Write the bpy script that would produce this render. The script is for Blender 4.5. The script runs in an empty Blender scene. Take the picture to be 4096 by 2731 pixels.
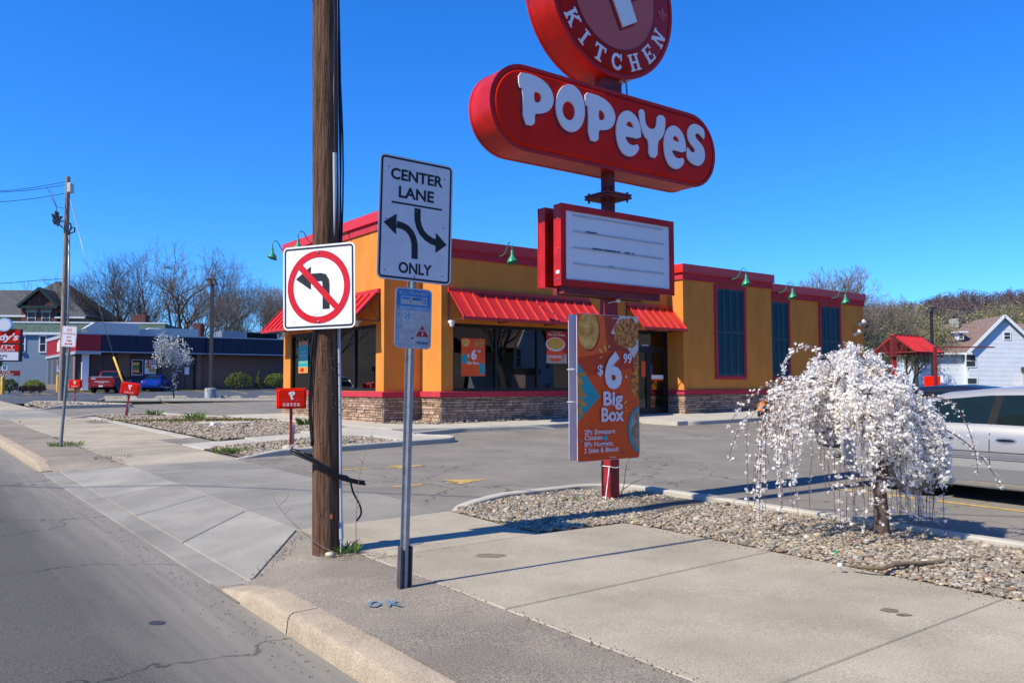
import bpy, bmesh, math, random
import numpy as np
from mathutils import Vector, Matrix
rnd = random.Random(7)
C = bpy.context.scene.collection
scn = bpy.context.scene
R = math.radians
# ---------------------------------------------------------------- camera, sky, sun, exposure
FPX, CX, CY = 3306.0, 2048.0, 1365.5
EYE = Vector((0, 0, 1.61))
_p, _ro = math.atan(171.5 / FPX), -0.0023
FWD = Vector((0, math.cos(_p), math.sin(_p)))
_u0 = Vector((0, -math.sin(_p), math.cos(_p)))
RGT = Vector((1, 0, 0)) * math.cos(_ro) + _u0 * math.sin(_ro)
UPV = _u0 * math.cos(_ro) - Vector((1, 0, 0)) * math.sin(_ro)
cam = bpy.data.cameras.new('camera'); cam.sensor_width = 36; cam.sensor_fit = 'HORIZONTAL'
cam.lens = 36 * FPX / 4096; cam.clip_start = 0.05; cam.clip_end = 4000
camo = bpy.data.objects.new('camera', cam); C.objects.link(camo)
m4 = Matrix.Identity(4)
for i in range(3):
    m4[i][0] = RGT[i]; m4[i][1] = UPV[i]; m4[i][2] = -FWD[i]; m4[i][3] = EYE[i]
camo.matrix_world = m4
scn.camera = camo
SUN_EL = R(46.0)
SUN_TO = Vector((-0.842 * math.cos(SUN_EL), -0.54 * math.cos(SUN_EL), math.sin(SUN_EL))).normalized()
w = bpy.data.worlds.new('World'); scn.world = w; w.use_nodes = True
nt = w.node_tree; nt.nodes.clear()
sky = nt.nodes.new('ShaderNodeTexSky'); sky.sky_type = 'NISHITA'; sky.sun_disc = False
sky.sun_elevation = SUN_EL; sky.sun_rotation = math.atan2(SUN_TO.x, SUN_TO.y)
sky.air_density = 1.0; sky.dust_density = 0.0; sky.ozone_density = 3.0; sky.altitude = 0
hsv = nt.nodes.new('ShaderNodeHueSaturation'); hsv.inputs['Saturation'].default_value = 1.065
bg = nt.nodes.new('ShaderNodeBackground'); bg.inputs[1].default_value = 0.142
wo = nt.nodes.new('ShaderNodeOutputWorld')
tm = nt.nodes.new('ShaderNodeMix'); tm.data_type = 'RGBA'; tm.blend_type = 'MULTIPLY'; tm.inputs[0].default_value = 1; tm.inputs[7].default_value = (0.335, 0.645, 1.15, 1)
nt.links.new(sky.outputs[0], tm.inputs[6]); nt.links.new(tm.outputs[2], hsv.inputs['Color']); nt.links.new(hsv.outputs[0], bg.inputs[0]); nt.links.new(bg.outputs[0], wo.inputs[0])
sl = bpy.data.lights.new('sun', 'SUN'); sl.energy = 4.6; sl.angle = R(0.53); sl.color = (1, 0.93, 0.775)
so = bpy.data.objects.new('sun', sl); C.objects.link(so); so.location = SUN_TO * 60
so.rotation_euler = SUN_TO.to_track_quat('Z', 'Y').to_euler()
scn.view_settings.view_transform = 'Standard'; scn.view_settings.look = 'None'
scn.view_settings.exposure = 0.5; scn.view_settings.gamma = 1; scn.view_settings.use_curve_mapping = False
scn.render.resolution_x, scn.render.resolution_y = 1024, 682
scn.cycles.max_bounces = 6; scn.cycles.transparent_max_bounces = 12
# ---------------------------------------------------------------- frame of the street: u across it, v along it
TH = R(37.0)
E1 = Vector((math.cos(TH), math.sin(TH), 0)); E2 = Vector((-math.sin(TH), math.cos(TH), 0))
def lerp(a, b, t): return a + (b - a) * t
def S(x, y):
    t = min(1, max(0, (x - 14) / 10)); cap = lerp(95, 40, t)
    return 0.0145 * min(y, cap)
def XY(u, v): return (E1.x * u + E2.x * v, E1.y * u + E2.y * v)
def UV(x, y): return (E1.x * x + E1.y * y, E2.x * x + E2.y * y)
def SUV(u, v): return S(*XY(u, v))
def WP(u, v, off=0):
    x, y = XY(u, v); return Vector((x, y, S(x, y) + off))
def ray(px, py): return FWD * FPX + RGT * (px - CX) + UPV * (CY - py)
def G(px, py, off=0):
    d = ray(px, py); t = (off - EYE.z) / (d.z - 0.0145 * d.y); x, y = d.x * t, d.y * t
    if t < 0 or y > 40:
        for i in range(8):
            cap = S(x, 1e9); t2 = (cap + off - EYE.z) / d.z if d.z < -1e-6 else 1e9
            if t > 0 and y <= cap / 0.0145: break
            t = min(t2, 3000 / d.y); x, y = d.x * t, d.y * t
    return Vector((x, y, S(x, y) + off))
def GUV(px, py, off=0):
    p = G(px, py, off); return UV(p.x, p.y)
def PV(px, py, v):            # meets the upright plane v = const: gives (u, z)
    d = ray(px, py); t = v / (d.x * E2.x + d.y * E2.y); p = EYE + d * t
    return (p.x * E1.x + p.y * E1.y, p.z)
def PU(px, py, u):            # meets the upright plane u = const: gives (v, z)
    d = ray(px, py); t = u / (d.x * E1.x + d.y * E1.y); p = EYE + d * t
    return (p.x * E2.x + p.y * E2.y, p.z)
def PD(px, py, y):            # point of that pixel at distance y
    d = ray(px, py); return EYE + d * (y / d.y)
# ---------------------------------------------------------------- materials
MATS = {}
def node(nt, t, **k):
    n = nt.nodes.new(t)
    for a, b in k.items(): setattr(n, a, b)
    return n
def M(name, col, rough=0.6, var=0.1, scale=6.0, bump=0.0, bscale=60.0, metal=0.0, spec=0.4, col2=None, lo=0.35, hi=0.65, coat=0.0, stretch=None, attr=None, orand=0.0, alpha=1.0, trans=0.0, fine=0.0, fscale=150.0):
    if name in MATS: return MATS[name]
    m = bpy.data.materials.new(name); m.use_nodes = True; nt = m.node_tree; L = nt.links.new
    b = nt.nodes['Principled BSDF']
    b.inputs['Roughness'].default_value = rough; b.inputs['Metallic'].default_value = metal
    b.inputs['Specular IOR Level'].default_value = spec
    if coat: b.inputs['Coat Weight'].default_value = coat; b.inputs['Coat Roughness'].default_value = 0.06
    tc = node(nt, 'ShaderNodeTexCoord'); src = tc.outputs['Object']
    if stretch:
        mp = node(nt, 'ShaderNodeMapping'); mp.inputs['Scale'].default_value = stretch; L(src, mp.inputs[0]); src = mp.outputs[0]
    n1 = node(nt, 'ShaderNodeTexNoise'); n1.inputs['Scale'].default_value = scale; n1.inputs['Detail'].default_value = 6; n1.inputs['Roughness'].default_value = 0.62
    L(src, n1.inputs['Vector'])
    rp = node(nt, 'ShaderNodeValToRGB'); rp.color_ramp.elements[0].position = lo; rp.color_ramp.elements[1].position = hi
    c1 = [max(0, c * (1 - var)) for c in col]; c2 = list(col2) if col2 else [min(1, c * (1 + var)) for c in col]
    rp.color_ramp.elements[0].color = (*c1, 1); rp.color_ramp.elements[1].color = (*c2, 1)
    L(n1.outputs[0], rp.inputs[0]); out = rp.outputs[0]
    def mult(a, bsock):
        mx = node(nt, 'ShaderNodeMix', data_type='RGBA', blend_type='MULTIPLY'); mx.inputs[0].default_value = 1
        L(a, mx.inputs[6]); L(bsock, mx.inputs[7]); return mx.outputs[2]
    if attr:
        at = node(nt, 'ShaderNodeAttribute', attribute_name=attr); out = mult(out, at.outputs['Color'])
    if orand:
        oi = node(nt, 'ShaderNodeObjectInfo'); r2 = node(nt, 'ShaderNodeValToRGB')
        r2.color_ramp.elements[0].color = (1 - orand, 1 - orand, 1 - orand, 1); r2.color_ramp.elements[1].color = (1 + orand, 1 + orand, 1 + orand, 1)
        L(oi.outputs['Random'], r2.inputs[0]); out = mult(out, r2.outputs[0])
    if fine:
        n3 = node(nt, 'ShaderNodeTexNoise'); n3.inputs['Scale'].default_value = fscale; n3.inputs['Detail'].default_value = 3; L(tc.outputs['Object'], n3.inputs['Vector'])
        r3 = node(nt, 'ShaderNodeValToRGB'); r3.color_ramp.elements[0].position = .3; r3.color_ramp.elements[1].position = .7
        r3.color_ramp.elements[0].color = (1 - fine,) * 3 + (1,); r3.color_ramp.elements[1].color = (1 + fine,) * 3 + (1,)
        L(n3.outputs[0], r3.inputs[0]); out = mult(out, r3.outputs[0])
    L(out, b.inputs['Base Color'])
    if bump:
        n2 = node(nt, 'ShaderNodeTexNoise'); n2.inputs['Scale'].default_value = bscale; n2.inputs['Detail'].default_value = 5; L(src, n2.inputs['Vector'])
        bp = node(nt, 'ShaderNodeBump'); bp.inputs['Strength'].default_value = bump; bp.inputs['Distance'].default_value = 0.02
        L(n2.outputs[0], bp.inputs['Height']); L(bp.outputs[0], b.inputs['Normal'])
    if trans: b.inputs['Transmission Weight'].default_value = trans
    MATS[name] = m; return m
def GLASS(name, tint=(0.3, 0.33, 0.33), ior=1.55, rough=0.0, refl=(1, 1, 1)):
    if name in MATS: return MATS[name]
    m = bpy.data.materials.new(name); m.use_nodes = True; nt = m.node_tree; nt.nodes.clear(); L = nt.links.new
    o = node(nt, 'ShaderNodeOutputMaterial'); mx = node(nt, 'ShaderNodeMixShader'); t = node(nt, 'ShaderNodeBsdfTransparent'); g = node(nt, 'ShaderNodeBsdfGlossy')
    f = node(nt, 'ShaderNodeFresnel'); f.inputs[0].default_value = ior
    tc = node(nt, 'ShaderNodeTexCoord'); nz = node(nt, 'ShaderNodeTexNoise'); nz.inputs['Scale'].default_value = 1.3
    bp = node(nt, 'ShaderNodeBump'); bp.inputs['Strength'].default_value = 0.02; L(tc.outputs['Object'], nz.inputs['Vector']); L(nz.outputs[0], bp.inputs['Height']); L(bp.outputs[0], g.inputs['Normal'])
    t.inputs[0].default_value = (*tint, 1); g.inputs[0].default_value = (*refl, 1); g.inputs[1].default_value = rough
    L(f.outputs[0], mx.inputs[0]); L(t.outputs[0], mx.inputs[1]); L(g.outputs[0], mx.inputs[2]); L(mx.outputs[0], o.inputs[0])
    MATS[name] = m; return m
# ---------------------------------------------------------------- object helpers
def tag(o, label=None, cat=None, group=None, kind=None):
    if label: o['label'] = label
    if cat: o['category'] = cat
    if group: o['group'] = group
    if kind: o['kind'] = kind
    return o
def thing(name, label, cat, loc=(0, 0, 0), rotz=0.0, group=None, rot=None):
    o = bpy.data.objects.new(name, None); C.objects.link(o); o.empty_display_size = 0.2
    o.location = loc; o.rotation_euler = rot if rot else (0, 0, rotz)
    return tag(o, label, cat, group)
def link(name, me, parent=None):
    o = bpy.data.objects.new(name, me); C.objects.link(o)
    if parent: o.parent = parent
    return o
def copy_tree(o, parent=None):
    c = o.copy(); C.objects.link(c); c.parent = parent
    for ch in list(o.children): copy_tree(ch, c)
    return c
class MB:
    def __init__(s): s.v = []; s.f = []; s.c = []; s.col = None
    def add(s, vs, fs):
        b = len(s.v); s.v += [tuple(x) for x in vs]; s.f += [tuple(b + i for i in f) for f in fs]
        if s.col is not None: s.c += [s.col] * len(vs)
        return s
    def box(s, x0, x1, y0, y1, z0, z1):
        return s.add([(x0, y0, z0), (x1, y0, z0), (x1, y1, z0), (x0, y1, z0), (x0, y0, z1), (x1, y0, z1), (x1, y1, z1), (x0, y1, z1)],
                     [(0, 3, 2, 1), (4, 5, 6, 7), (0, 1, 5, 4), (1, 2, 6, 5), (2, 3, 7, 6), (3, 0, 4, 7)])
    def bbox(s, x0, x1, y0, y1, z0, z1, r=0.01):       # box with chamfered edges
        X, Y, Z = (x0, x1), (y0, y1), (z0, z1); vs = []; idx = {}
        for i in (0, 1):
            for j in (0, 1):
                for k in (0, 1):
                    sx, sy, sz = (r, -r)[i], (r, -r)[j], (r, -r)[k]
                    for a, p in enumerate(((X[i], Y[j] + sy, Z[k] + sz), (X[i] + sx, Y[j], Z[k] + sz), (X[i] + sx, Y[j] + sy, Z[k]))):
                        idx[i, j, k, a] = len(vs); vs.append(p)
        fs = []
        for q in (0, 1):
            fs.append([idx[q, j, k, 0] for j, k in ((0, 0), (1, 0), (1, 1), (0, 1))][::(1 if q else -1)])
            fs.append([idx[i, q, k, 1] for i, k in ((0, 0), (0, 1), (1, 1), (1, 0))][::(1 if q else -1)])
            fs.append([idx[i, j, q, 2] for i, j in ((0, 0), (1, 0), (1, 1), (0, 1))][::(1 if q else -1)])
        for a in (0, 1):
            for b in (0, 1):
                fs.append([idx[a, b, 0, 0], idx[a, b, 1, 0], idx[a, b, 1, 1], idx[a, b, 0, 1]])
                fs.append([idx[a, 0, b, 0], idx[a, 1, b, 0], idx[a, 1, b, 2], idx[a, 0, b, 2]])
                fs.append([idx[0, a, b, 1], idx[1, a, b, 1], idx[1, a, b, 2], idx[0, a, b, 2]])
        for i in (0, 1):
            for j in (0, 1):
                for k in (0, 1): fs.append([idx[i, j, k, 0], idx[i, j, k, 1], idx[i, j, k, 2]])
        return s.add(vs, fs)
    def beam(s, p, q, w, h=None, up=(0, 0, 1)):       # square bar
        p, q = Vector(p), Vector(q); h = h or w; d = (q - p).normalized(); up = Vector(up)
        if abs(d.dot(up)) > 0.98: up = Vector((1, 0, 0))
        a = d.cross(up).normalized() * (w / 2); b = a.cross(d).normalized() * (h / 2)
        vs = [p - a - b, p + a - b, p + a + b, p - a + b, q - a - b, q + a - b, q + a + b, q - a + b]
        return s.add(vs, [(0, 3, 2, 1), (4, 5, 6, 7), (0, 1, 5, 4), (1, 2, 6, 5), (2, 3, 7, 6), (3, 0, 4, 7)])
    def tube(s, pts, rad, n=8, cap=True):
        pts = [Vector(p) for p in pts]; m = len(pts)
        if not hasattr(rad, '__len__'): rad = [rad] * m
        vs = []; prev = None
        for i, p in enumerate(pts):
            d = (pts[min(i + 1, m - 1)] - pts[max(i - 1, 0)])
            d = d.normalized() if d.length > 1e-9 else Vector((0, 0, 1))
            if prev is None:
                a = d.cross(Vector((0, 0, 1)))
                if a.length < 0.05: a = d.cross(Vector((1, 0, 0)))
            else: a = prev - d * prev.dot(d)
            if a.length < 1e-6: a = d.orthogonal()
            a.normalize(); prev = a; b = d.cross(a)
            for k in range(n):
                t = 2 * math.pi * k / n; vs.append(p + (a * math.cos(t) + b * math.sin(t)) * rad[i])
        fs = [(i * n + k, i * n + (k + 1) % n, (i + 1) * n + (k + 1) % n, (i + 1) * n + k) for i in range(m - 1) for k in range(n)]
        if cap: fs += [tuple(range(n))[::-1], tuple((m - 1) * n + k for k in range(n))]
        return s.add(vs, fs)
    def lathe(s, prof, n=16, o=(0, 0, 0), cap=True):             # profile (r, z) turned about z
        vs = []
        for r, z in prof:
            for k in range(n):
                t = 2 * math.pi * k / n; vs.append((o[0] + r * math.cos(t), o[1] + r * math.sin(t), o[2] + z))
        m = len(prof); fs = [(i * n + k, i * n + (k + 1) % n, (i + 1) * n + (k + 1) % n, (i + 1) * n + k) for i in range(m - 1) for k in range(n)]
        if cap: fs += [tuple(range(n))[::-1], tuple((m - 1) * n + k for k in range(n))]
        return s.add(vs, fs)
    def plate(s, poly, y0, y1):                        # polygon in (x, z) given thickness along y
        n = len(poly); vs = [(x, y0, z) for x, z in poly] + [(x, y1, z) for x, z in poly]
        fs = [tuple(range(n)), tuple(range(2 * n - 1, n - 1, -1))] + [(i, n + i, n + (i + 1) % n, (i + 1) % n) for i in range(n)]
        return s.add(vs, fs)
    def prism(s, poly, z0, z1):                        # polygon in (x, y); z may be callables
        f0 = z0 if callable(z0) else (lambda x, y: z0); f1 = z1 if callable(z1) else (lambda x, y: z1)
        n = len(poly); vs = [(x, y, f0(x, y)) for x, y in poly] + [(x, y, f1(x, y)) for x, y in poly]
        fs = [tuple(range(n))[::-1], tuple(range(n, 2 * n))] + [(i, (i + 1) % n, n + (i + 1) % n, n + i) for i in range(n)]
        return s.add(vs, fs)
    def xform(s, mat):
        s.v = [tuple(mat @ Vector(p)) for p in s.v]; return s
    def mesh(s, name, mat, smooth=False, fix=True):
        me = bpy.data.meshes.new(name); me.from_pydata(s.v, [], s.f); me.materials.append(mat)
        if s.c:
            a = me.color_attributes.new('col', 'FLOAT_COLOR', 'POINT'); a.data.foreach_set('color', np.array([(*c, 1) for c in s.c], dtype=np.float32).ravel())
        if fix:
            bm = bmesh.new(); bm.from_mesh(me); bmesh.ops.recalc_face_normals(bm, faces=bm.faces); bm.to_mesh(me); bm.free()
        if smooth:
            me.polygons.foreach_set('use_smooth', [True] * len(me.polygons))
            if smooth != True: me.set_sharp_from_angle(angle=R(smooth))
        me.update(); return me
    def build(s, name, mat, parent=None, smooth=False, label=None, fix=True):
        o = link(name, s.mesh(name, mat, smooth, fix), parent)
        if label: o['label'] = label
        return o
def rrect(x0, x1, z0, z1, r, n=5):
    p = []
    for cx, cz, a in ((x1 - r, z1 - r, 0), (x0 + r, z1 - r, 90), (x0 + r, z0 + r, 180), (x1 - r, z0 + r, 270)):
        for i in range(n + 1):
            t = R(a + 90 * i / n); p.append((cx + r * math.cos(t), cz + r * math.sin(t)))
    return p
def arcp(cx, cz, r, a0, a1, n=16): return [(cx + r * math.cos(R(lerp(a0, a1, i / n))), cz + r * math.sin(R(lerp(a0, a1, i / n)))) for i in range(n + 1)]
def stroke(pts, w):                                    # polyline in (x, z) to a ribbon outline
    L_, R_ = [], []; n = len(pts)
    for i in range(n):
        a = Vector(pts[max(i - 1, 0)]); b = Vector(pts[min(i + 1, n - 1)]); d = (b - a).normalized(); k = Vector((-d.y, d.x)) * (w / 2)
        p = Vector(pts[i]); L_.append(tuple(p + k)); R_.append(tuple(p - k))
    return L_ + R_[::-1]
def ribbon(mb, pts, w, y0, y1):
    n = len(pts); o = stroke(pts, w); A, B = o[:n], o[n:][::-1]
    for i in range(n - 1): mb.plate([A[i], A[i + 1], B[i + 1], B[i]], y0, y1)
    return mb
def cat(pts, n=6):                                     # Catmull-Rom through the points
    P = [Vector(p) for p in pts]; P = [P[0] * 2 - P[1]] + P + [P[-1] * 2 - P[-2]]; o = []
    for i in range(1, len(P) - 2):
        for k in range(n):
            t = k / n; a, b, c, d = P[i - 1], P[i], P[i + 1], P[i + 2]
            o.append(((b * 2) + (c - a) * t + (a * 2 - b * 5 + c * 4 - d) * t * t + (b * 3 - a - c * 3 + d) * t ** 3) * .5)
    return o + [P[-2]]
def text_geo(body, size=1.0, bold=0.0, shear=0.0, width=1.0, space=1.0, align='CENTER'):
    cu = bpy.data.curves.new('txt', 'FONT'); cu.body = body; cu.size = size; cu.align_x = align; cu.align_y = 'TOP_BASELINE'
    cu.offset = bold; cu.shear = shear; cu.space_character = space; cu.resolution_u = 3
    o = bpy.data.objects.new('txt', cu); me = bpy.data.meshes.new_from_object(o)
    vs = [(v.co.x * width, v.co.y) for v in me.vertices]; fs = [tuple(p.vertices) for p in me.polygons]
    bpy.data.objects.remove(o); bpy.data.curves.remove(cu); bpy.data.meshes.remove(me)
    return vs, fs
def text(parent, body, x, z, h, mat, y=-0.004, name='lettering', fit=None, **k):   # h = cap height, fit = total width
    vs, fs = text_geo(body, 1.0, **k)
    if not vs: return None
    xs = [a for a, b in vs]; zs = [b for a, b in vs]
    capf = text_cap(k.get('bold', 0))
    s = h / capf; sx = s
    if fit: sx = fit / (max(xs) - min(xs))
    cx = (max(xs) + min(xs)) / 2 if k.get('align', 'CENTER') == 'CENTER' else 0
    cz = text_mid(k.get('bold', 0))
    mb = MB(); mb.add([(x + (a - cx) * sx, y, z + (b - cz) * s) for a, b in vs], [f for f in fs])
    return mb.build(name, mat, parent, fix=False)
_cap = {}
def _capinfo(b):
    if b not in _cap:
        vs, _ = text_geo('H', 1.0, b); zs = [q for p, q in vs]; _cap[b] = (min(zs), max(zs))
    return _cap[b]
def text_cap(b): lo, hi = _capinfo(b); return hi - lo
def text_mid(b): lo, hi = _capinfo(b); return (hi + lo) / 2
# ================================================================ ground
def struct(o): return tag(o, kind='structure')
def frame_obj(name, mb, mat, parent=None, smooth=False, **k):   # mesh in (u, v, z) shown in the street frame
    o = mb.build(name, mat, parent, smooth, **k)
    if not parent: o.rotation_euler = (0, 0, TH)
    return o
def asphalt(name, col, dust=None, fine=0.35, patch=0.12, cracks=True):
    m = M(name, col, rough=0.9, var=patch, scale=0.9, bump=0.35, bscale=140, spec=0.25, fine=fine, fscale=95)
    nt = m.node_tree; L = nt.links.new; b = nt.nodes['Principled BSDF']; cur = b.inputs['Base Color'].links[0].from_socket
    tc = [n for n in nt.nodes if n.type == 'TEX_COORD'][0]
    if dust:
        u0, u1, dcol = dust
        sx = node(nt, 'ShaderNodeSeparateXYZ'); L(tc.outputs['Object'], sx.inputs[0])
        mp = node(nt, 'ShaderNodeMapping'); mp.inputs['Scale'].default_value = (2.4, 0.28, 1); L(tc.outputs['Object'], mp.inputs[0])
        nz = node(nt, 'ShaderNodeTexNoise'); nz.inputs['Scale'].default_value = 1.6; nz.inputs['Detail'].default_value = 7; L(mp.outputs[0], nz.inputs['Vector'])
        mp2 = node(nt, 'ShaderNodeMapping'); mp2.inputs['Scale'].default_value = (9, 0.3, 1); L(tc.outputs['Object'], mp2.inputs[0])
        nz2 = node(nt, 'ShaderNodeTexNoise'); nz2.inputs['Scale'].default_value = 1.5; nz2.inputs['Detail'].default_value = 5; L(mp2.outputs[0], nz2.inputs['Vector'])
        mr = node(nt, 'ShaderNodeMapRange'); mr.inputs['From Min'].default_value = u0; mr.inputs['From Max'].default_value = u1; mr.clamp = False; L(sx.outputs[0], mr.inputs['Value'])
        ad = node(nt, 'ShaderNodeMath', operation='ADD'); L(mr.outputs[0], ad.inputs[0])
        sc = node(nt, 'ShaderNodeMath', operation='MULTIPLY_ADD'); L(nz.outputs[0], sc.inputs[0]); sc.inputs[1].default_value = 0.8; sc.inputs[2].default_value = -0.4; L(sc.outputs[0], ad.inputs[1])
        ad.use_clamp = True
        ml = node(nt, 'ShaderNodeMath', operation='MULTIPLY'); L(ad.outputs[0], ml.inputs[0])
        r4 = node(nt, 'ShaderNodeMapRange'); r4.inputs['From Min'].default_value = 0.3; r4.inputs['From Max'].default_value = 0.62; r4.inputs['To Min'].default_value = 0.68; L(nz2.outputs[0], r4.inputs['Value'])
        L(r4.outputs[0], ml.inputs[1])
        mx = node(nt, 'ShaderNodeMix', data_type='RGBA'); L(ml.outputs[0], mx.inputs[0]); L(cur, mx.inputs[6]); mx.inputs[7].default_value = (*dcol, 1)
        cur = mx.outputs[2]
    if cracks:
        vo = node(nt, 'ShaderNodeTexVoronoi', feature='DISTANCE_TO_EDGE'); vo.inputs['Scale'].default_value = 0.33
        nz = node(nt, 'ShaderNodeTexNoise'); nz.inputs['Scale'].default_value = 2.0; nz.inputs['Detail'].default_value = 6; L(tc.outputs['Object'], nz.inputs['Vector'])
        va = node(nt, 'ShaderNodeMix', data_type='RGBA', blend_type='LINEAR_LIGHT'); va.inputs[0].default_value = 0.4; L(tc.outputs['Object'], va.inputs[6]); L(nz.outputs[1], va.inputs[7])
        L(va.outputs[2], vo.inputs['Vector'])
        mr = node(nt, 'ShaderNodeMapRange'); mr.inputs['From Min'].default_value = 0.001; mr.inputs['From Max'].default_value = 0.006; mr.inputs['To Min'].default_value = 0.45; L(vo.outputs['Distance'], mr.inputs['Value'])
        cmb = node(nt, 'ShaderNodeMix', data_type='RGBA', blend_type='MULTIPLY'); cmb.inputs[0].default_value = 1; L(cur, cmb.inputs[6]); L(mr.outputs[0], cmb.inputs[7]); cur = cmb.outputs[2]
    L(cur, b.inputs['Base Color']); return m
A_ROAD = asphalt('road_asphalt', (0.094, 0.087, 0.077), fine=.4, patch=.05, dust=(1.2, 1.95, (0.235, 0.213, 0.175)))
A_LOT = asphalt('lot_asphalt', (0.21, 0.185, 0.15), fine=0.3, patch=0.14)
A_LOT2 = asphalt('new_asphalt', (0.075, 0.082, 0.095), fine=0.2, cracks=False)
A_VERGE = asphalt('verge_asphalt', (0.25, 0.21, 0.16), fine=0.5, patch=0.2, cracks=False)
CONC_TAN = M('concrete_tan', (0.35, 0.30, 0.22), rough=0.9, var=0.14, scale=1.1, bump=0.25, bscale=160, spec=0.2, fine=0.24, fscale=85, orand=0.1)
CONC_GREY = M('concrete_grey', (0.255, 0.235, 0.195), rough=0.85, var=0.2, scale=0.8, bump=0.15, bscale=120, spec=0.25, fine=0.12, fscale=80, orand=0.12)
CONC_PALE = M('concrete_pale', (0.42, 0.385, 0.315), rough=0.9, var=0.1, scale=1.5, bump=0.2, bscale=120, spec=0.2, fine=0.1)
KERB_TAN = M('kerb_sandy', (0.36, 0.285, 0.20), rough=0.92, var=0.12, scale=4, bump=0.4, bscale=90, spec=0.2, fine=0.25, fscale=80, orand=0.05)
YPAINT = M('yellow_road_paint', (0.55, 0.35, 0.09), rough=0.8, var=0.45, scale=14, col2=(0.62, 0.40, 0.11))
SOIL = M('soil', (0.13, 0.105, 0.075), rough=1, var=0.4, scale=5, bump=0.6, bscale=40, fine=0.4, fscale=40)
GRASS_M = M('ground_grass', (0.09, 0.10, 0.035), rough=1, var=0.35, scale=0.6, bump=0.4, bscale=20, fine=0.3, fscale=9)

def terrain():
    mb = MB(); gx = [-1500, -900, -500, -300, -200, -140, -100, -70, -50, -35, -25, -15, -8, 0, 8, 14, 17, 20, 24, 30, 45, 70, 100, 150, 220, 330, 500, 900, 1500]
    gy = [-600, -300, -120, -50, -20, 0, 10, 20, 30, 40, 50, 60, 75, 95, 120, 160, 220, 300, 420, 600, 900, 1500, 2600]
    vs = [(x, y, S(x, y) - 0.26) for y in gy for x in gx]; n = len(gx)
    fs = [(j * n + i, j * n + i + 1, (j + 1) * n + i + 1, (j + 1) * n + i) for j in range(len(gy) - 1) for i in range(n - 1)]
    mb.add(vs, fs); return struct(mb.build('terrain', GRASS_M))
terrain()
def strip(name, u0, u1, v0, v1, off, mat, nu=1, nv=1, parent=None, jit=0.0):
    mb = MB(); vs = []
    for j in range(nv + 1):
        for i in range(nu + 1):
            u, v = lerp(u0, u1, i / nu), lerp(v0, v1, j / nv); vs.append((u, v, SUV(u, v) + off + rnd.uniform(-jit, jit)))
    mb.add(vs, [(j * (nu + 1) + i, j * (nu + 1) + i + 1, (j + 1) * (nu + 1) + i + 1, (j + 1) * (nu + 1) + i) for j in range(nv) for i in range(nu)])
    return frame_obj(name, mb, mat, parent)
struct(strip('road', -11.5, 2.3, -45, 200, -0.13, A_ROAD, 4, 40))
def slab_mb(poly, off, th=0.09, gap=0.006, bev=0.008):
    # one concrete slab in the street frame; off: number or f(u, v)
    f = off if callable(off) else (lambda u, v: off)
    cx = sum(p[0] for p in poly) / len(poly); cy = sum(p[1] for p in poly) / len(poly); n = len(poly)
    def inset(d):
        out = []
        for i in range(n):
            p, a, b = Vector(poly[i]), Vector(poly[i - 1]), Vector(poly[(i + 1) % n])
            e1, e2 = (p - a).normalized(), (b - p).normalized(); n1, n2 = Vector((-e1.y, e1.x)), Vector((-e2.y, e2.x))
            bis = (n1 + n2)
            if bis.length < 1e-5: bis = n1
            bis.normalize(); k = d / max(0.35, bis.dot(n1)); out.append(p + bis * k)
        return out
    area = sum(poly[i][0] * poly[(i + 1) % n][1] - poly[(i + 1) % n][0] * poly[i][1] for i in range(n))
    sg = 1 if area > 0 else -1
    A, B = inset(gap * sg), inset((gap + bev) * sg)
    vs = [(p.x, p.y, SUV(p.x, p.y) + f(p.x, p.y) - th) for p in A] + [(p.x, p.y, SUV(p.x, p.y) + f(p.x, p.y) - bev) for p in A] + [(p.x, p.y, SUV(p.x, p.y) + f(p.x, p.y)) for p in B]
    fs = [tuple(range(2 * n, 3 * n))]
    for r in (0, 1): fs += [(r * n + i, r * n + (i + 1) % n, (r + 1) * n + (i + 1) % n, (r + 1) * n + i) for i in range(n)]
    return MB().add(vs, fs)
def slab(parent, poly, off, mat, name='slab', **k): return slab_mb(poly, off, **k).build(name, mat, parent)
def holder(name, mb, mat):
    o = frame_obj(name, mb, mat); struct(o); return o
def quadp(u0, u1, v0, v1): return [(u0, v0), (u1, v0), (u1, v1), (u0, v1)]
def bedsheet(poly, off):
    return MB().add([(u, v, SUV(u, v) + (off(u, v) if callable(off) else off)) for u, v in poly], [tuple(range(len(poly)))])
# --- near pavement
sw = holder('sidewalk', bedsheet([(3.38, -12), (6.42, -12), (6.42, 6.5), (5.27, 6.5), (5.27, 8.2), (3.38, 8.2)], -0.03), SOIL)
for v0, v1 in ((-3.2, -1.25), (-1.25, 0.7), (0.7, 2.65), (2.65, 4.6), (4.6, 6.5)):
    slab(sw, quadp(3.4, 6.4, v0, v1), rnd.uniform(-0.003, 0.003), CONC_TAN)
slab(sw, quadp(3.4, 6.4, -12, -3.2), 0, CONC_TAN)
slab(sw, [(3.4, 6.5), (5.25, 6.5), (5.25, 8.2), (3.4, 8.2)], 0.002, CONC_TAN)
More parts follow.
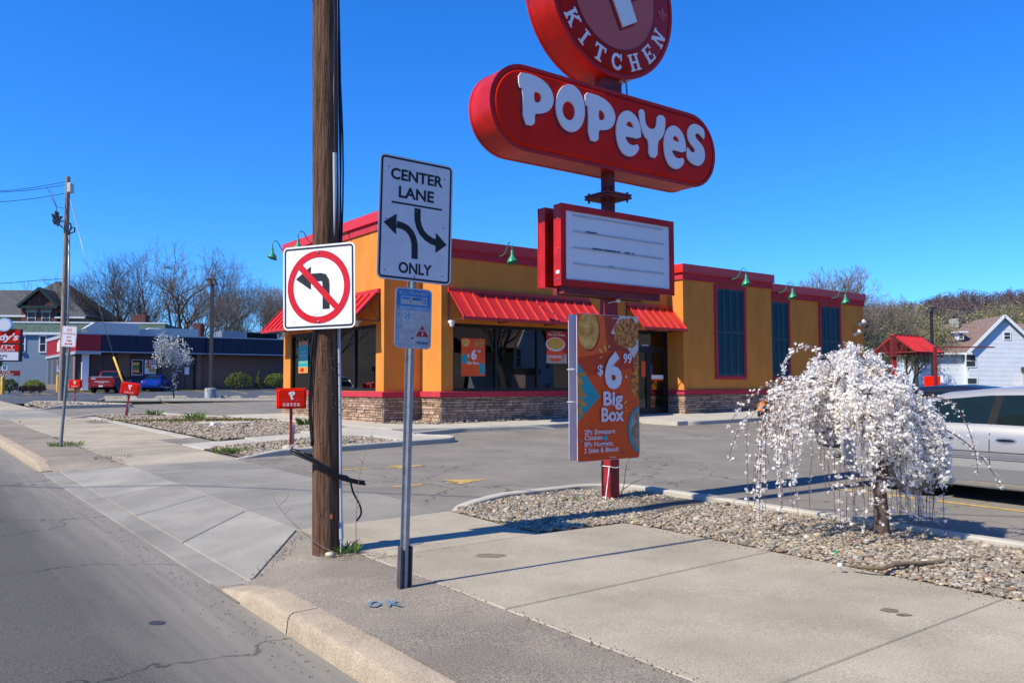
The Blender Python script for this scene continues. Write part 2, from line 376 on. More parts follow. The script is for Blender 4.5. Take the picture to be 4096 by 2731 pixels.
# --- verge of patched asphalt beside the kerb
def ap(u, v): return -0.118 + 0.118 * min(1, max(0, (u - 2.17) / 1.23))
def verge(v0, v1, fl0=None, fl1=None):
    """strip u 2.36..3.41; fl0/fl1 give the flare line v(u) at an end, where it dips to the apron"""
    mb = MB(); nu = 7; nv = max(8, int((v1 - v0) / .22)) if v1 - v0 < 40 else 20; vs = []
    for j in range(nv + 1):
        for i in range(nu + 1):
            u = lerp(2.34, 3.41, i / nu); a = fl0(u) if fl0 else v0; b_ = fl1(u) if fl1 else v1; v = lerp(a, b_, j / nv)
            dd = min((v - a) if fl0 else 9, (b_ - v) if fl1 else 9); k = min(1, dd / 1.1); k = k * k * (3 - 2 * k)
            vs.append((u, v, SUV(u, v) - .006 + (ap(u, v) + .004) * (1 - k) + rnd.uniform(-.003, .003)))
    mb.add(vs, [(j * (nu + 1) + i, j * (nu + 1) + i + 1, (j + 1) * (nu + 1) + i + 1, (j + 1) * (nu + 1) + i) for j in range(nv) for i in range(nu)])
    return struct(frame_obj('verge', mb, A_VERGE, smooth=True))
verge(-14, 8, None, lambda u: lerp(6.74, 8.19, max(0, u - 2.41)))
verge(16, 34.2, lambda u: lerp(16.36, 15.52, max(0, u - 2.41)), None)
verge(42.4, 110)
strip('kerb_end_patch', 2.15, 2.42, 6.3, 7.0, -.117, A_VERGE)['kind'] = 'structure'
strip('kerb_end_patch', 2.15, 2.42, 16.2, 17.0, -.117, A_VERGE)['kind'] = 'structure'
# --- street kerb, stone by stone
def kerb_stone(parent, v0, v1, h0=1.0, h1=1.0, mat=KERB_TAN):
    mb = MB(); prof = [(2.155, -0.2), (2.165, -0.13), (2.175, -0.035), (2.19, -0.008), (2.215, 0.004), (2.395, 0.008), (2.405, -0.2)]
    n = 9; vs = []
    for j in range(n + 1):
        v = lerp(v0 + 0.008, v1 - 0.008, j / n); tj = j / n; h = h0 + (h1 - h0) * (max(0, tj - .45) / .55 if h1 < h0 else min(1, tj / .55)); wob = 0.002 * math.sin(v * 5.3 + v0)
        for u, z in prof: vs.append((u + wob * (1 if z > -0.1 else 0), v, SUV(u, v) + (-0.115 + (z + 0.115) * h if z > -0.115 else z) + rnd.uniform(-0.001, 0.001)))
    m = len(prof); fs = [(j * m + i, j * m + i + 1, (j + 1) * m + i + 1, (j + 1) * m + i) for j in range(n) for i in range(m - 1)]
    fs += [tuple(range(m)), tuple(n * m + i for i in range(m))[::-1]]
    return mb.add(vs, fs).build('kerb_stone', mat, parent, smooth=35)
kb = holder('kerb', bedsheet([(2.2, -14), (2.38, -14), (2.38, 6.4), (2.2, 6.4)], -0.15), SOIL)
kerb_stone(kb, 5.38, 6.75, 1, 0.05)
for i in range(9): kerb_stone(kb, 5.38 - 2.05 * (i + 1), 5.38 - 2.05 * i)
kb2 = holder('kerb', bedsheet([(2.2, 17), (2.38, 17), (2.38, 34), (2.2, 34)], -0.15), SOIL)
kerb_stone(kb2, 16.6, 18.3, 0.1, 1)
for i in range(8): kerb_stone(kb2, 18.3 + 2 * i, 20.3 + 2 * i)
kb3 = holder('kerb', bedsheet([(2.2, 43), (2.38, 43), (2.38, 108), (2.2, 108)], -0.15), SOIL)
for i in range(16): kerb_stone(kb3, 43 + 4 * i, 47 + 4 * i)
# --- entrance driveway: gutter strip, sloped apron, level slabs
def ap(u, v): return -0.118 + 0.118 * min(1, max(0, (u - 2.17) / 1.23))
dw = holder('driveway', bedsheet([(2.2, 7.0), (3.4, 8.2), (5.25, 8.2), (5.25, 15.5), (3.4, 15.5), (2.2, 16.4)], -0.2), SOIL)
dv = [8.2, 9.7, 11.2, 12.6, 14.05, 15.5]
ge = [6.9, 9.3, 11.0, 12.7, 14.5, 16.5]
for i in range(5):
    slab(dw, [(2.165, ge[i]), (2.41, lerp(6.75, 16.35, (ge[i] - 6.9) / 9.6)), (2.41, lerp(6.75, 16.35, (ge[i + 1] - 6.9) / 9.6)), (2.165, ge[i + 1])], ap, CONC_GREY, th=0.06)
    k0, k1 = lerp(6.75, 16.35, (dv[i] - 8.2) / 7.3), lerp(6.75, 16.35, (dv[i + 1] - 8.2) / 7.3)
    slab(dw, [(2.41, k0), (3.4, dv[i]), (3.4, dv[i + 1]), (2.41, k1)], ap, CONC_GREY)
    slab(dw, quadp(3.4, 5.25, dv[i], dv[i + 1]), 0, CONC_GREY)
# --- pavement beyond the entrance
sw2 = holder('sidewalk', bedsheet([(3.38, 15.5), (6.2, 15.6), (6.2, 34.1), (3.38, 34.1)], -0.03), SOIL)
vv = 15.5
while vv < 33.5:
    nx = min(vv + 1.95, 34.1); nx = 34.1 if nx > 33.5 else nx
    slab(sw2, quadp(3.4, 5.28, vv, nx), rnd.uniform(-0.006, 0.006), CONC_TAN)
    if vv > 19.4:
        w0 = 5.32 + 0.5 * min(1, (34.1 - vv) / 13)
        slab(sw2, [(5.29, vv), (5.85, vv), (5.85, nx), (5.29, nx)], rnd.uniform(-0.006, 0.006), CONC_TAN)
        slab(sw2, [(5.86, vv), (6.2, vv), (6.2, nx), (5.86, nx)], 0.006, CONC_PALE)
    vv = nx
dw2 = holder('exit_driveway', bedsheet([(2.2, 34.2), (5.4, 34.2), (5.4, 42.4), (2.2, 42.4)], -0.2), SOIL)
for i in range(4):
    a, b = lerp(34.15, 42.4, i / 4), lerp(34.15, 42.4, (i + 1) / 4)
    slab(dw2, quadp(2.17, 3.4, a, b), ap, CONC_GREY); slab(dw2, quadp(3.4, 5.4, a, b), 0, CONC_GREY)
sw3 = holder('sidewalk', bedsheet(quadp(3.38, 5.4, 42.4, 110), -0.03), SOIL)
for i in range(8): slab(sw3, quadp(3.4, 5.35, 42.4 + 2 * i, 44.4 + 2 * i), 0, CONC_TAN)
slab(sw3, quadp(3.4, 5.35, 58.4, 110), 0, CONC_TAN)
# --- parking lots
lot = frame_obj('parking_lot', bedsheet([(5.24, -18), (50, -18), (50, 46), (5.24, 46)], -0.004), A_LOT); struct(lot)
def wsheet(name, pts, off, mat):
    mb = MB().add([(x, y, S(x, y) + off) for x, y in pts], [tuple(range(len(pts)))]); return struct(mb.build(name, mat))
lot2 = wsheet('parking_lot', [XY(5.3, 50.9), XY(6.2, 50.2), XY(9.2, 44.6), (-24.6, 47.2), (3, 47.2), (3, 92), XY(5.3, 110)], 0.012, A_LOT2)
far = None
# --- kerbs round the islands
def kerb_path(name, path, w=0.15, h=0.115, taper=(0, 0), seg=2.6, mat=CONC_PALE, base=-0.1):
    """path in (u, v); kerb lies to the left of the direction of travel"""
    P = [Vector(p) for p in path]; d = [0]
    for i in range(1, len(P)): d.append(d[-1] + (P[i] - P[i - 1]).length)
    tot = d[-1]
    def at(s):
        s = min(max(s, 0), tot)
        for i in range(1, len(P)):
            if s <= d[i] + 1e-9:
                t = (s - d[i - 1]) / max(1e-9, d[i] - d[i - 1]); return P[i - 1].lerp(P[i], t)
        return P[-1]
    def nrm(s):
        a, b = at(s - 0.12), at(s + 0.12); e = (b - a).normalized(); return Vector((-e.y, e.x))
    root = None; cuts = [0]
    while cuts[-1] < tot - 0.3: cuts.append(min(cuts[-1] + seg, tot))
    for c0, c1 in zip(cuts, cuts[1:]):
        n = max(2, int((c1 - c0) / 0.22)); vs = []
        for j in range(n + 1):
            s = lerp(c0 + 0.004, c1 - 0.004, j / n); p, q = at(s), nrm(s)
            hh = h
            if taper[0]: hh *= min(1, max(0.06, s / taper[0]))
            if taper[1]: hh *= min(1, max(0.06, (tot - s) / taper[1]))
            for o, z in ((0.0, base), (0.012, hh - 0.02), (0.03, hh), (w - 0.015, hh), (w, hh - 0.015), (w, base)):
                r = p + q * o; vs.append((r.x, r.y, SUV(r.x, r.y) + z))
        m = 6; fs = [(j * m + i, j * m + i + 1, (j + 1) * m + i + 1, (j + 1) * m + i) for j in range(n) for i in range(m - 1)]
        fs += [tuple(range(m)), tuple(n * m + i for i in range(m))[::-1]]
        mb = MB().add(vs, fs)
        if root is None: root = frame_obj(name, mb, mat, smooth=30); struct(root)
        else: mb.build('kerb_stone', mat, root, smooth=30)
    return root
def arcuv(cu, cv, r, a0, a1, n=8): return [(cu + r * math.cos(R(lerp(a0, a1, i / n))), cv + r * math.sin(R(lerp(a0, a1, i / n)))) for i in range(n + 1)]
K1 = [(5.27, 8.22), (5.5, 8.42)] + [(7.2, 8.42)] + arcuv(7.3, 7.67, 0.75, 90, 0) + [(8.05, 5), (8.05, 1), (8.05, -12)]
kerb_path('island_kerb', K1[::-1], taper=(0, 0.9))
K2 = [(5.27, 15.48), (5.6, 15.62), (7.5, 15.75), (9.3, 16.0)] + arcuv(10.1, 16.75, 0.7, -95, 60) + [(10.25, 17.6), (10.6, 18.05), (12.4, 18.75), (15.3, 18.2)]
kerb_path('island_kerb', K2, taper=(0.9, 0.8))
K3 = [(5.3, 34.12), (5.7, 33.95), (7.4, 33.9)] + arcuv(7.7, 33.1, 0.8, 90, 12) + [(8.9, 31), (9.55, 29.5)]
kerb_path('island_kerb', K3[::-1], taper=(0, 0.9), h=0.1)
K4 = [(5.42, 42.4), (5.9, 42.55), (9.3, 42.5), (9.45, 42.9), (7.6, 48.2), (5.9, 50.6)]
kerb_path('island_kerb', K4, h=0.16, taper=(0.9, 0.6))
pa, pb = G(420, 1598, 0.1), G(1180, 1596, 0.1)
KD = [UV(pa.x, pa.y), UV(pb.x, pb.y)]
KD = [(9.3, 43.6), KD[0], KD[1], UV(-3, 48.8)]
kerb_path('island_kerb', [KD[1], KD[2], KD[3]], h=0.15, seg=3.2)
# --- walks beside the restaurant
walk = holder('walkway', bedsheet([(9.9, 21), (12.5, 19), (36, 18), (36, 21), (9.9, 30)], -0.02), SOIL)
slab(walk, [(9.62, 29.6), (10.45, 23.4), (11.75, 23.0), (11.75, 29.65), (10.5, 29.9)], 0.115, CONC_PALE, th=0.2)
slab(walk, [(10.45, 23.4), (10.75, 19.6), (12.3, 18.9), (13.2, 18.85), (13.2, 20.72), (12.95, 21.95), (11.75, 21.9), (11.75, 23.0)], 0.118, CONC_PALE, th=0.2)
slab(walk, [(13.2, 18.85), (15.2, 18.4), (16.0, 18.4), (16.0, 20.72), (13.2, 20.72)], 0.12, CONC_PALE, th=0.2)
slab(walk, [(16.0, 18.45), (19.0, 18.45), (19.0, 20.72), (16.0, 20.72)], lambda u, v: 0.12 - 0.09 * min(1, max(0, (19.6 - v))), CONC_PALE, th=0.2)
for a, b in ((19.0, 21.6), (21.6, 24.2), (24.2, 26.8), (26.8, 30.5), (30.5, 36.5)):
    slab(walk, quadp(a, b, 16.95, 20.72), 0.12, CONC_PALE, th=0.2)
kerb_path('walkway_kerb', [(19.0, 18.35), (19.05, 17.4), (19.6, 16.8), (23, 16.78), (36.5, 16.78)], h=0.12, taper=(0.7, 0))
tac = M('tactile_red', (0.50, 0.17, 0.11), rough=0.8, var=0.12, scale=9)
tp = thing('tactile_panel', 'red paving panel with raised domes on the ramp before the restaurant', 'paving', WP(17.2, 18.62), TH)
tp.rotation_euler = (0, 0, TH)
mb = MB(); mb.prism(quadp(-0.95, 0.95, -0.02, 0.62), lambda x, y: SUV(17.2 + x, 18.62 + y) - SUV(17.2, 18.62) + 0.02, lambda x, y: SUV(17.2 + x, 18.62 + y) - SUV(17.2, 18.62) + 0.047); mb.build('panel', tac, tp)
mb = MB()
for i in range(26):
    for j in range(8):
        x, y = -0.9 + i * 0.072, 0.04 + j * 0.072; z = SUV(17.2 + x, 18.62 + y) - SUV(17.2, 18.62) + 0.046
        mb.lathe([(0.02, 0), (0.012, 0.01)], 5, (x, y, z))
tag(mb.build('dome', tac, tp), kind='stuff')
# path of pale concrete from the pavement to the restaurant
pth = holder('path', bedsheet([(5.3, 17.9), (10.4, 20.1), (10.4, 21.3), (5.3, 19.4)], -0.03), SOIL)
slab(pth, [(5.3, 17.75), (6.9, 18.45), (6.9, 19.95), (6.2, 19.7), (5.3, 19.35)], 0.02, CONC_PALE)
slab(pth, [(6.9, 18.45), (8.6, 19.2), (8.6, 20.6), (6.9, 19.95)], 0.05, CONC_PALE)
slab(pth, [(8.6, 19.2), (9.3, 18.4), (9.5, 16.2), (10.6, 16.5), (10.75, 19.6), (10.55, 21.4), (8.6, 20.6)], 0.09, CONC_PALE)
# painted marks on the lot
def paint(pts, parent=lot, off=0.001, mat=YPAINT, name='painted_line'):
    return MB().add([(u, v, SUV(u, v) + off) for u, v in pts], [tuple(range(len(pts)))]).build(name, mat, parent, fix=False)
def pline(p0, p1, w=0.1):
    a, b = Vector(p0), Vector(p1); e = (b - a).normalized(); k = Vector((-e.y, e.x)) * w / 2
    paint([tuple(a - k), tuple(b - k), tuple(b + k), tuple(a + k)])
pline(GUV(3345, 1953), (10.45, -2)); pline((13.2, 6.9), (13.2, -2))
for base, tip in (((1235, 1885), (1705, 1860)), ((1570, 1946), (1945, 1915))):
    a, b = Vector(GUV(*base)), Vector(GUV(*tip)); e = (b - a).normalized(); k = Vector((-e.y, e.x)); ln = (b - a).length
    hd = 0.62
    paint([tuple(a - k * .06), tuple(b - e * (hd + 0.45) - k * .06), tuple(b - e * (hd + 0.45) + k * .06), tuple(a + k * .06)])
    paint([tuple(b), tuple(b - e * hd + k * .28), tuple(b - e * (hd - .12)), tuple(b - e * hd - k * .28)][::-1])
    paint([tuple(b - e * hd * 1.1 - k * .06), tuple(b - e * (hd - .13) - k * .06), tuple(b - e * (hd - .13) + k * .06), tuple(b - e * hd * 1.1 + k * .06)])
for p, q in (((648, 1609), (765, 1630)), ((860, 1609), (985, 1629)), ((1048, 1607), (1136, 1617))): pline(GUV(*p), GUV(*q), 0.09)
W_PAINT = M('white_blue_paint', (0.25, 0.47, 0.72), rough=0.8, var=0.15, scale=5)
Y2 = M('yellow_new_paint', (0.62, 0.36, 0.07), rough=0.75, var=0.1, scale=8)
def wline(p, q, w=0.11, mat=Y2):
    a, b = G(*p), G(*q); e = (b - a); e.z = 0; e.normalize(); k = Vector((-e.y, e.x, 0)) * w / 2
    pts = [a - k, b - k, b + k, a + k]
    MB().add([(p_.x, p_.y, S(p_.x, p_.y) + 0.017) for p_ in pts], [(0, 1, 2, 3)]).build('painted_line', mat, lot2, fix=False)
for p, q in (((0, 1583.5), (70, 1581.5)), ((275, 1577.5), (328, 1576.5))): wline(p, q, 0.5, W_PAINT)
for p, q in (((86, 1574), (128, 1581)), ((128, 1582), (214, 1580)), ((150, 1571.5), (213, 1580)), ((86, 1574), (190, 1571)), ((118, 1575), (200, 1573)), ((100, 1577), (206, 1576)), ((0, 1593), (130, 1588)), ((110, 1592), (160, 1591)), ((318, 1568), (375, 1576)), ((925, 1564), (990, 1574)), ((1050, 1565), (1110, 1572)), ((780, 1562), (820, 1568))): wline(p, q)
# --- loose gravel in the beds
def inpoly(p, poly):
    x, y = p; c = False; j = len(poly) - 1
    for i in range(len(poly)):
        if (poly[i][1] > y) != (poly[j][1] > y) and x < (poly[j][0] - poly[i][0]) * (y - poly[i][1]) / (poly[j][1] - poly[i][1]) + poly[i][0]: c = not c
        j = i
    return c
PT = (1 + 5 ** .5) / 2
ICO_V = np.array([(-1, PT, 0), (1, PT, 0), (-1, -PT, 0), (1, -PT, 0), (0, -1, PT), (0, 1, PT), (0, -1, -PT), (0, 1, -PT), (PT, 0, -1), (PT, 0, 1), (-PT, 0, -1), (-PT, 0, 1)]) / math.hypot(1, PT)
ICO_F = np.array([(0, 11, 5), (0, 5, 1), (0, 1, 7), (0, 7, 10), (0, 10, 11), (1, 5, 9), (5, 11, 4), (11, 10, 2), (10, 7, 6), (7, 1, 8), (3, 9, 4), (3, 4, 2), (3, 2, 6), (3, 6, 8), (3, 8, 9), (4, 9, 5), (2, 4, 11), (6, 2, 10), (8, 6, 7), (9, 8, 1)])
def np_mesh(name, V, Fc, mat, cols=None, smooth=True):
    me = bpy.data.meshes.new(name); me.vertices.add(len(V)); me.vertices.foreach_set('co', V.astype(np.float32).ravel())
    k = Fc.shape[1]; me.loops.add(Fc.size); me.loops.foreach_set('vertex_index', Fc.astype(np.int32).ravel())
    me.polygons.add(len(Fc)); me.polygons.foreach_set('loop_start', np.arange(0, Fc.size, k, dtype=np.int32))
    me.polygons.foreach_set('use_smooth', np.full(len(Fc), smooth))
    me.update(calc_edges=True); me.materials.append(mat)
    if cols is not None:
        a = me.color_attributes.new('col', 'FLOAT_COLOR', 'POINT'); a.data.foreach_set('color', np.concatenate([cols, np.ones((len(cols), 1))], 1).astype(np.float32).ravel())
    return me
PEB = M('river_pebble', (1, 1, 1), rough=0.75, var=0.12, scale=30, attr='col', spec=0.3, bump=0.2, bscale=60)
PALETTE = np.array([(0.44, 0.37, 0.28), (0.36, 0.30, 0.22), (0.30, 0.27, 0.22), (0.50, 0.42, 0.32), (0.42, 0.39, 0.35), (0.33, 0.22, 0.16), (0.25, 0.24, 0.21), (0.55, 0.50, 0.42), (0.40, 0.31, 0.20), (0.36, 0.33, 0.29)])
def gravel(poly, dens, rad, off, seed, squash=0.42):
    g = np.random.default_rng(seed); us = [p[0] for p in poly]; vs = [p[1] for p in poly]
    n = int(dens * (max(us) - min(us)) * (max(vs) - min(vs))); pts = np.stack([g.uniform(min(us), max(us), n), g.uniform(min(vs), max(vs), n)], 1)
    pts = np.array([p for p in pts if inpoly(p, poly)]); n = len(pts)
    q = g.normal(size=(n, 4)); q /= np.linalg.norm(q, axis=1)[:, None]
    yaw = g.uniform(0, 6.283, n); tilt = g.normal(0, 0.35, n)
    sc = rad * g.lognormal(0, 0.38, n)[:, None] * np.stack([g.uniform(0.9, 1.5, n), g.uniform(0.7, 1.1, n), g.uniform(0.8, 1.2, n) * squash], 1)
    B = ICO_V[None] * (1 + g.normal(0, 0.12, (n, 12, 1))); P = B * sc[:, None, :]
    ct, st = np.cos(tilt)[:, None], np.sin(tilt)[:, None]; x, y, z = P[..., 0] * ct - P[..., 2] * st, P[..., 1], P[..., 0] * st + P[..., 2] * ct
    cy, sy = np.cos(yaw)[:, None], np.sin(yaw)[:, None]; X, Y = x * cy - y * sy, x * sy + y * cy
    zz = np.array([SUV(a, b) + (off(a, b) if callable(off) else off) for a, b in pts]) + g.uniform(-0.004, rad * 0.9, n)
    V = np.stack([X + pts[:, :1], Y + pts[:, 1:], z + zz[:, None]], 2).reshape(-1, 3)
    Fc = (ICO_F[None] + (np.arange(n) * 12)[:, None, None]).reshape(-1, 3)
    cols = PALETTE[g.integers(0, len(PALETTE), n)] * g.uniform(0.55, 1.05, (n, 1)) * np.array([1.0, .96, .88]); cols = np.repeat(cols, 12, 0)
    o = link('gravel', np_mesh('gravel', V, Fc, PEB, cols)); o.rotation_euler = (0, 0, TH)
    return tag(o, kind='stuff')
B1 = [(5.42, 8.25), (5.30, 8.1), (5.22, 6.66), (5.4, 6.5), (5.9, 6.44), (6.30, 6.42), (6.37, 6.0), (6.38, 4), (6.37, 1.0), (7.9, 1.0), (7.9, 7.6), (7.2, 8.26)]
def b1off(u, v): return 0.008 + 0.05 * min(1, max(0, (u - 6.4 if v < 6.4 else min(u - 5.3, (v - 6.4) * .7)) / 0.9))
for nm, pl in (('bed_soil', B1), ('bed_soil', [(5.35, 15.65), (9.4, 16.05), (9.3, 18.4), (8.6, 19.2), (5.3, 17.75)]), ('bed_soil', [(6.2, 19.6), (8.6, 20.6), (10.6, 21.4), (10.45, 23.4), (9.6, 29.5), (8.75, 31), (7.3, 33.8), (6.2, 33.8)]), ('bed_soil', [(5.5, 42.6), (9.3, 42.65), (7.5, 48.1), (5.9, 50.4)]),
               ('bed_soil', [UV(-24.4, 48.0), UV(-5, 48.9), UV(-5, 51), UV(-24, 50)])):
    struct(frame_obj(nm, bedsheet(pl, (lambda u, v: b1off(u, v) - .004) if pl is B1 else 0.028), SOIL))
gravel(B1, 2700, 0.0165, b1off, 1)
gravel([(5.5, 15.7), (9.4, 16.1), (9.3, 18.4), (8.6, 19.15), (5.5, 17.8)], 800, 0.028, 0.035, 2)
gravel([(6.22, 19.65), (8.6, 20.65), (10.55, 21.45), (10.4, 23.4), (9.55, 29.5), (8.75, 31), (7.3, 33.75), (6.22, 33.75)], 620, 0.031, 0.035, 3)
gravel([(5.6, 42.7), (9.25, 42.7), (7.5, 48.0), (5.95, 50.3)], 120, 0.06, 0.05, 4)
gravel([UV(-24.3, 48.15), UV(-5, 49.0), UV(-5, 49.9), UV(-24, 49.4)], 60, 0.06, 0.05, 5)
gravel([(11.75, 21.85), (12.95, 21.85), (12.95, 20.6), (17, 20.6), (17, 20.45), (12.7, 20.4), (11.6, 21.7)], 250, 0.03, 0.13, 6)
# ================================================================ the chicken restaurant
ORANGE = M('stucco_orange', (0.62, 0.228, 0.042), rough=0.9, var=0.10, scale=1.6, stretch=(1, 1, .35), bump=0.35, bscale=55, spec=0.2, fine=0.06, fscale=40)
REDMETAL = M('red_metal', (0.60, 0.02, 0.012), rough=0.38, var=0.05, scale=2, spec=0.5)
PINKRED = M('stucco_crimson', (0.46, 0.035, 0.055), rough=0.85, var=0.1, scale=4, bump=0.2, bscale=60, spec=0.2)
BRONZE = M('dark_bronze_frame', (0.012, 0.012, 0.014), rough=0.4, var=0.1, spec=0.4)
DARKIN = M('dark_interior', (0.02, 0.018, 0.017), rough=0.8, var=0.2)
TEALSH = M('teal_shutter', (0.013, 0.058, 0.060), rough=0.5, var=0.12, scale=3)
GREENL = M('green_lamp_enamel', (0.012, 0.24, 0.12), rough=0.35, var=0.05, spec=0.5)
WHITEP = M('white_plastic', (0.75, 0.74, 0.71), rough=0.5, var=0.05)
SGLASS = GLASS('storefront_glass', (0.42, 0.45, 0.45), 1.95)
STONE_O = M('ledge_stone', (0.39, 0.235, 0.155), rough=0.9, var=0.35, scale=9, bump=0.6, bscale=30, spec=0.2, orand=0.38, col2=(0.46, 0.33, 0.235))
STONE_J = M('ledge_stone_far', (1, 1, 1), rough=0.9, var=0.25, scale=9, bump=0.5, bscale=30, spec=0.2, attr='col')
MORTAR = M('mortar_dark', (0.06, 0.05, 0.045), rough=1, var=0.2)
U0, V0 = 12.96, 20.66
ZB = SUV(U0, V0) + 0.12
def bz(z): return z - ZB
rest = thing('restaurant_building', 'orange stucco chicken restaurant with red awnings and stone base', 'building', Vector((*XY(U0, V0), ZB)), TH)
UA, VA = 11.686, 21.81          # street front and its corner
UC, VC = 22.75, 19.96           # bay that stands forward
UD = 27.96; UE = 35.9; VE = 29.6
z_main = PV(1822, 958, V0)[1]; z_bay = PV(2735, 1056, VC)[1]; z_right = PV(3300, 1160, V0)[1]; z_tow = PU(1360, 902, UA)[1]
z_led = PV(1765, 1565, V0)[1]; z_leb = PV(1765, 1588, V0)[1]
def fr(p0, d, n):                # wall frame: p0 (u, v), run direction d, outward normal n -> matrix to building space
    m = Matrix.Identity(4)
    m[0][0], m[1][0] = d; m[0][1], m[1][1] = -n[0], -n[1]; m[0][3], m[1][3] = p0[0] - U0, p0[1] - V0
    return m
def wallpanel(m, L, z0, z1, holes, depth=0.22):
    xs = sorted({0, L, *[h[0] for h in holes], *[h[1] for h in holes]}); zs = sorted({z0, z1, *[h[2] for h in holes], *[h[3] for h in holes]})
    mb = MB()
    for a, b in zip(xs, xs[1:]):
        for c, d in zip(zs, zs[1:]):
            cx, cz = (a + b) / 2, (c + d) / 2
            if any(h[0] < cx < h[1] and h[2] < cz < h[3] for h in holes): continue
            mb.add([(a, 0, c), (b, 0, c), (b, 0, d), (a, 0, d)], [(0, 1, 2, 3)])
    for x0, x1, c, d in holes:
        mb.add([(x0, 0, c), (x1, 0, c), (x1, 0, d), (x0, 0, d), (x0, depth, c), (x1, depth, c), (x1, depth, d), (x0, depth, d)],
               [(0, 1, 5, 4), (1, 2, 6, 5), (2, 3, 7, 6), (3, 0, 4, 7)])
    return mb.xform(m)
def storefront(m, x0, x1, z0, z1, cuts, name='window', door=False):
    """frame bars and one pane per opening"""
    fw = 0.07; y0, y1 = 0.05, 0.15; xs = [x0] + cuts + [x1]
    mb = MB(); mb.box(x0, x1, y0, y1, z0, z0 + fw * 1.2); mb.box(x0, x1, y0, y1, z1 - fw * 1.5, z1)
    for x in xs:
        a = x if x == x0 else (x - fw if x == x1 else x - fw / 2)
        mb.box(a, a + fw, y0 - 0.003, y1 + 0.003, z0 + fw * 1.2, z1 - fw * 1.5)
    w_ = mb.xform(m).build(name, BRONZE, rest)
    for a, b in zip(xs, xs[1:]):
        MB().add([(a + fw * .6, 0.10, z0 + fw), (b - fw * .6, 0.10, z0 + fw), (b - fw * .6, 0.10, z1 - fw), (a + fw * .6, 0.10, z1 - fw)], [(0, 1, 2, 3)]).xform(m).build('pane', SGLASS, w_, fix=False)
    return w_
mF = fr((U0, V0), (1, 0), (0, -1)); mS = fr((UA, VE), (0, -1), (-1, 0)); mT = fr((UA, VA), (1, 0), (0, -1)); mN = fr((U0, VA), (0, -1), (-1, 0))
mB1 = fr((UC, V0), (0, -1), (-1, 0)); mB2 = fr((UC, VC), (1, 0), (0, -1)); mB3 = fr((UD, VC), (0, 1), (1, 0)); mR = fr((UD, V0), (1, 0), (0, -1)); mE = fr((UE, V0), (0, 1), (1, 0))
zlo = 0.0
wz0, wz1 = bz(z_led) + 0.005, bz(PV(1812, 1291, V0)[1])
fx = lambda px, y=1500, v=V0: PV(px, y, v)[0] - U0
fw_l, fw_r = fx(1812), fx(2345)
dr_l, dr_r = fx(2512), UC - U0 - 0.02
dz1 = bz(PV(2600, 1322, V0)[1])
wallpanel(mF, UC - U0, zlo, bz(z_main) - 0.1, [(fw_l, fw_r, wz0, wz1), (dr_l, dr_r, 0.03, dz1)]).build('wall', ORANGE, rest)
lx = lambda px, y=1500: VE - PU(px, y, UA)[0]
sw_l, sw_r = lx(1161), lx(1503)
wallpanel(mS, VE - VA, zlo, bz(z_tow) - 0.1, [(sw_l, sw_r, wz0, wz1)]).build('wall', ORANGE, rest)
wallpanel(mT, U0 - UA, zlo, bz(z_tow) - 0.1, []).build('wall', ORANGE, rest)
wallpanel(mN, VA - V0, zlo, bz(z_main) - 0.1, []).build('wall', ORANGE, rest)
wallpanel(mB1, V0 - VC, zlo, bz(z_bay) - 0.1, []).build('wall', ORANGE, rest)
wallpanel(mB2, UD - UC, zlo, bz(z_bay) - 0.1, []).build('wall', ORANGE, rest)
wallpanel(mB3, V0 - VC, zlo, bz(z_bay) - 0.1, []).build('wall', ORANGE, rest)
wallpanel(mR, UE - UD, zlo, bz(z_right) - 0.1, []).build('wall', ORANGE, rest)
wallpanel(mE, VE - V0, zlo, bz(z_right) - 0.1, []).build('wall', ORANGE, rest)
mb = MB(); mb.add([(UA - U0, VE - V0, zlo), (UE - U0, VE - V0, zlo), (UE - U0, VE - V0, bz(z_right) - .1), (UA - U0, VE - V0, bz(z_tow) - .1)], [(0, 1, 2, 3)]); mb.build('wall', ORANGE, rest, fix=False)
# tower back and flat roof
mb = MB(); mb.box(1.4, UE - U0 - 0.1, 0.15, VE - V0 - 0.1, bz(z_right) - 0.75, bz(z_right) - 0.6); mb.box(UC - U0 + .1, UD - U0 - .1, VC - V0 + .1, 0.3, bz(z_bay) - .75, bz(z_bay) - .62)
mb.box(UA - U0 + 0.4, 0.3, VA - V0 + 0.05, VE - V0 - 0.1, bz(z_tow) - 0.5, bz(z_tow) - 0.35); mb.build('roof', M('roof_membrane', (0.5, 0.5, 0.5), var=0.1), rest)
mb = MB(); mb.box(0.2, 0.35, VA - V0 - 0.02, VE - V0, bz(z_main) - 0.8, bz(z_tow) - 0.1); mb.build('wall', ORANGE, rest)
mb = MB(); mb.box(UC - U0 + 0.02, UC - U0 + 0.2, 0.05, 0.9, bz(z_bay) - 0.8, bz(z_main) - 0.1); mb.box(UC - U0 - 0.5, UC - U0 + 0.02, 0.3, 0.9, bz(z_bay) - 0.8, bz(z_main) - 0.1); mb.build('wall', ORANGE, rest)
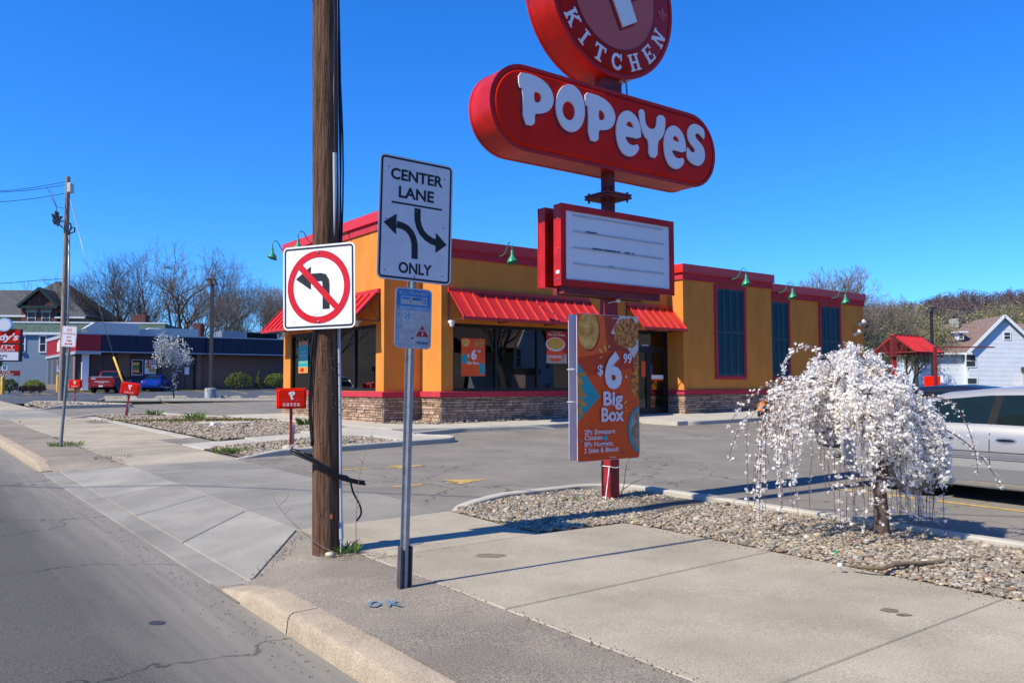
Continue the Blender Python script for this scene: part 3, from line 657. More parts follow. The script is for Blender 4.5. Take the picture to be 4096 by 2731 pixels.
# roof trim: red coping over a crimson band, the two in separate parts
def trim(poly, z, closed=False):
    P = [Vector((a - U0, b - V0)) for a, b in poly]; n = len(P)
    def off(d):
        out = []
        for i in range(n):
            e1 = (P[i] - P[i - 1]).normalized() if i > 0 else (P[1] - P[0]).normalized(); e2 = (P[(i + 1) % n] - P[i]).normalized() if i < n - 1 else e1
            n1, n2 = Vector((e1.y, -e1.x)), Vector((e2.y, -e2.x)); b = (n1 + n2).normalized(); out.append(P[i] + b * (d / max(0.4, b.dot(n1))))
        return out
    for nm, o0, o1, za, zb_, mt in (('coping', -0.3, 0.10, z - 0.30, z, REDMETAL), ('crimson_band', -0.2, 0.05, z - 0.56, z - 0.31, PINKRED), ('drip_edge', 0.0, 0.125, z - 0.315, z - 0.295, REDMETAL)):
        A, B = off(o0), off(o1); vs = []
        for p in A: vs += [(p.x, p.y, za), (p.x, p.y, zb_)]
        k = len(vs)
        for p in B: vs += [(p.x, p.y, za), (p.x, p.y, zb_)]
        fs = []
        for i in range(n - 1):
            a, b = 2 * i, 2 * i + 2
            fs += [(k + a, k + b, k + b + 1, k + a + 1), (a, a + 1, b + 1, b), (a + 1, k + a + 1, k + b + 1, b + 1), (a, b, k + b, k + a)]
        fs += [(0, k, k + 1, 1), (2 * n - 2, 2 * n - 1, k + 2 * n - 1, k + 2 * n - 2)]
        MB().add(vs, fs).build(nm, mt, rest)
trim([(UA, VE), (UA, VA), (U0 + 0.2, VA)], bz(z_tow))
trim([(U0, VA), (U0, V0), (UC + 0.05, V0)], bz(z_main))
trim([(UC, V0 + 0.6), (UC, VC), (UD, VC), (UD, V0 + 0.4)], bz(z_bay))
trim([(UD - 0.1, V0), (UE, V0), (UE, VE)], bz(z_right))
# crimson ledge over the stone base
def ledge(poly):
    P = [Vector((a - U0, b - V0)) for a, b in poly]; n = len(P); mb = MB()
    def off(d):
        out = []
        for i in range(n):
            e1 = (P[i] - P[i - 1]).normalized() if i > 0 else (P[1] - P[0]).normalized(); e2 = (P[i + 1] - P[i]).normalized() if i < n - 1 else e1
            n1, n2 = Vector((e1.y, -e1.x)), Vector((e2.y, -e2.x)); b = (n1 + n2).normalized(); out.append(P[i] + b * (d / max(0.4, b.dot(n1))))
        return out
    O, I = off(0.09), off(-0.02); zt, zb_ = bz(z_led), bz(z_leb); vs = []
    for a, b in zip(O, I): vs += [(b.x, b.y, zb_), (a.x, a.y, zb_), (a.x, a.y, zt - 0.015), (b.x, b.y, zt)]
    fs = [(4 * i + j, 4 * i + 4 + j, 4 * i + 4 + (j + 1) % 4, 4 * i + (j + 1) % 4) for i in range(n - 1) for j in range(4)] + [(0, 1, 2, 3), (4 * n - 1, 4 * n - 2, 4 * n - 3, 4 * n - 4)]
    mb.add(vs, fs).build('ledge', PINKRED, rest)
ledge([(UA, VE), (UA, VA), (U0, VA), (U0, V0), (U0 + dr_l, V0)])
ledge([(UC, V0 - 0.001), (UC, VC), (UD, VC), (UD, V0), (UE, V0)])
# stacked ledge stone: each stone its own piece, the smallest-looking ones joined
stones = []
def stonewall(m, L, d0=0.0, seed=0):
    g = random.Random(seed); z = -0.02
    MB().add([(0, -0.012, -0.05), (L, -0.012, -0.05), (L, -0.012, bz(z_leb)), (0, -0.012, bz(z_leb))], [(0, 1, 2, 3)]).xform(m).build('stone_backing', MORTAR, rest, fix=False)
    while z < bz(z_leb) - 0.02:
        h = min(g.choice((0.055, 0.07, 0.085, 0.1)), bz(z_leb) - z)
        if bz(z_leb) - z - h < 0.03: h = bz(z_leb) - z
        x = 0.0 - g.uniform(0, 0.2)
        while x < L:
            ln = g.uniform(0.16, 0.55); a, b = max(x, -0.03), min(x + ln, L + 0.03)
            if b - a > 0.03: stones.append((m, a + 0.004, b - 0.004, z + 0.003, z + h - 0.003, g.uniform(0.025, 0.06), g.random()))
            x += ln
        z += h
stonewall(mS, VE - VA, seed=1); stonewall(mT, U0 - UA - 0.01, seed=2); stonewall(mN, VA - V0, seed=3); stonewall(mF, dr_l, seed=4)
stonewall(mB1, V0 - VC, seed=5); stonewall(mB2, UD - UC, seed=6); stonewall(mR, UE - UD, seed=7)
def stone_pts(s, g):
    m, a, b, c, d, p, q = s; e = 0.008; j = lambda k=0.006: g.uniform(-k, k)
    return [(a, 0, c), (b, 0, c), (b, 0, d), (a, 0, d), (a + e + j(), -p + j(), c + e), (b - e + j(), -p + j(), c + e), (b - e + j(), -p + j(), d - e), (a + e + j(), -p + j(), d - e)]
SF = [(4, 5, 6, 7), (0, 1, 5, 4), (1, 2, 6, 5), (2, 3, 7, 6), (3, 0, 4, 7)]
def vis(s):
    m, a, b, c, d, p, q = s; w_ = rest.matrix_basis @ (m @ Vector(((a + b) / 2, 0, (c + d) / 2))); n = (rest.matrix_basis.to_3x3() @ m.to_3x3()) @ Vector((0, -1, 0)); e = w_ - EYE
    px = CX + FPX * e.dot(RGT) / e.dot(FWD)
    hid = 2300 < px < 2560 or 1265 < px < 1375 or 1115 < px < 1235 or px > 2960
    return (0 if hid else 1) * (b - a) * (d - c) * max(0.01, -n.dot(e)) / e.length ** 3
stones.sort(key=vis, reverse=True); g_ = random.Random(5)
for s in stones[:300]:
    MB().add(stone_pts(s, g_), SF).xform(s[0]).build('stone', STONE_O, rest)
mb = MB()
for s in stones[300:]:
    k = 0.62 + 0.76 * s[6]; mb.col = (0.42 * k, 0.275 * k, 0.19 * k); mb.add([s[0] @ Vector(p) for p in stone_pts(s, g_)], SF)
tag(mb.build('stone_veneer', STONE_J, rest), kind='stuff')
# windows, entrance
storefront(mF, fw_l, fw_r, wz0, wz1, [fx(1989), fx(2155)])
storefront(mS, sw_l, sw_r, wz0, wz1, [lx(1240), lx(1330), lx(1411)])
door = thing('entrance_door', None, None); door.parent = rest
del door
dm = fx(2600); dh = bz(PV(2600, 1398, V0)[1])
mb = MB(); mb.box(dr_l, dr_l + .07, .05, .15, .03, dz1); mb.box(dr_r - .09, dr_r, .05, .15, .03, dz1); mb.box(dr_l + .07, dr_r - .09, .053, .147, dz1 - .1, dz1); mb.box(dr_l + .07, dr_r - .09, .053, .147, dh, dh + .12); mb.xform(mF)
ent = mb.build('entrance_frame', BRONZE, rest)
MB().add([(dr_l + .07, .1, dh + .12), (dr_r - .09, .1, dh + .12), (dr_r - .09, .1, dz1 - .1), (dr_l + .07, .1, dz1 - .1)], [(0, 1, 2, 3)]).xform(mF).build('pane', SGLASS, ent, fix=False)
for a, b in ((dr_l + .075, dm - .005), (dm + .005, dr_r - .095)):
    mb = MB(); mb.box(a, a + .1, .06, .13, .05, dh - .01); mb.box(b - .1, b, .06, .13, .05, dh - .01); mb.box(a + .1, b - .1, .063, .127, dh - .13, dh - .01); mb.box(a + .1, b - .1, .063, .127, .05, .3)
    dd = mb.xform(mF).build('door', BRONZE, rest)
    MB().add([(a + .09, .1, .28), (b - .09, .1, .28), (b - .09, .1, dh - .12), (a + .09, .1, dh - .12)], [(0, 1, 2, 3)]).xform(mF).build('pane', SGLASS, dd, fix=False)
    hx = b - .06 if a < dm - .3 else a + .06
    MB().tube([(hx, .06, .75), (hx, 0.0, .78), (hx, 0.0, 1.1), (hx, .06, 1.13)], .012, 6).xform(mF).build('handle', BRONZE, dd, smooth=True)
# dim dining room behind the glass
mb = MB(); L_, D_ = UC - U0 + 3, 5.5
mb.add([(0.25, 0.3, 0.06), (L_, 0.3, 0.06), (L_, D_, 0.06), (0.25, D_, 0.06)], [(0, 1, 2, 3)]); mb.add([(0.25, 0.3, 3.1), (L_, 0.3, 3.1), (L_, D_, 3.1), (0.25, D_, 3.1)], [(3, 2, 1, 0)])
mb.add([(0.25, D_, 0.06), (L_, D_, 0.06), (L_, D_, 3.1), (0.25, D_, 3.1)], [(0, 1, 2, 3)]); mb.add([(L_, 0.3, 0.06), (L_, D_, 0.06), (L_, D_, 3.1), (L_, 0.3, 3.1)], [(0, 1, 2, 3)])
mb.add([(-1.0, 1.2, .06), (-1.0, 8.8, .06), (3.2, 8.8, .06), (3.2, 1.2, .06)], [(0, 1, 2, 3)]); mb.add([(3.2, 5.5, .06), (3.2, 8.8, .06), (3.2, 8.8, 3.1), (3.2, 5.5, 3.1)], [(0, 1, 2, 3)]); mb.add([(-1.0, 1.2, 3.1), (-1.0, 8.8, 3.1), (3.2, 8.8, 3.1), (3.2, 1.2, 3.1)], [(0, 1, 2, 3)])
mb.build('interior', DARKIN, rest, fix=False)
mb = MB()
for i in range(5):
    x = 1.2 + i * 1.35; mb.box(x, x + .7, 1.0, 1.7, .74, .78); mb.box(x + .32, x + .38, 1.3, 1.4, .06, .74); mb.box(x - .35, x - .28, 1.0, 1.5, .06, 1.0); mb.box(x - .35, x - .02, 1.0, 1.5, .44, .49)
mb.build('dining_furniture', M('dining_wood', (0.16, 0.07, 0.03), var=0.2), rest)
# awnings: pans and seams on a tube frame
PAN = M('awning_red', (0.54, 0.02, 0.014), rough=0.4, var=0.06, scale=3, spec=0.5)
TUBE = M('awning_frame', (0.08, 0.03, 0.025), rough=0.5)
def awning(m, x0, x1, zt, zb_, out, n):
    root = MB(); root.box(x0 - .02, x1 + .02, -0.09, 0.0, zt - 0.10, zt + 0.04)
    aw = root.xform(m).build('awning', PAN, rest)
    A = lambda x, t: Vector((x, lerp(-0.05, -out, t), lerp(zt - 0.02, zb_ + 0.03, t)))
    nn = Vector((0, -(zt - zb_), -out)).normalized() * -1
    nrm = Vector((0, -(zt - zb_ - .05), out - .05)).normalized()
    if nrm.z < 0: nrm = -nrm
    for i in range(n):
        a, b = lerp(x0, x1, i / n), lerp(x0, x1, (i + 1) / n); p = [A(a + .004, 0), A(b - .004, 0), A(b - .004, 1), A(a + .004, 1)]
        MB().add(p + [q - nrm * .012 for q in p], [(0, 1, 2, 3), (7, 6, 5, 4), (0, 4, 5, 1), (1, 5, 6, 2), (2, 6, 7, 3), (3, 7, 4, 0)]).xform(m).build('pan', PAN, aw)
    for i in range(n + 1):
        a = lerp(x0, x1, i / n); MB().beam(A(a, 0.08) + nrm * .02, A(a, 1) + nrm * .02, 0.022, 0.05, nrm).xform(m).build('seam', PAN, aw)
    MB().box(x0 - .03, x1 + .03, -out - .035, -out + .01, zb_ - 0.05, zb_ + 0.045).xform(m).build('fascia', PAN, aw)
    mb = MB(); w_ = 0.03
    k = max(2, int((x1 - x0) / 1.6)); xs = [x0 + .02] + [lerp(x0, x1, i / k) for i in range(1, k)] + [x1 - .02]
    for x in xs:
        mb.beam((x, -.02, zt - .05), (x, -.02, zb_ - .03), w_); mb.beam((x, -.02, zb_ - .02), (x, -out, zb_ - .01), w_); mb.beam((x, -.02, zt - .05), (x, -out + .02, zb_), w_)
        mb.beam((x, -.03, zb_), tuple(A(x, .5)), w_ * .8)
    mb.beam((x0, -out + .03, zb_ - .03), (x1, -out + .03, zb_ - .03), w_)
    mb.xform(m).build('frame', TUBE, aw)
    return aw
za_t, za_b = bz(PV(1791, 1156, V0)[1]), bz(PV(1791, 1278, V0)[1])
awning(mF, fx(1791, 1200), fx(2350, 1200), za_t, za_b, 0.86, 14)
awning(mF, fx(2503, 1200), UC - U0 + 0.0, bz(PV(2510, 1216, V0)[1]), za_b, 0.86, 6)
awning(mS, VE - 29.5, lx(1522, 1170), za_t, za_b, 0.86, 17)
# shuttered windows
def shutter(m, x0, x1, z0, z1):
    f = 0.13
    mb = MB()
    for a, b, c, d in ((x0, x1, z0, z0 + f), (x0, x1, z1 - f, z1), (x0, x0 + f, z0 + f, z1 - f), (x1 - f, x1, z0 + f, z1 - f)): mb.bbox(a, b, -0.06, 0.0, c, d, .008)
    root = mb.xform(m).build('shuttered_window', PINKRED, rest)
    n = 4; iw = (x1 - x0 - 2 * f) / n
    for i in range(n):
        a, b = x0 + f + i * iw + .004, x0 + f + (i + 1) * iw - .004; c, d = z0 + f, z1 - f; mid = (c + d) / 2
        mb = MB(); mb.box(a, a + .045, -.035, 0, c, d); mb.box(b - .045, b, -.035, 0, c, d)
        for zc in (c, mid - .04, d - .08): mb.box(a + .045, b - .045, -.033, 0, zc, zc + .08)
        k = int((d - c) / .06)
        for j in range(k):
            zc = c + (j + .5) * (d - c) / k; mb.add([(a + .045, -.03, zc - .03), (b - .045, -.03, zc - .03), (b - .045, -.012, zc + .025), (a + .045, -.012, zc + .025)], [(0, 1, 2, 3)])
        mb.xform(m).build('shutter', TEALSH, root, fix=False)
    MB().add([(x0 + f, -.003, z0 + f), (x1 - f, -.003, z0 + f), (x1 - f, -.003, z1 - f), (x0 + f, -.003, z1 - f)], [(0, 1, 2, 3)]).xform(m).build('backing', TEALSH, root, fix=False)
bx = lambda px, y=1300: PV(px, y, VC)[0] - UC
rx = lambda px, y=1300: PV(px, y, V0)[0] - UD
zs0, zs1 = bz(PV(2980, 1517, VC)[1]), bz(PV(2857, 1137, VC)[1])
shutter(mB2, bx(2857), bx(2981), zs0, zs1)
w3 = rx(3361) - rx(3274); shutter(mR, rx(3274), rx(3361), zs0, bz(PV(3274, 1212, V0)[1])); shutter(mR, rx(3157) - w3, rx(3157), zs0, bz(PV(3274, 1212, V0)[1]))
# gooseneck lamps
def gooseneck(m, x, z):
    mb = MB(); mb.lathe([(.07, 0), (.07, .02), (.05, .035)], 12); mb.xform(Matrix.Translation((x, 0, z)) @ Matrix.Rotation(R(90), 4, 'X'))
    root = mb.xform(m).build('gooseneck_lamp', GREENL, rest, smooth=30)
    pts = [(x, k * .83, z + dz) for k, dz in ((-.02, 0), (-.42, .03), (-.55, .1), (-.66, .26), (-.74, .36), (-.84, .39), (-.93, .34), (-.96, .24), (-.96, .1))]
    MB().tube(pts, .017, 8).xform(m).build('arm', GREENL, root, smooth=True)
    sh = MB().lathe([(.035, .12), (.045, .10), (.045, -.02), (.06, -.05), (.14, -.17), (.165, -.24), (.16, -.245), (.13, -.17), (.05, -.06), (.01, -.05)], 16)
    # skirt cut on the slant
    sh.v = [(a, b, c - (0.35 * b + 0.02 if c < -.2 else 0)) for a, b, c in sh.v]
    sh.xform(Matrix.Translation((x, -.797, z + .0))).xform(m).build('shade', GREENL, root, smooth=40)
for px, py in ((1987, 1030),): gooseneck(mF, fx(px, py), bz(PV(px, py, V0)[1]))
gooseneck(mB2, bx(2915, 1120), bz(PV(2915, 1120, VC)[1]))
for px, py in ((3103, 1173), (3315, 1195)): gooseneck(mR, rx(px, py), bz(PV(px, py, V0)[1]))
zl = bz(PU(1404, 938, UA)[1])
for x in (lx(1404, 938), lx(1404, 938) - 2.35, lx(1404, 938) - 4.7): gooseneck(mS, x, zl)
# cameras and floodlamps
def dome(m, x, z):
    mb = MB().lathe([(.09, .06), (.09, .0), (.075, -.03), (.07, -.07), (.05, -.12), (.01, -.14)], 14); mb.box(-.05, .05, 0, .16, -.01, .05)
    mb.xform(Matrix.Translation((x, -.14, z))).xform(m).build('security_camera', WHITEP, rest, smooth=40)
dome(mF, fx(1797, 1290), bz(PV(1797, 1290, V0)[1])); dome(mS, lx(1136 + 16, 1352), za_b - .05); dome(mS, lx(1445, 1262), za_b + .02)
for px, py in ((3436, 1297), (3417, 1337)):
    x, z = rx(px, py), bz(PV(px, py, V0)[1]); mb = MB().lathe([(.1, 0), (.1, .03), (.05, .05), (.055, .12), (.09, .2), (.1, .3), (.085, .32), (.03, .33)], 12)
    mb.xform(Matrix.Translation((x, 0, z)) @ Matrix.Rotation(R(90), 4, 'X') @ Matrix.Rotation(R(-25), 4, 'X')).xform(m := mR).build('floodlight', WHITEP, rest, smooth=40)
# house number
wall_label = lambda parent, m, body, x, z, h, mat, y, **k: None
NUMW = M('number_white', (0.75, 0.75, 0.75), var=0.03); NUMB = M('number_black', (0.01, 0.01, 0.012), var=0.03)
def on_wall(m, o):                    # turn a sign-space object (x, y, z) into wall space
    me = o.data; me.transform(m); return o
nx, nz = fx(2588, 1387), bz(PV(2588, 1387, V0)[1])
for i, ch in enumerate('164'):
    on_wall(mF, MB().plate([(nx - .165 + i * .11, nz - .085), (nx - .06 + i * .11, nz - .085), (nx - .06 + i * .11, nz + .085), (nx - .165 + i * .11, nz + .085)], .09, .098).build('number_tile', NUMW, ent))
    on_wall(mF, text(ent, ch, nx - .112 + i * .11, nz, .12, NUMB, y=.088, name='numeral', bold=.02))
# ================================================================ signs
SIGNRED = M('sign_red_face', (0.70, 0.014, 0.002), rough=0.4, var=0.1, scale=2.2, spec=0.12)
SIGNRIM = M('sign_red_rim', (0.48, 0.014, 0.010), rough=0.35, var=0.2, scale=3.5, spec=0.25)
SIGNWHT = M('sign_white_face', (0.80, 0.80, 0.80), rough=0.35, var=0.02)
DKRED = M('sign_dark_red', (0.16, 0.004, 0.006), rough=0.4, var=0.05)
PINKF = M('sign_faded_red', (0.56, 0.10, 0.075), rough=0.4, var=0.06, scale=2)
ORNG = M('sign_orange_edge', (0.75, 0.10, 0.015), rough=0.35, var=0.05)
POSTRED = M('post_red_paint', (0.30, 0.018, 0.02), rough=0.5, var=0.2, scale=8, bump=0.1)
RUSTRED = M('post_dark_red', (0.17, 0.02, 0.022), rough=0.6, var=0.3, scale=12, bump=0.2)
BLACKP = M('sign_black', (0.012, 0.012, 0.014), rough=0.5, var=0.3, scale=20)
GALV = M('galvanised_steel', (0.30, 0.32, 0.34), rough=0.45, var=0.18, scale=14, metal=0.55)
ALUM = M('aluminium_sheet', (0.5, 0.51, 0.52), rough=0.5, var=0.1, metal=0.4)
SIGNALW = M('reflective_white', (0.78, 0.79, 0.80), rough=0.45, var=0.03, scale=40, bump=0.02, bscale=200)
SIGNGRY = M('aged_white_sheeting', (0.62, 0.64, 0.67), rough=0.5, var=0.05, scale=9)
TRAFRED = M('traffic_red', (0.60, 0.006, 0.012), rough=0.4, var=0.04)
TIE = M('zip_tie_white', (0.8, 0.8, 0.78), var=0.02)
HOLE = M('hole_dark', (0.01, 0.008, 0.007), var=0.1)
def fill2d(loops):
    cu = bpy.data.curves.new('f', 'CURVE'); cu.dimensions = '2D'; cu.fill_mode = 'BOTH'
    for lp in loops:
        s = cu.splines.new('POLY'); s.points.add(len(lp) - 1)
        for p, (x, y) in zip(s.points, lp): p.co = (x, y, 0, 1)
        s.use_cyclic_u = True
    o = bpy.data.objects.new('f', cu); me = bpy.data.meshes.new_from_object(o)
    vs = [(v.co.x, v.co.y) for v in me.vertices]; fs = [tuple(p.vertices) for p in me.polygons]
    bpy.data.objects.remove(o); bpy.data.curves.remove(cu); bpy.data.meshes.remove(me); return vs, fs
def smooth_loop(p, it=2):
    for _ in range(it):
        q = []
        for i in range(len(p)):
            a, b = p[i], p[(i + 1) % len(p)]; q += [(a[0] * .75 + b[0] * .25, a[1] * .75 + b[1] * .25), (a[0] * .25 + b[0] * .75, a[1] * .25 + b[1] * .75)]
        p = q
    return p
def flat(parent, loops, y, mat, name, thick=0.0):
    vs, fs = fill2d(loops); mb = MB()
    mb.add([(a, y, b) for a, b in vs], fs)
    if thick:
        for lp in loops:
            n = len(lp); mb.add([(a, y, b) for a, b in lp] + [(a, y + thick, b) for a, b in lp], [(i, (i + 1) % n, n + (i + 1) % n, n + i) for i in range(n)])
    return mb.build(name, mat, parent, fix=False)
# slab-serif capitals as strokes in a unit box
SL = {
 'K': [((.2, 0), (.2, 1), .22), ((.3, .42), (.78, .95), .17), ((.42, .55), (.82, .05), .2), ((0, .06), (.42, .06), .12), ((0, .94), (.42, .94), .12), ((.56, .94), (.98, .94), .12), ((.58, .06), (1, .06), .12)],
 'I': [((.5, 0), (.5, 1), .24), ((.2, .06), (.8, .06), .12), ((.2, .94), (.8, .94), .12)],
 'T': [((.5, 0), (.5, 1), .24), ((.22, .06), (.78, .06), .12), ((.03, .93), (.97, .93), .14), ((.09, .7), (.09, .95), .12), ((.91, .7), (.91, .95), .12)],
 'H': [((.22, 0), (.22, 1), .22), ((.78, 0), (.78, 1), .22), ((.2, .5), (.8, .5), .14), ((0, .06), (.44, .06), .12), ((.56, .06), (1, .06), .12), ((0, .94), (.44, .94), .12), ((.56, .94), (1, .94), .12)],
 'E': [((.24, 0), (.24, 1), .24), ((.05, .06), (.92, .06), .12), ((.05, .94), (.92, .94), .12), ((.2, .5), (.66, .5), .12), ((.87, .0), (.87, .3), .12), ((.87, .7), (.87, 1), .12), ((.66, .38), (.66, .62), .1)],
 'N': [((.18, 0), (.18, 1), .16), ((.82, 0), (.82, 1), .16), ((.2, .96), (.8, .04), .22), ((0, .06), (.38, .06), .12), ((0, .94), (.3, .94), .12), ((.62, .94), (1, .94), .12)],
 'R': [((.22, 0), (.22, 1), .22), ((.1, .94), (.6, .94), .12), ((.2, .5), (.6, .5), .12), ((.72, .58), (.72, .88), .2), ((.5, .5), (.84, .04), .2), ((0, .06), (.44, .06), .12), ((.66, .06), (1, .06), .12)],
 'X': [((.12, .95), (.88, .05), .24), ((.88, .95), (.12, .05), .17), ((0, .06), (.38, .06), .12), ((.62, .06), (1, .06), .12), ((0, .94), (.38, .94), .12), ((.62, .94), (1, .94), .12)]}
def slab_letter(parent, ch, x, z, w, h, ang, mat, y, name='letter', depth=0.006):
    mb = MB(); ca, sa = math.cos(ang), math.sin(ang)
    def T(p): a, b = (p[0] - .5) * w, (p[1] - .5) * h; return (x + a * ca - b * sa, z + a * sa + b * ca)
    if ch == 'C':
        segs = [((.5 + .36 * math.cos(R(a)), .5 + .42 * math.sin(R(a))), (.5 + .36 * math.cos(R(a + 22)), .5 + .42 * math.sin(R(a + 22))), .2) for a in range(45, 310, 22)] + [((.88, .62), (.88, .98), .1)]
    else: segs = SL[ch]
    for i, (p, q, t) in enumerate(segs):
        a, b = Vector((p[0] * w, p[1] * h)), Vector((q[0] * w, q[1] * h)); d = (b - a).normalized(); k = Vector((-d.y, d.x)) * (t * min(w, h) * .5)
        e = d * (.03 * h if ch == 'C' else 0)
        pts = [a - e - k, b + e - k, b + e + k, a - e + k]; mb.plate([T((p_.x / w, p_.y / h)) for p_ in pts], y - 0.0004 * (i + 1), y + depth)
    return mb.build(name, mat, parent)
# ---- the tall restaurant sign
PU0, PV0 = 7.19, 7.52
zg = SUV(PU0, PV0) + 0.03
pyl = thing('pylon_sign', 'tall red restaurant pylon sign on a square post with blank letter board', 'sign', Vector((*XY(PU0, PV0), zg)), TH)
def pz(z): return z - zg
hp = 0.082
MB().bbox(-hp, hp, -hp, hp, -0.2, pz(3.70), .008).build('post', POSTRED, pyl)
MB().bbox(-hp * .8, hp * .8, -hp * .8, hp * .8, pz(3.70), pz(4.30), .008).build('upper_post', RUSTRED, pyl)
mb = MB(); mb.box(-.21, .21, -.21, .21, pz(3.93), pz(3.955)); mb.box(-.21, .21, -.21, .21, pz(3.965), pz(3.99))
for a in (-.17, .17):
    for b in (-.17, .17): mb.tube([(a, b, pz(3.89)), (a, b, pz(4.02))], .014, 6)
for a, b in ((.09, 0), (-.09, 0), (0, .09), (0, -.09)): mb.beam((a, b, pz(3.99)), (a * 1.05, b * 1.05, pz(4.1)), .02)
mb.build('flange', RUSTRED, pyl)
# lozenge cabinet
LV0, LV1 = 7.35, 7.77
zt, zbm = PV(2095, 250, LV0)[1], PV(2095, 594, LV0)[1]
zt = (zt + PV(2776, 469, LV0)[1]) / 2; zbm = (zbm + PV(2776, 755, LV0)[1]) / 2
ul, ur = PV(1960, 420, LV0)[0] - PU0, PV(2860, 620, LV0)[0] - PU0; rr = (zt - zbm) / 2; zc = (zt + zbm) / 2
def loz(inset, n=18):
    r = rr - inset; return arcp(ur - rr, pz(zc), r, -90, 90, n) + arcp(ul + rr, pz(zc), r, 90, 270, n)
mb = MB(); mb.plate(loz(0), LV0 + .012 - PV0, LV1 - .012 - PV0); lzc = mb.build('lozenge_cabinet', SIGNRIM, pyl, smooth=40)
for y0, y1 in ((LV0 - PV0, LV0 + .035 - PV0), (LV1 - .035 - PV0, LV1 - PV0)):
    A, B = loz(-.006), loz(.035); n = len(A); mb = MB(); vs = []
    for p in A: vs += [(p[0], y0, p[1]), (p[0], y1, p[1])]
    for p in B: vs += [(p[0], y0, p[1]), (p[0], y1, p[1])]
    m_ = 2 * n; fs = []
    for i in range(n):
        a, b = 2 * i, 2 * ((i + 1) % n); fs += [(a, b, b + 1, a + 1), (m_ + a, m_ + a + 1, m_ + b + 1, m_ + b), (a, m_ + a, m_ + b, b), (a + 1, b + 1, m_ + b + 1, m_ + a + 1)]
    mb.add(vs, fs).build('retainer', SIGNRIM, lzc, smooth=30)
yf = LV0 - PV0
def pan_face(mb, outer, inner, y0, y1):      # moulded face: bevelled rim up to a raised panel
    n = len(outer); vs = [(a, y0, b) for a, b in outer] + [(a, y1, b) for a, b in inner]
    mb.add(vs, [(i, (i + 1) % n, n + (i + 1) % n, n + i) for i in range(n)] + [tuple(range(n, 2 * n))]); return mb
pan_face(MB(), loz(.035), loz(.075), yf + .02, yf - .012).build('sign_face', SIGNRED, lzc, smooth=35)
Z1 = lambda pts, v: [(lambda q: (q[0] - PU0, pz(q[1])))(PV(1850 + x / 1.96, y / 1.96, v)) for x, y in pts]
e_out = [(1273, 1066), (1400, 1095), (1398, 1020), (1385, 960), (1355, 905), (1310, 870), (1275, 868), (1240, 890), (1215, 940), (1205, 1000), (1207, 1070), (1222, 1140), (1250, 1195), (1285, 1222), (1325, 1230), (1360, 1210), (1388, 1165), (1372, 1130), (1340, 1143), (1305, 1130), (1283, 1098)]
e_in = [(1281, 987), (1290, 962), (1308, 950), (1328, 962), (1340, 990), (1343, 1008)]
e2 = lambda p: [(1578 + (x - 1205) * .892, 980 + (y - 865) * .945 + (x - 1205) * .03) for x, y in p]
GL = {'P': [[(440, 568), (520, 578), (600, 610), (660, 655), (700, 715), (716, 775), (708, 830), (680, 870), (640, 888), (600, 893), (566, 890), (566, 990), (476, 972), (474, 692), (443, 684)], [(560, 720), (590, 722), (612, 740), (620, 768), (612, 795), (590, 808), (562, 800)]],
      'O': [[(846 + 114 * math.cos(t), 849 + 186 * math.sin(t) + 22 * math.cos(t)) for t in [i * math.pi / 16 for i in range(32)]], [(833 + 50 * math.cos(t), 870 + 74 * math.sin(t) + 10 * math.cos(t)) for t in [i * math.pi / 12 for i in range(24)]]],
      'p': [[(960, 722), (1040, 742), (1110, 775), (1160, 820), (1192, 880), (1200, 930), (1185, 985), (1150, 1015), (1110, 1022), (1066, 1018), (1066, 1115), (986, 1098), (988, 835), (963, 825)], [(1068, 860), (1095, 868), (1112, 890), (1117, 915), (1108, 940), (1090, 945), (1068, 940)]],
      'E': [e_out, e_in], 'Y': [[(1382, 855), (1428, 865), (1430, 950), (1445, 990), (1475, 1015), (1505, 1010), (1520, 985), (1525, 900), (1588, 912), (1590, 985), (1580, 1050), (1555, 1090), (1530, 1112), (1528, 1242), (1460, 1228), (1460, 1103), (1428, 1070), (1402, 1005), (1388, 930)]],
      'e': [e2(e_out), e2(e_in)],
      'S': [[(1897, 1018), (1897, 1102), (1868, 1060), (1838, 1042), (1822, 1060), (1832, 1090), (1868, 1125), (1895, 1170), (1902, 1220), (1892, 1270), (1862, 1302), (1820, 1295), (1785, 1270), (1758, 1235), (1760, 1145), (1785, 1185), (1808, 1200), (1825, 1185), (1818, 1160), (1785, 1125), (1765, 1080), (1763, 1030), (1778, 990), (1810, 970), (1850, 980)]]}
def halfcut(p, hard):                         # round the soft corners a little
    return smooth_loop(p, 1)
for k, lps in GL.items():
    L3 = [halfcut(Z1(lp, LV0 - .03), 0) for lp in lps]
    flat(lzc, [[(a - .028, b - .038) for a, b in lp] for lp in L3], yf - .0135, DKRED, 'letter_shadow')
    cxx = sum(a for a, b in L3[0]) / len(L3[0]); czz = sum(b for a, b in L3[0]) / len(L3[0])
    flat(lzc, [[(cxx + (a - cxx) * 1.035, czz + (b - czz) * 1.025) for a, b in L3[0]]], yf - .016, SIGNRED, 'letter_edge', .004)
    flat(lzc, L3, yf - .032, SIGNWHT, 'letter', .016)
for x in (ul + .75, ur - .95): MB().add([(x, -.03, pz(zt) - .01), (x + .16, -.03, pz(zt) - .01), (x + .15, -.03, pz(zt) + .07), (x, .03, pz(zt) - .01), (x + .16, .03, pz(zt) - .01), (x + .15, .03, pz(zt) + .07)], [(0, 1, 2), (5, 4, 3), (0, 3, 4, 1), (1, 4, 5, 2), (2, 5, 3, 0)]).build('lifting_lug', SIGNRIM, lzc)
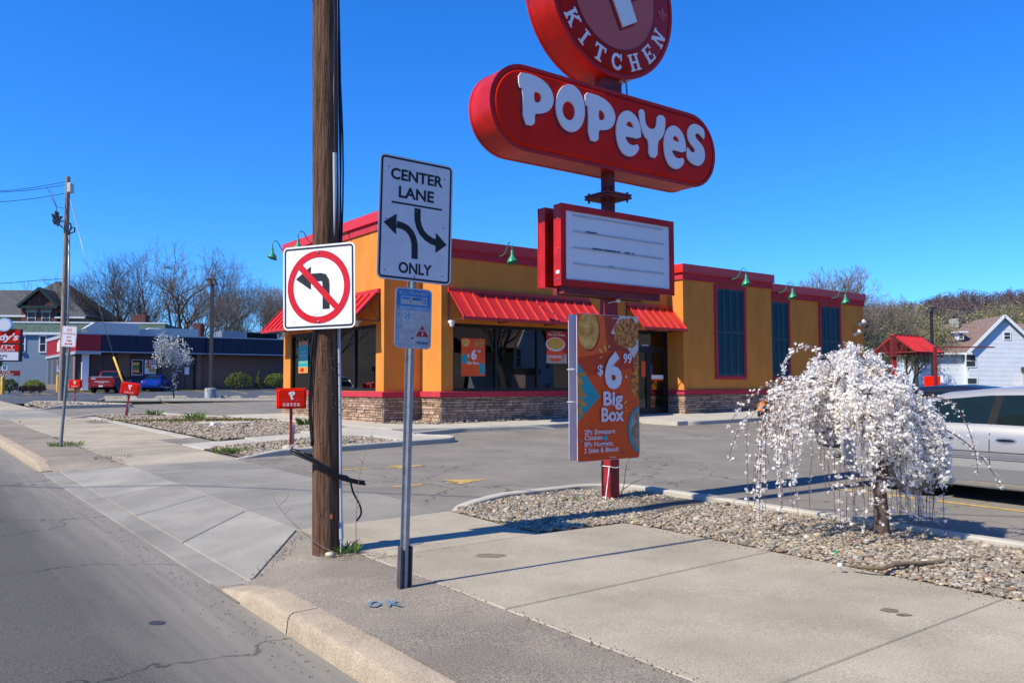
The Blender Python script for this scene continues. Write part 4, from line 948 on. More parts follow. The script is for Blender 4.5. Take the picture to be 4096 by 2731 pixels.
# round cabinet
CV0, CV1 = 7.36, 7.84
cu_, cr = 7.18 - PU0, 1.06
zcirc = PV(2528, 329, CV0)[1] + cr
def circ(r, n=56): return arcp(cu_, pz(zcirc), r, 0, 360 - 360 / n, n - 1)
rc = MB().plate(circ(cr), CV0 + .012 - PV0, CV1 - .012 - PV0).build('round_cabinet', SIGNRIM, pyl, smooth=40)
for y0, y1 in ((CV0 - PV0, CV0 + .035 - PV0), (CV1 - .035 - PV0, CV1 - PV0)):
    A, B = circ(cr + .006), circ(cr - .04); n = len(A); vs = []
    for p in A: vs += [(p[0], y0, p[1]), (p[0], y1, p[1])]
    for p in B: vs += [(p[0], y0, p[1]), (p[0], y1, p[1])]
    m_ = 2 * n; fs = []
    for i in range(n):
        a, b = 2 * i, 2 * ((i + 1) % n); fs += [(a, b, b + 1, a + 1), (m_ + a, m_ + a + 1, m_ + b + 1, m_ + b), (a, m_ + a, m_ + b, b), (a + 1, b + 1, m_ + b + 1, m_ + a + 1)]
    MB().add(vs, fs).build('retainer', SIGNRIM, rc, smooth=30)
yc = CV0 - PV0
pan_face(MB(), circ(cr - .04), circ(cr - .10), yc + .02, yc - .01).build('sign_face', M('sign_maroon_face', (0.38, 0.008, 0.004), rough=0.35, var=0.05, spec=.15), rc, smooth=35)
flat(rc, [circ(.70)], yc - .014, PINKF, 'disc', .005)
flat(rc, [circ(.715), circ(.70)], yc - .018, M('sign_purple_edge', (0.2, 0.02, 0.05), var=0.05), 'disc_edge', .005)
BIGP = [[(1255, 215), (1365, 175), (1310, 0), (1400, -30), (1475, -110), (1485, -220), (1430, -320), (1330, -375), (1180, -395), (1000, -400), (1010, -300), (1078, -290)], [(1230, -265), (1330, -235), (1345, -160), (1285, -110)]]
P3 = [Z1(lp, CV0 - .03) for lp in BIGP]
flat(rc, [[(a - .035, b - .055) for a, b in P3[0]]], yc - .021, DKRED, 'letter_shadow')
flat(rc, [[(a - .008, b - .018) for a, b in P3[0]]], yc - .025, ORNG, 'letter_edge', .005)
flat(rc, P3, yc - .04, SIGNWHT, 'letter', .012)
for ch, zx, zy in (('K', 885, 125), ('I', 975, 268), ('T', 1090, 370), ('C', 1212, 455), ('H', 1347, 475), ('E', 1467, 430), ('N', 1548, 312)):
    p = Z1([(zx, zy)], CV0 - .02)[0]; a = math.atan2(p[1] - pz(zcirc), p[0] - cu_)
    rad = .865; slab_letter(rc, ch, cu_ + rad * math.cos(a), pz(zcirc) + rad * math.sin(a), (.195 if ch != 'I' else .17), .215, a + math.pi / 2, SIGNWHT, yc - .014)
p = Z1([(1597, 125)], CV0 - .02)[0]; a = math.atan2(p[1] - pz(zcirc), p[0] - cu_); fx_, fz_ = cu_ + .865 * math.cos(a), pz(zcirc) + .865 * math.sin(a)
fl = MB()
for q in ([(-.018, -.01), (0, -.03), (.018, -.01), (.028, .05), (0, .11), (-.028, .05)], [(-.02, -.02), (-.05, .03), (-.085, .03), (-.08, -.005), (-.06, .0), (-.05, -.03)], [(.02, -.02), (.05, -.03), (.06, 0), (.08, -.005), (.085, .03), (.05, .03)], [(-.05, -.045), (.05, -.045), (.05, -.03), (-.05, -.03)], [(0, -.1), (.03, -.055), (-.03, -.055)]):
    fl.plate([(fx_ + x_ * .95, fz_ + z_ * .95) for x_, z_ in q], yc - .0135, yc)
fl.build('fleur_emblem', PINKF, rc)
mb = MB(); mb.box(-.12, .12, -.1, .1, pz(zt) - .01, pz(zcirc - cr) + .03); mb.box(.12, .2, -.06, .06, pz(zt) + .02, pz(zcirc - cr) - .01); mb.build('connector', RUSTRED, pyl)
MB().tube([(.2, -.05, pz(zcirc - cr) + .05), (.28, -.06, pz(zcirc - cr) + .02), (.3, -.06, pz(zt) + .02), (.27, -.05, pz(zt) - .02)], .012, 6).build('conduit', GALV, pyl, smooth=True)
# letter board: two cabinets back to back
BV = 7.30
bl, br = PV(2244, 975, BV)[0] - PU0, PV(2695, 1035, BV)[0] - PU0
bt, bb = (PV(2244, 812, BV)[1] + PV(2695, 889, BV)[1]) / 2, (PV(2244, 1140, BV)[1] + PV(2695, 1181, BV)[1]) / 2
for y0, y1, front in ((BV - PV0, BV - PV0 + .135, True), (BV - PV0 + .295, BV - PV0 + .43, False)):
    f = .075; mb = MB()
    ys = y0 if front else y1
    mb.box(bl, br, y0 + (.015 if front else 0), y1 - (0 if front else .015), pz(bb), pz(bt))
    cab = mb.build('letter_board', SIGNRIM, pyl)
    mb = MB(); ya, yb = (y0 - .004, y0 + .016) if front else (y1 - .016, y1 + .004)
    for a, b, c, d in ((bl - .004, br + .004, pz(bt) - f, pz(bt) + .004), (bl - .004, br + .004, pz(bb) - .004, pz(bb) + f), (bl - .004, bl + f, pz(bb) + f, pz(bt) - f), (br - f, br + .004, pz(bb) + f, pz(bt) - f)): mb.box(a, b, ya, yb, c, d)
    mb.build('frame', SIGNRIM, cab)
    yy = y0 + .011 if front else y1 - .011
    MB().add([(bl + f * .9, yy, pz(bb) + f * .9), (br - f * .9, yy, pz(bb) + f * .9), (br - f * .9, yy, pz(bt) - f * .9), (bl + f * .9, yy, pz(bt) - f * .9)], [(0, 1, 2, 3)]).build('panel', M('letter_board_white', (0.74, 0.75, 0.76), rough=0.3, var=0.04, scale=2), cab, fix=False)
    if front:
        TR = M('clear_track', (0.50, 0.52, 0.55), rough=0.25, var=0.1, scale=4)
        for i in range(5):
            z_ = lerp(pz(bt) - f - .035, pz(bb) + f + .012, i / 4); mb = MB(); mb.box(bl + .19, br - .19, yy - .006, yy, z_ - .02, z_ + .004); mb.box(bl + .19, br - .19, yy - .012, yy - .006, z_ - .02, z_ - .013); mb.build('track', TR, cab)
        mb = MB()
        for row, segs in ((1, ((.33, .43), (.435, .455))), (2, ((.4, .51), (.52, .65), (.66, .7), (.75, .81), (.83, .85))), (3, ((.58, .59), (.61, .62)))):
            z_ = lerp(pz(bt) - f - .035, pz(bb) + f + .012, row / 4)
            for s0, s1 in segs: MB().box(lerp(bl + .19, br - .19, s0 - .2), lerp(bl + .19, br - .19, s1 - .2), yy - .009, yy - .0065, z_ - .002, z_ + .012).build('letter_scrap', BLACKP, cab)
        mb = MB()
        for zz_ in (.08, .45, .82): mb.lathe([(.012, 0), (.008, .006)], 6, (0, 0, 0)); mb.v[-12:] = [(bl - .006 + c * 0 - 0.0 - c, y0 + .05 + a, lerp(pz(bb), pz(bt), zz_) + b) for a, b, c in mb.v[-12:]]
        mb.build('bolt', GALV, cab)
        MB().box(bl - .004, bl, y0 + .03, y0 + .09, pz(bb) + .14, pz(bb) + .18).build('rating_sticker', SIGNWHT, cab)
mb = MB(); mb.box(bl + .06, br - .25, -.2, -.11, pz(bb) - .09, pz(bb)); mb.box(bl + .06, br - .45, -.075, .0, pz(bb) - .1, pz(bb) - .02); mb.build('crossbar', RUSTRED, pyl)
mb = MB(); mb.tube([(-.1, -.1, pz(bb) - .15), (-.03, -.105, pz(bb) - .13), (.03, -.105, pz(bb) - .13), (.1, -.1, pz(bb) - .125)], .006, 5); mb.bbox(.02, .09, -.125, -.085, pz(bb) - .125, pz(bb) - .09, .01); mb.build('cable', SIGNWHT, pyl)
# ---- poster boards strapped to the post
PW = 7.405
ORP = M('poster_orange', (0.85, 0.09, 0.01), rough=0.35, var=0.05, scale=1.5)
ORD = M('poster_brick', (0.42, 0.05, 0.025), rough=0.35, var=0.12, scale=2.5)
ORB = M('poster_bright', (0.95, 0.13, 0.015), rough=0.35, var=0.06)
BISC = M('poster_biscuit', (0.80, 0.30, 0.03), rough=0.4, var=0.3, scale=9, col2=(1.0, 0.56, 0.14))
CHIK = M('poster_chicken', (0.40, 0.085, 0.012), rough=0.4, var=0.4, scale=22, col2=(0.9, 0.34, 0.07), lo=.4, hi=.6)
FRY = M('poster_fries', (0.62, 0.26, 0.04), rough=0.4, var=0.2, scale=12)
TEALP = M('poster_teal', (0.01, 0.34, 0.36), rough=0.4, var=0.06)
CREAM = M('poster_cream', (0.62, 0.55, 0.45), rough=0.4, var=0.3, scale=8, col2=(0.35, 0.17, 0.05), lo=.45, hi=.6)
PAPER = M('poster_paper', (0.7, 0.6, 0.52), rough=0.5, var=0.1, scale=20)
WPRINT = M('poster_white', (0.78, 0.76, 0.76), rough=0.4, var=0.02)
YPRINT = M('poster_yellow', (0.8, 0.5, 0.1), rough=0.4, var=0.02)
pos = thing('promotional_poster', 'orange food poster strapped to the front of the red pylon post', 'poster', Vector((*XY(PU0, PW), zg)), TH)
P4 = lambda x, y: (lambda q: (q[0] - PU0, q[1] - zg))(PV(2250 + x / 1.9125, 1220 + y / 1.9125, PW))
A_, B_ = P4(118, 50), P4(582, 1178); C_, D_ = P4(585, 100), P4(105, 1190)
px0, px1 = (A_[0] + D_[0]) / 2, (B_[0] + C_[0]) / 2; pz0, pz1 = (B_[1] + D_[1]) / 2, (A_[1] + C_[1]) / 2
board = MB().plate(rrect(px0, px1, pz0, pz1, .035), -.0, .006).build('board', SIGNWHT, pos)
def clip(poly):
    for axis, lim, sg in ((0, px0 + .004, 1), (0, px1 - .004, -1), (1, pz0 + .004, 1), (1, pz1 - .004, -1)):
        out = []
        for i in range(len(poly)):
            a, b = poly[i - 1], poly[i]; ia, ib = (a[axis] - lim) * sg >= 0, (b[axis] - lim) * sg >= 0
            if ia != ib: t = (lim - a[axis]) / (b[axis] - a[axis]); out.append((a[0] + (b[0] - a[0]) * t, a[1] + (b[1] - a[1]) * t))
            if ib: out.append(b)
        poly = out
        if not poly: return poly
    return poly
_lay = [0]
def pr(pts, mat, name='print', parent=None):
    q = clip([P4(*p) for p in pts])
    if len(q) < 3: return
    _lay[0] += 1; vs, fs = fill2d([q]); MB().add([(a, -.0012 - _lay[0] * .0004, b) for a, b in vs], fs).build(name, mat, parent or board, fix=False)
def ell(cx, cy, a, b, n=28, wob=0, sd=0, rot=0):
    g = random.Random(sd); o = []
    for i in range(n):
        t = 2 * math.pi * i / n; k = 1 + g.uniform(-wob, wob); x, y = a * k * math.cos(t), b * k * math.sin(t); o.append((cx + x * math.cos(rot) - y * math.sin(rot), cy + x * math.sin(rot) + y * math.cos(rot)))
    return o
_lay[0] = 1; MB().plate(rrect(px0 + .004, px1 - .004, pz0 + .004, pz1 - .004, .033), -.0016, -.0004).build('print', ORP, board)
pr([(310, 40), (600, 40), (600, 360), (345, 350)], ORD); pr([(100, 405), (345, 362), (600, 350), (600, 470), (100, 560)], M('poster_mid', (0.62, 0.055, 0.012), rough=0.35, var=0.15, scale=2))
pr([(100, 40), (312, 40), (343, 358), (100, 404)], ORB); pr(ell(205, 205, 82, 150), ORD); pr(ell(196, 193, 78, 148, wob=.012), BISC, 'biscuit_print')
pr([(368, 215), (440, 75), (600, 70), (600, 310)], PAPER); pr([(478, 300), (600, 300), (600, 420), (545, 410)], PAPER)
pr(ell(490, 215, 98, 116, 40, .09, 4), CHIK, 'chicken_print'); pr([(575, 345), (548, 400), (530, 520), (520, 640), (555, 700), (590, 730), (600, 345)], CHIK, 'chicken_print')
pr([(100, 415), (115, 440), (285, 700), (120, 885), (100, 900)], TEALP, 'napkin_print')
for x0, y0, x1, y1, w_ in ((95, 545, 178, 520, 28), (130, 555, 122, 690, 26), (112, 560, 155, 600, 26), (105, 660, 178, 695, 26), (140, 640, 130, 800, 24), (100, 720, 180, 765, 26), (112, 780, 155, 860, 28), (105, 840, 112, 905, 20)):
    a, b = Vector((x0, y0)), Vector((x1, y1)); e = (b - a).normalized(); k = Vector((-e.y, e.x)) * w_ / 2; pr([tuple(a - k), tuple(b - k), tuple(b + k), tuple(a + k)], FRY, 'fries_print')
pr(ell(600, 950, 102, 180), TEALP, 'bowl_print'); pr(ell(603, 950, 86, 160), CREAM, 'bowl_print')
for x, y, a, b, rt in ((288, 350, 8, 24, -.7), (320, 330, 7, 26, -.3), (352, 318, 6, 14, .1), (289, 400, 11, 6, 0), (477, 742, 6, 22, .7), (480, 782, 7, 5, 0), (489, 807, 12, 4, 0), (325, 1015, 17, 23, 0)):
    pr(ell(x, y, a, b, 12, rot=rt), TEALP if a == 17 else YPRINT, 'accent_print')
def star(x, y, r, n=6): return [(x + (r if i % 2 == 0 else r * .45) * math.cos(math.pi * i / n), y + 1.15 * (r if i % 2 == 0 else r * .45) * math.sin(math.pi * i / n)) for i in range(2 * n)]
pr(star(134, 1038, 14, 5), TEALP, 'star_print'); pr(star(456, 1126, 10, 5), M('poster_violet', (0.12, 0.02, 0.25), var=0.02), 'star_print'); pr(star(481, 548, 11, 5), WPRINT, 'star_print')
def pt(s, x, y, h, x0, x1, bold=.02, mat=WPRINT):
    c = P4(x, y); hh = (P4(x, y - h / 2)[1] - P4(x, y + h / 2)[1]); text(board, s, c[0], c[1], hh, mat, y=-.0225, fit=P4(x1, y)[0] - P4(x0, y)[0], bold=bold)
pt('6', 380, 502, 276, 314, 446, .045); pt('99', 488, 408, 74, 456, 520, .03); pt('$', 280, 495, 80, 258, 300, .025)
pt('Big', 378, 713, 108, 305, 452, .03); pt('Box', 376, 835, 106, 290, 462, .03)
pt('2Pc Signature', 277, 966, 36, 160, 395); pt('Chicken', 230, 1012, 36, 160, 299); pt('8Pc Nuggets,', 270, 1059, 36, 160, 382); pt('2 Sides & Biscuit', 291, 1105, 36, 160, 424); pt('or', 324, 1013, 16, 313, 336, 0)
for y0, y1 in ((1150, 1154), (1160, 1164)):
    q = [P4(122, y0), P4(315 if y0 < 1155 else 250, y0), P4(315 if y0 < 1155 else 250, y1), P4(122, y1)]; MB().add([(a, -.021, b) for a, b in q], [(0, 1, 2, 3)]).build('fine_print', PINKF, board, fix=False)
for y in (102, 1160):
    q0, q1 = P4(372 if y < 500 else 352, y), P4(410 if y < 500 else 395, y); MB().tube([(q0[0], -.022, q0[1]), (q1[0], -.022, q1[1])], .004, 5).build('zip_tie', TIE, board)
bk = thing('promotional_poster', 'rear poster board tied back to back behind the post, only its white edge showing', 'poster', Vector((*XY(PU0, PV0 + .105), zg)), TH + R(3))
MB().plate(rrect(px0 + .035, px1 + .035, pz0, pz1, .035), 0, .006).build('board', M('poster_back', (0.7, 0.66, 0.72), rough=0.6, var=0.03), bk)
mb = MB()
for z_ in (pz0 + (pz1 - pz0) * .62, pz0 + (pz1 - pz0) * .40):
    for x in (px0 + .02, px1 - .02): mb.tube([(x, -.13, z_), (x + (.0), .02, z_)], .004, 4)
    mb.tube([(px0 + .02, -.13, z_), (px0 - .12, -.2, z_ + .012)], .004, 4)
mb.build('zip_tie', TIE, bk)
MB().tube([(-.095, -.09, .42), (-.095, -.095, .42), (.0, -.097, .40), (.095, -.095, .415), (.095, .095, .42), (-.095, .095, .42), (-.095, -.09, .42)], .006, 5).build('strap', TIE, pyl)
MB().tube([(-.095, -.08, .41), (-.2, -.12, .02)], .006, 5).build('strap_tail', TIE, pyl)
# ---- road signs on posts
def uchannel(parent, h, w=.075, d=.038, mat=GALV, holes=True, z0=-.15):
    prof = [(-w / 2, d), (-w / 2, d - .006), (-w * .2, d - .006 - .0), (-w * .14, .0), (w * .14, 0), (w * .2, d - .006), (w / 2, d - .006), (w / 2, d), (w * .13, d), (w * .1, .008), (-w * .1, .008), (-w * .13, d)]
    mb = MB(); n = len(prof); mb.add([(x, y, z0) for x, y in prof] + [(x, y, h) for x, y in prof], [(i, (i + 1) % n, n + (i + 1) % n, n + i) for i in range(n)] + [tuple(range(n)), tuple(range(2 * n - 1, n - 1, -1))])
    p = mb.build('post', mat, parent)
    if holes:
        mb = MB(); z = .03
        while z < h - .02: mb.plate([(.0045 * math.cos(R(45 * k)), z + .0065 * math.sin(R(45 * k))) for k in range(8)], -.0006, .004); z += .0254 * 1.1
        mb.build('punched_hole', M('hole_pale', (0.25, 0.24, 0.22), var=0.3), p)
    return p
def panel(parent, w, h, z, r, face, border=None, bw=.016, binset=.01, y=-.012, name='sign_panel'):
    pn = MB().plate(rrect(-w / 2, w / 2, z - h / 2, z + h / 2, r), y, y + .003).build(name, ALUM, parent)
    vs, fs = fill2d([rrect(-w / 2 + .001, w / 2 - .001, z - h / 2 + .001, z + h / 2 - .001, r)]); MB().add([(a, y - .0006, b) for a, b in vs], fs).build('sheeting', face, pn, fix=False)
    if border:
        o = rrect(-w / 2 + binset, w / 2 - binset, z - h / 2 + binset, z + h / 2 - binset, max(.01, r - binset)); i = rrect(-w / 2 + binset + bw, w / 2 - binset - bw, z - h / 2 + binset + bw, z + h / 2 - binset - bw, max(.008, r - binset - bw))
        flat(pn, [o, i], y - .0012, border, 'border')
    return pn
def arrow(parent, pts, w, head, y, mat):
    """stem along pts, head = (tip, corner, corner)"""
    n = len(pts); o = stroke(pts, w); A, B = o[:n], o[n:][::-1]; mb = MB()
    for i in range(n - 1): mb.add([(a, y, b) for a, b in (A[i], A[i + 1], B[i + 1], B[i])], [(0, 1, 2, 3)])
    vs, fs = fill2d([smooth_head(head)]); mb.add([(a, y - .0005, b) for a, b in vs], fs); return mb.build('arrow', mat, parent, fix=False)
def smooth_head(h):
    t, a, b = [Vector(x) for x in h]; o = [tuple(t)]; mid = (a + b) / 2
    for c in (a, b):
        inn = (mid - c).normalized(); bk_ = (c - t).normalized()
        o_c = [c - bk_ * .02, c + bk_ * .004 + inn * .006, c + inn * .03]
        o += [tuple(x) for x in (o_c if c is a else o_c[::-1])]
    return o
sp = G(1623, 2348)
csg = thing('road_sign', 'white centre lane turn sign over a blue bus stop plate on a leaning post', 'road sign', sp)
csg.rotation_euler = (R(-0.6), R(1.75), R(34.4))
uchannel(csg, 3.26)
mb = MB(); mb.box(-.05, -.04, -.004, .05, -.1, .3); mb.box(.04, .05, -.004, .05, -.1, .3); mb.box(-.04, .04, .042, .05, -.1, .3); mb.build('ground_sleeve', M('dark_steel', (.12, .12, .13), rough=.5, metal=.6, var=.2), csg)
SW_, SH_ = .64, .96; sz = 2.31 + SH_ / 2
pn = panel(csg, SW_, SH_, sz, .045, SIGNGRY, BLACKP, .016, .012)
fxy = lambda x, y: ((x - .5) * SW_, sz + (.5 - y) * SH_)
text(pn, 'CENTER', *fxy(.5, .148), .088, BLACKP, y=-.0142, fit=.71 * SW_, bold=.03)
text(pn, 'LANE', *fxy(.495, .288), .09, BLACKP, y=-.0142, fit=.48 * SW_, bold=.03)
text(pn, 'ONLY', *fxy(.505, .895), .086, BLACKP, y=-.0142, fit=.45 * SW_, bold=.03)
MB().plate([fxy(.165, .372), fxy(.85, .372), fxy(.85, .387), fxy(.165, .387)][::-1], -.0142, -.013).build('underline', BLACKP, pn)
arrow(pn, [fxy(*p) for p in ((.515, .40), (.515, .46), (.52, .50), (.54, .545), (.58, .59), (.64, .625), (.72, .65), (.80, .66))], .054, [fxy(.93, .665), fxy(.775, .575), (fxy(.775, .745))], -.0142, BLACKP)
arrow(pn, [fxy(*p) for p in ((.49, .815), (.49, .74), (.485, .69), (.465, .645), (.43, .605), (.375, .575), (.31, .56), (.24, .555))], .054, [fxy(.068, .55), fxy(.235, .47), fxy(.235, .64)], -.0142, BLACKP)
mb = MB()
for x, y in ((.12, .1), (.88, .12), (.1, .52), (.88, .53), (.1, .93), (.88, .93), (.5, .425), (.5, .96)):
    a, b = fxy(x, y); mb.plate([(a + .006 * math.cos(R(60 * k)), b + .006 * math.sin(R(60 * k))) for k in range(6)], -.0155, -.012)
mb.build('rivet', M('rivet_grey', (.16, .16, .18), rough=.4, metal=.5), pn)
# bus plate
BLUEF = M('bus_blue', (0.015, 0.19, 0.46), rough=.55, var=.25, scale=5); PALEB = M('bus_faded_blue', (0.16, 0.36, 0.58), rough=.6, var=.25, scale=12); GREYF = M('bus_faded_grey', (0.43, 0.43, 0.42), rough=.6, var=.16, scale=16)
bw_, bh_ = .315, .465; bzc = 2.29 - .03 - bh_ / 2
bp = panel(csg, bw_, bh_, bzc, .035, GREYF, None, y=-.010, name='bus_plate')
bxy = lambda x, y: ((x - .5) * bw_, bzc + (.5 - y) * bh_)
def brect(x0, x1, y0, y1, mat, lay, nm='print'):
    q = [bxy(x0, y1), bxy(x1, y1), bxy(x1, y0), bxy(x0, y0)]; return MB().add([(a, -.0108 - lay * .0005, b) for a, b in q], [(0, 1, 2, 3)]).build(nm, mat, bp, fix=False)
o = rrect(-bw_ / 2 + .012, bw_ / 2 - .012, bzc + bh_ * .13, bzc + bh_ / 2 - .012, .024); vs, fs = fill2d([o]); MB().add([(a, -.0111, b) for a, b in vs], fs).build('print', BLUEF, bp, fix=False)
brect(.06, .94, .30, .375, PALEB, 1.2); brect(.045, .06, .37, .9, PALEB, 1); brect(.94, .955, .37, .9, PALEB, 1); brect(.09, .91, .935, .945, PALEB, 1)
brect(.14, .86, .14, .275, GREYF, 2); brect(.17, .38, .155, .195, BLUEF, 3); brect(.46, .72, .155, .20, BLUEF, 3); brect(.40, .42, .14, .25, BLUEF, 3); brect(.74, .76, .15, .26, BLUEF, 3); brect(.79, .83, .16, .25, BLUEF, 3); brect(.15, .25, .275, .30, BLUEF, 3); brect(.73, .85, .275, .305, BLUEF, 3)
text(bp, 'B.C.TRANSIT', *bxy(.5, .083), .026, GREYF, y=-.0128, fit=.78 * bw_, bold=.012); text(bp, 'BUS STOP', *bxy(.5, .335), .026, GREYF, y=-.0128, fit=.72 * bw_, bold=.01)
for i, ch in enumerate('ROUTE'): text(bp, ch, *bxy(.115, .455 + i * .098), .03, PALEB, y=-.0122, bold=.015)
brect(.22, .46, .385, .55, M('bus_sticker', (.6, .62, .64), rough=.5, var=.05), 1)
flat(bp, [[(bxy(.34, .465)[0] + .033 * math.cos(t), bxy(.34, .465)[1] + .033 * math.sin(t)) for t in [i * math.pi / 10 for i in range(20)]], [(bxy(.34, .465)[0] + .029 * math.cos(t), bxy(.34, .465)[1] + .029 * math.sin(t)) for t in [i * math.pi / 10 for i in range(20)]]], -.0122, BLUEF, 'ring_print')
text(bp, '35', *bxy(.34, .465), .036, BLUEF, y=-.0125, fit=.042, bold=.02)
q = [bxy(.57, .795), bxy(.93, .795), bxy(.75, .61)]; MB().add([(a, -.0122, b) for a, b in q], [(0, 1, 2)]).build('triangle_print', M('bus_red', (.42, .02, .02), var=.05), bp, fix=False)
text(bp, 'ZONE', *bxy(.75, .695), .011, WPRINT, y=-.0128, bold=.02); text(bp, '3', *bxy(.75, .75), .024, WPRINT, y=-.0128, bold=.02); text(bp, '778-3692', *bxy(.74, .9), .021, M('bus_navy', (.02, .05, .16), var=.1), y=-.0122, fit=.36 * bw_, bold=.03)
mb = MB()
for x, y in ((.5, .18), (.48, .83)): a, b = bxy(x, y); mb.plate([(a + .007 * math.cos(R(45 * k)), b + .007 * math.sin(R(45 * k))) for k in range(8)], -.0155, -.010)
mb.build('bolt', HOLE, bp)
# far no-stopping sign
nsp = G(240, 1786)
ns = thing('road_sign', 'white no stopping sign with red lettering on a green post beside the far kerb', 'road sign', nsp)
ns.rotation_euler = (R(0), R(3.2), R(6))
uchannel(ns, 2.62, .07, .04, M('green_post', (.26, .30, .27), rough=.5, metal=.3, var=.15), False)
npn = panel(ns, .31, .46, 2.43, .03, SIGNALW, M('faded_red_ink', (.62, .12, .09), var=.15), .006, .012)
REDI = MATS['faded_red_ink']
for s, z_, h_, w_ in (('NO', 2.575, .07, .11), ('STOPPING', 2.49, .045, .25), ('ANY', 2.415, .05, .11), ('TIME', 2.335, .05, .125)): text(npn, s, 0, z_, h_, REDI, y=-.0142, fit=w_, bold=.012)
MB().plate([(-.09, 2.265), (-.05, 2.29), (-.05, 2.275), (.05, 2.275), (.05, 2.29), (.09, 2.265), (.05, 2.24), (.05, 2.255), (-.05, 2.255), (-.05, 2.24)][::-1], -.0142, -.013).build('arrow', TRAFRED, npn)
# small red lit boxes at the drive openings
def drive_sign(px, py, word, right, label, yaw, lean=(0, 0), bw=.62, bh=.44, ph=.78):
    p = G(px, py, 0.06); t = thing('direction_sign', label, 'sign', p, group='red direction signs at the drives')
    t.rotation_euler = (lean[0], lean[1], yaw)
    MB().bbox(-.03, .03, -.03, .03, -.1, ph, .004).build('post', POSTRED, t)
    bx_ = MB().bbox(-bw / 2, bw / 2, -.09, .09, ph, ph + bh, .012).build('cabinet', SIGNRED, t)
    zc_ = ph + bh / 2
    o, i = rrect(-bw / 2 + .03, bw / 2 - .03, ph + .03, ph + bh - .03, .03), rrect(-bw / 2 + .045, bw / 2 - .045, ph + .045, ph + bh - .045, .03)
    pan_face(MB(), o, i, -.088, -.105).build('sign_face', ORNG if False else SIGNRED, bx_, smooth=30)
    PP = [[(-.02, 1), (.42, 1.02), (.7, .9), (.72, .68), (.55, .52), (.3, .5), (.36, .0), (.08, .02), (.04, .78), (-.06, .76)], [(.3, .82), (.45, .8), (.46, .7), (.3, .68)]]
    tilt = R(15); s = .17
    q = [[(((x - .35) * math.cos(tilt) - (y - .5) * math.sin(tilt)) * s + .02, zc_ + .06 + ((x - .35) * math.sin(tilt) + (y - .5) * math.cos(tilt)) * s) for x, y in lp] for lp in PP]
    flat(bx_, q, -.109, SIGNWHT, 'letter', .003)
    sg = 1 if right else -1; zz = zc_ - .03
    ol = [(-sg * .22, zz - .02), (sg * .12, zz - .02), (sg * .12, zz - .04), (sg * .21, zz), (sg * .12, zz + .04), (sg * .12, zz + .02), (-sg * .22, zz + .02)]
    ic = [(x * .97, zz + (y - zz) * .75) for x, y in ol]
    flat(bx_, [ol, ic], -.1065, PINKF, 'arrow_outline')
    wl = {'ENTER': .075, 'EXIT': .08}[word]; n = len(word)
    for k, ch in enumerate(word): slab_letter(bx_, ch, (k - (n - 1) / 2) * wl, zc_ - .135, .058, .062, 0, SIGNWHT, -.107)
    mb = MB(); mb.box(.035, .075, -.02, .03, -.05, .28); mb.box(.03, .09, -.03, .04, .28, .42); mb.build('electric_box', GALV, t)
    return t
drive_sign(1163, 1778, 'ENTER', True, 'red ENTER sign box with right arrow on a post beside the utility pole', R(18))
drive_sign(503, 1664, 'EXIT', False, 'nearer red EXIT sign box, leaning to the right over the gravel', R(12), (R(2), R(8)))
drive_sign(300, 1612, 'EXIT', False, 'farther red EXIT sign box in front of the red pickup truck', R(4))
# ---- wooden utility pole with the no-left-turn sign
WOOD = M('pole_wood', (0.075, 0.036, 0.02), rough=.9, var=.45, scale=5, bump=.9, bscale=14, stretch=(9, 9, .5), col2=(.22, .125, .078), lo=.3, hi=.7, spec=.15)
WOOD2 = M('pole_wood_grey', (0.22, 0.175, 0.14), rough=.9, var=.35, scale=5, bump=.6, bscale=14, stretch=(9, 9, .5), col2=(.38, .31, .25), spec=.15)
BLKC = M('black_cable', (0.008, 0.008, 0.009), rough=.45, var=.2)
def pole_mesh(h, r0, r1, n=22, seg=26, seed=0, lean=(0, 0), crack=True):
    g = random.Random(seed); mb = MB(); vs = []
    ph = [g.uniform(0, 6.28) for _ in range(4)]
    for j in range(seg + 1):
        t = j / seg; r = lerp(r0, r1, t); z = -.3 + t * (h + .3)
        for k in range(n):
            a = 2 * math.pi * k / n; q = r * (1 + .012 * math.sin(3 * a + ph[0] + 2 * t) + .01 * math.sin(7 * a + ph[1] + 9 * t) + g.uniform(-.006, .006))
            if crack and k == int(n * .735): q -= r * .09
            vs.append((q * math.cos(a) + lean[0] * t * h, q * math.sin(a) + lean[1] * t * h, z))
    fs = [(j * n + k, j * n + (k + 1) % n, (j + 1) * n + (k + 1) % n, (j + 1) * n + k) for j in range(seg) for k in range(n)] + [tuple(seg * n + k for k in range(n))]
    return mb.add(vs, fs)
pp_ = G(1308, 2205)
pole = thing('utility_pole', 'brown wooden utility pole in the foreground, with cables and a conduit', 'utility pole', pp_)
pole_mesh(10.5, .128, .098, 32, 60, 3, (-.0128, 0)).build('shaft', WOOD, pole, smooth=50)
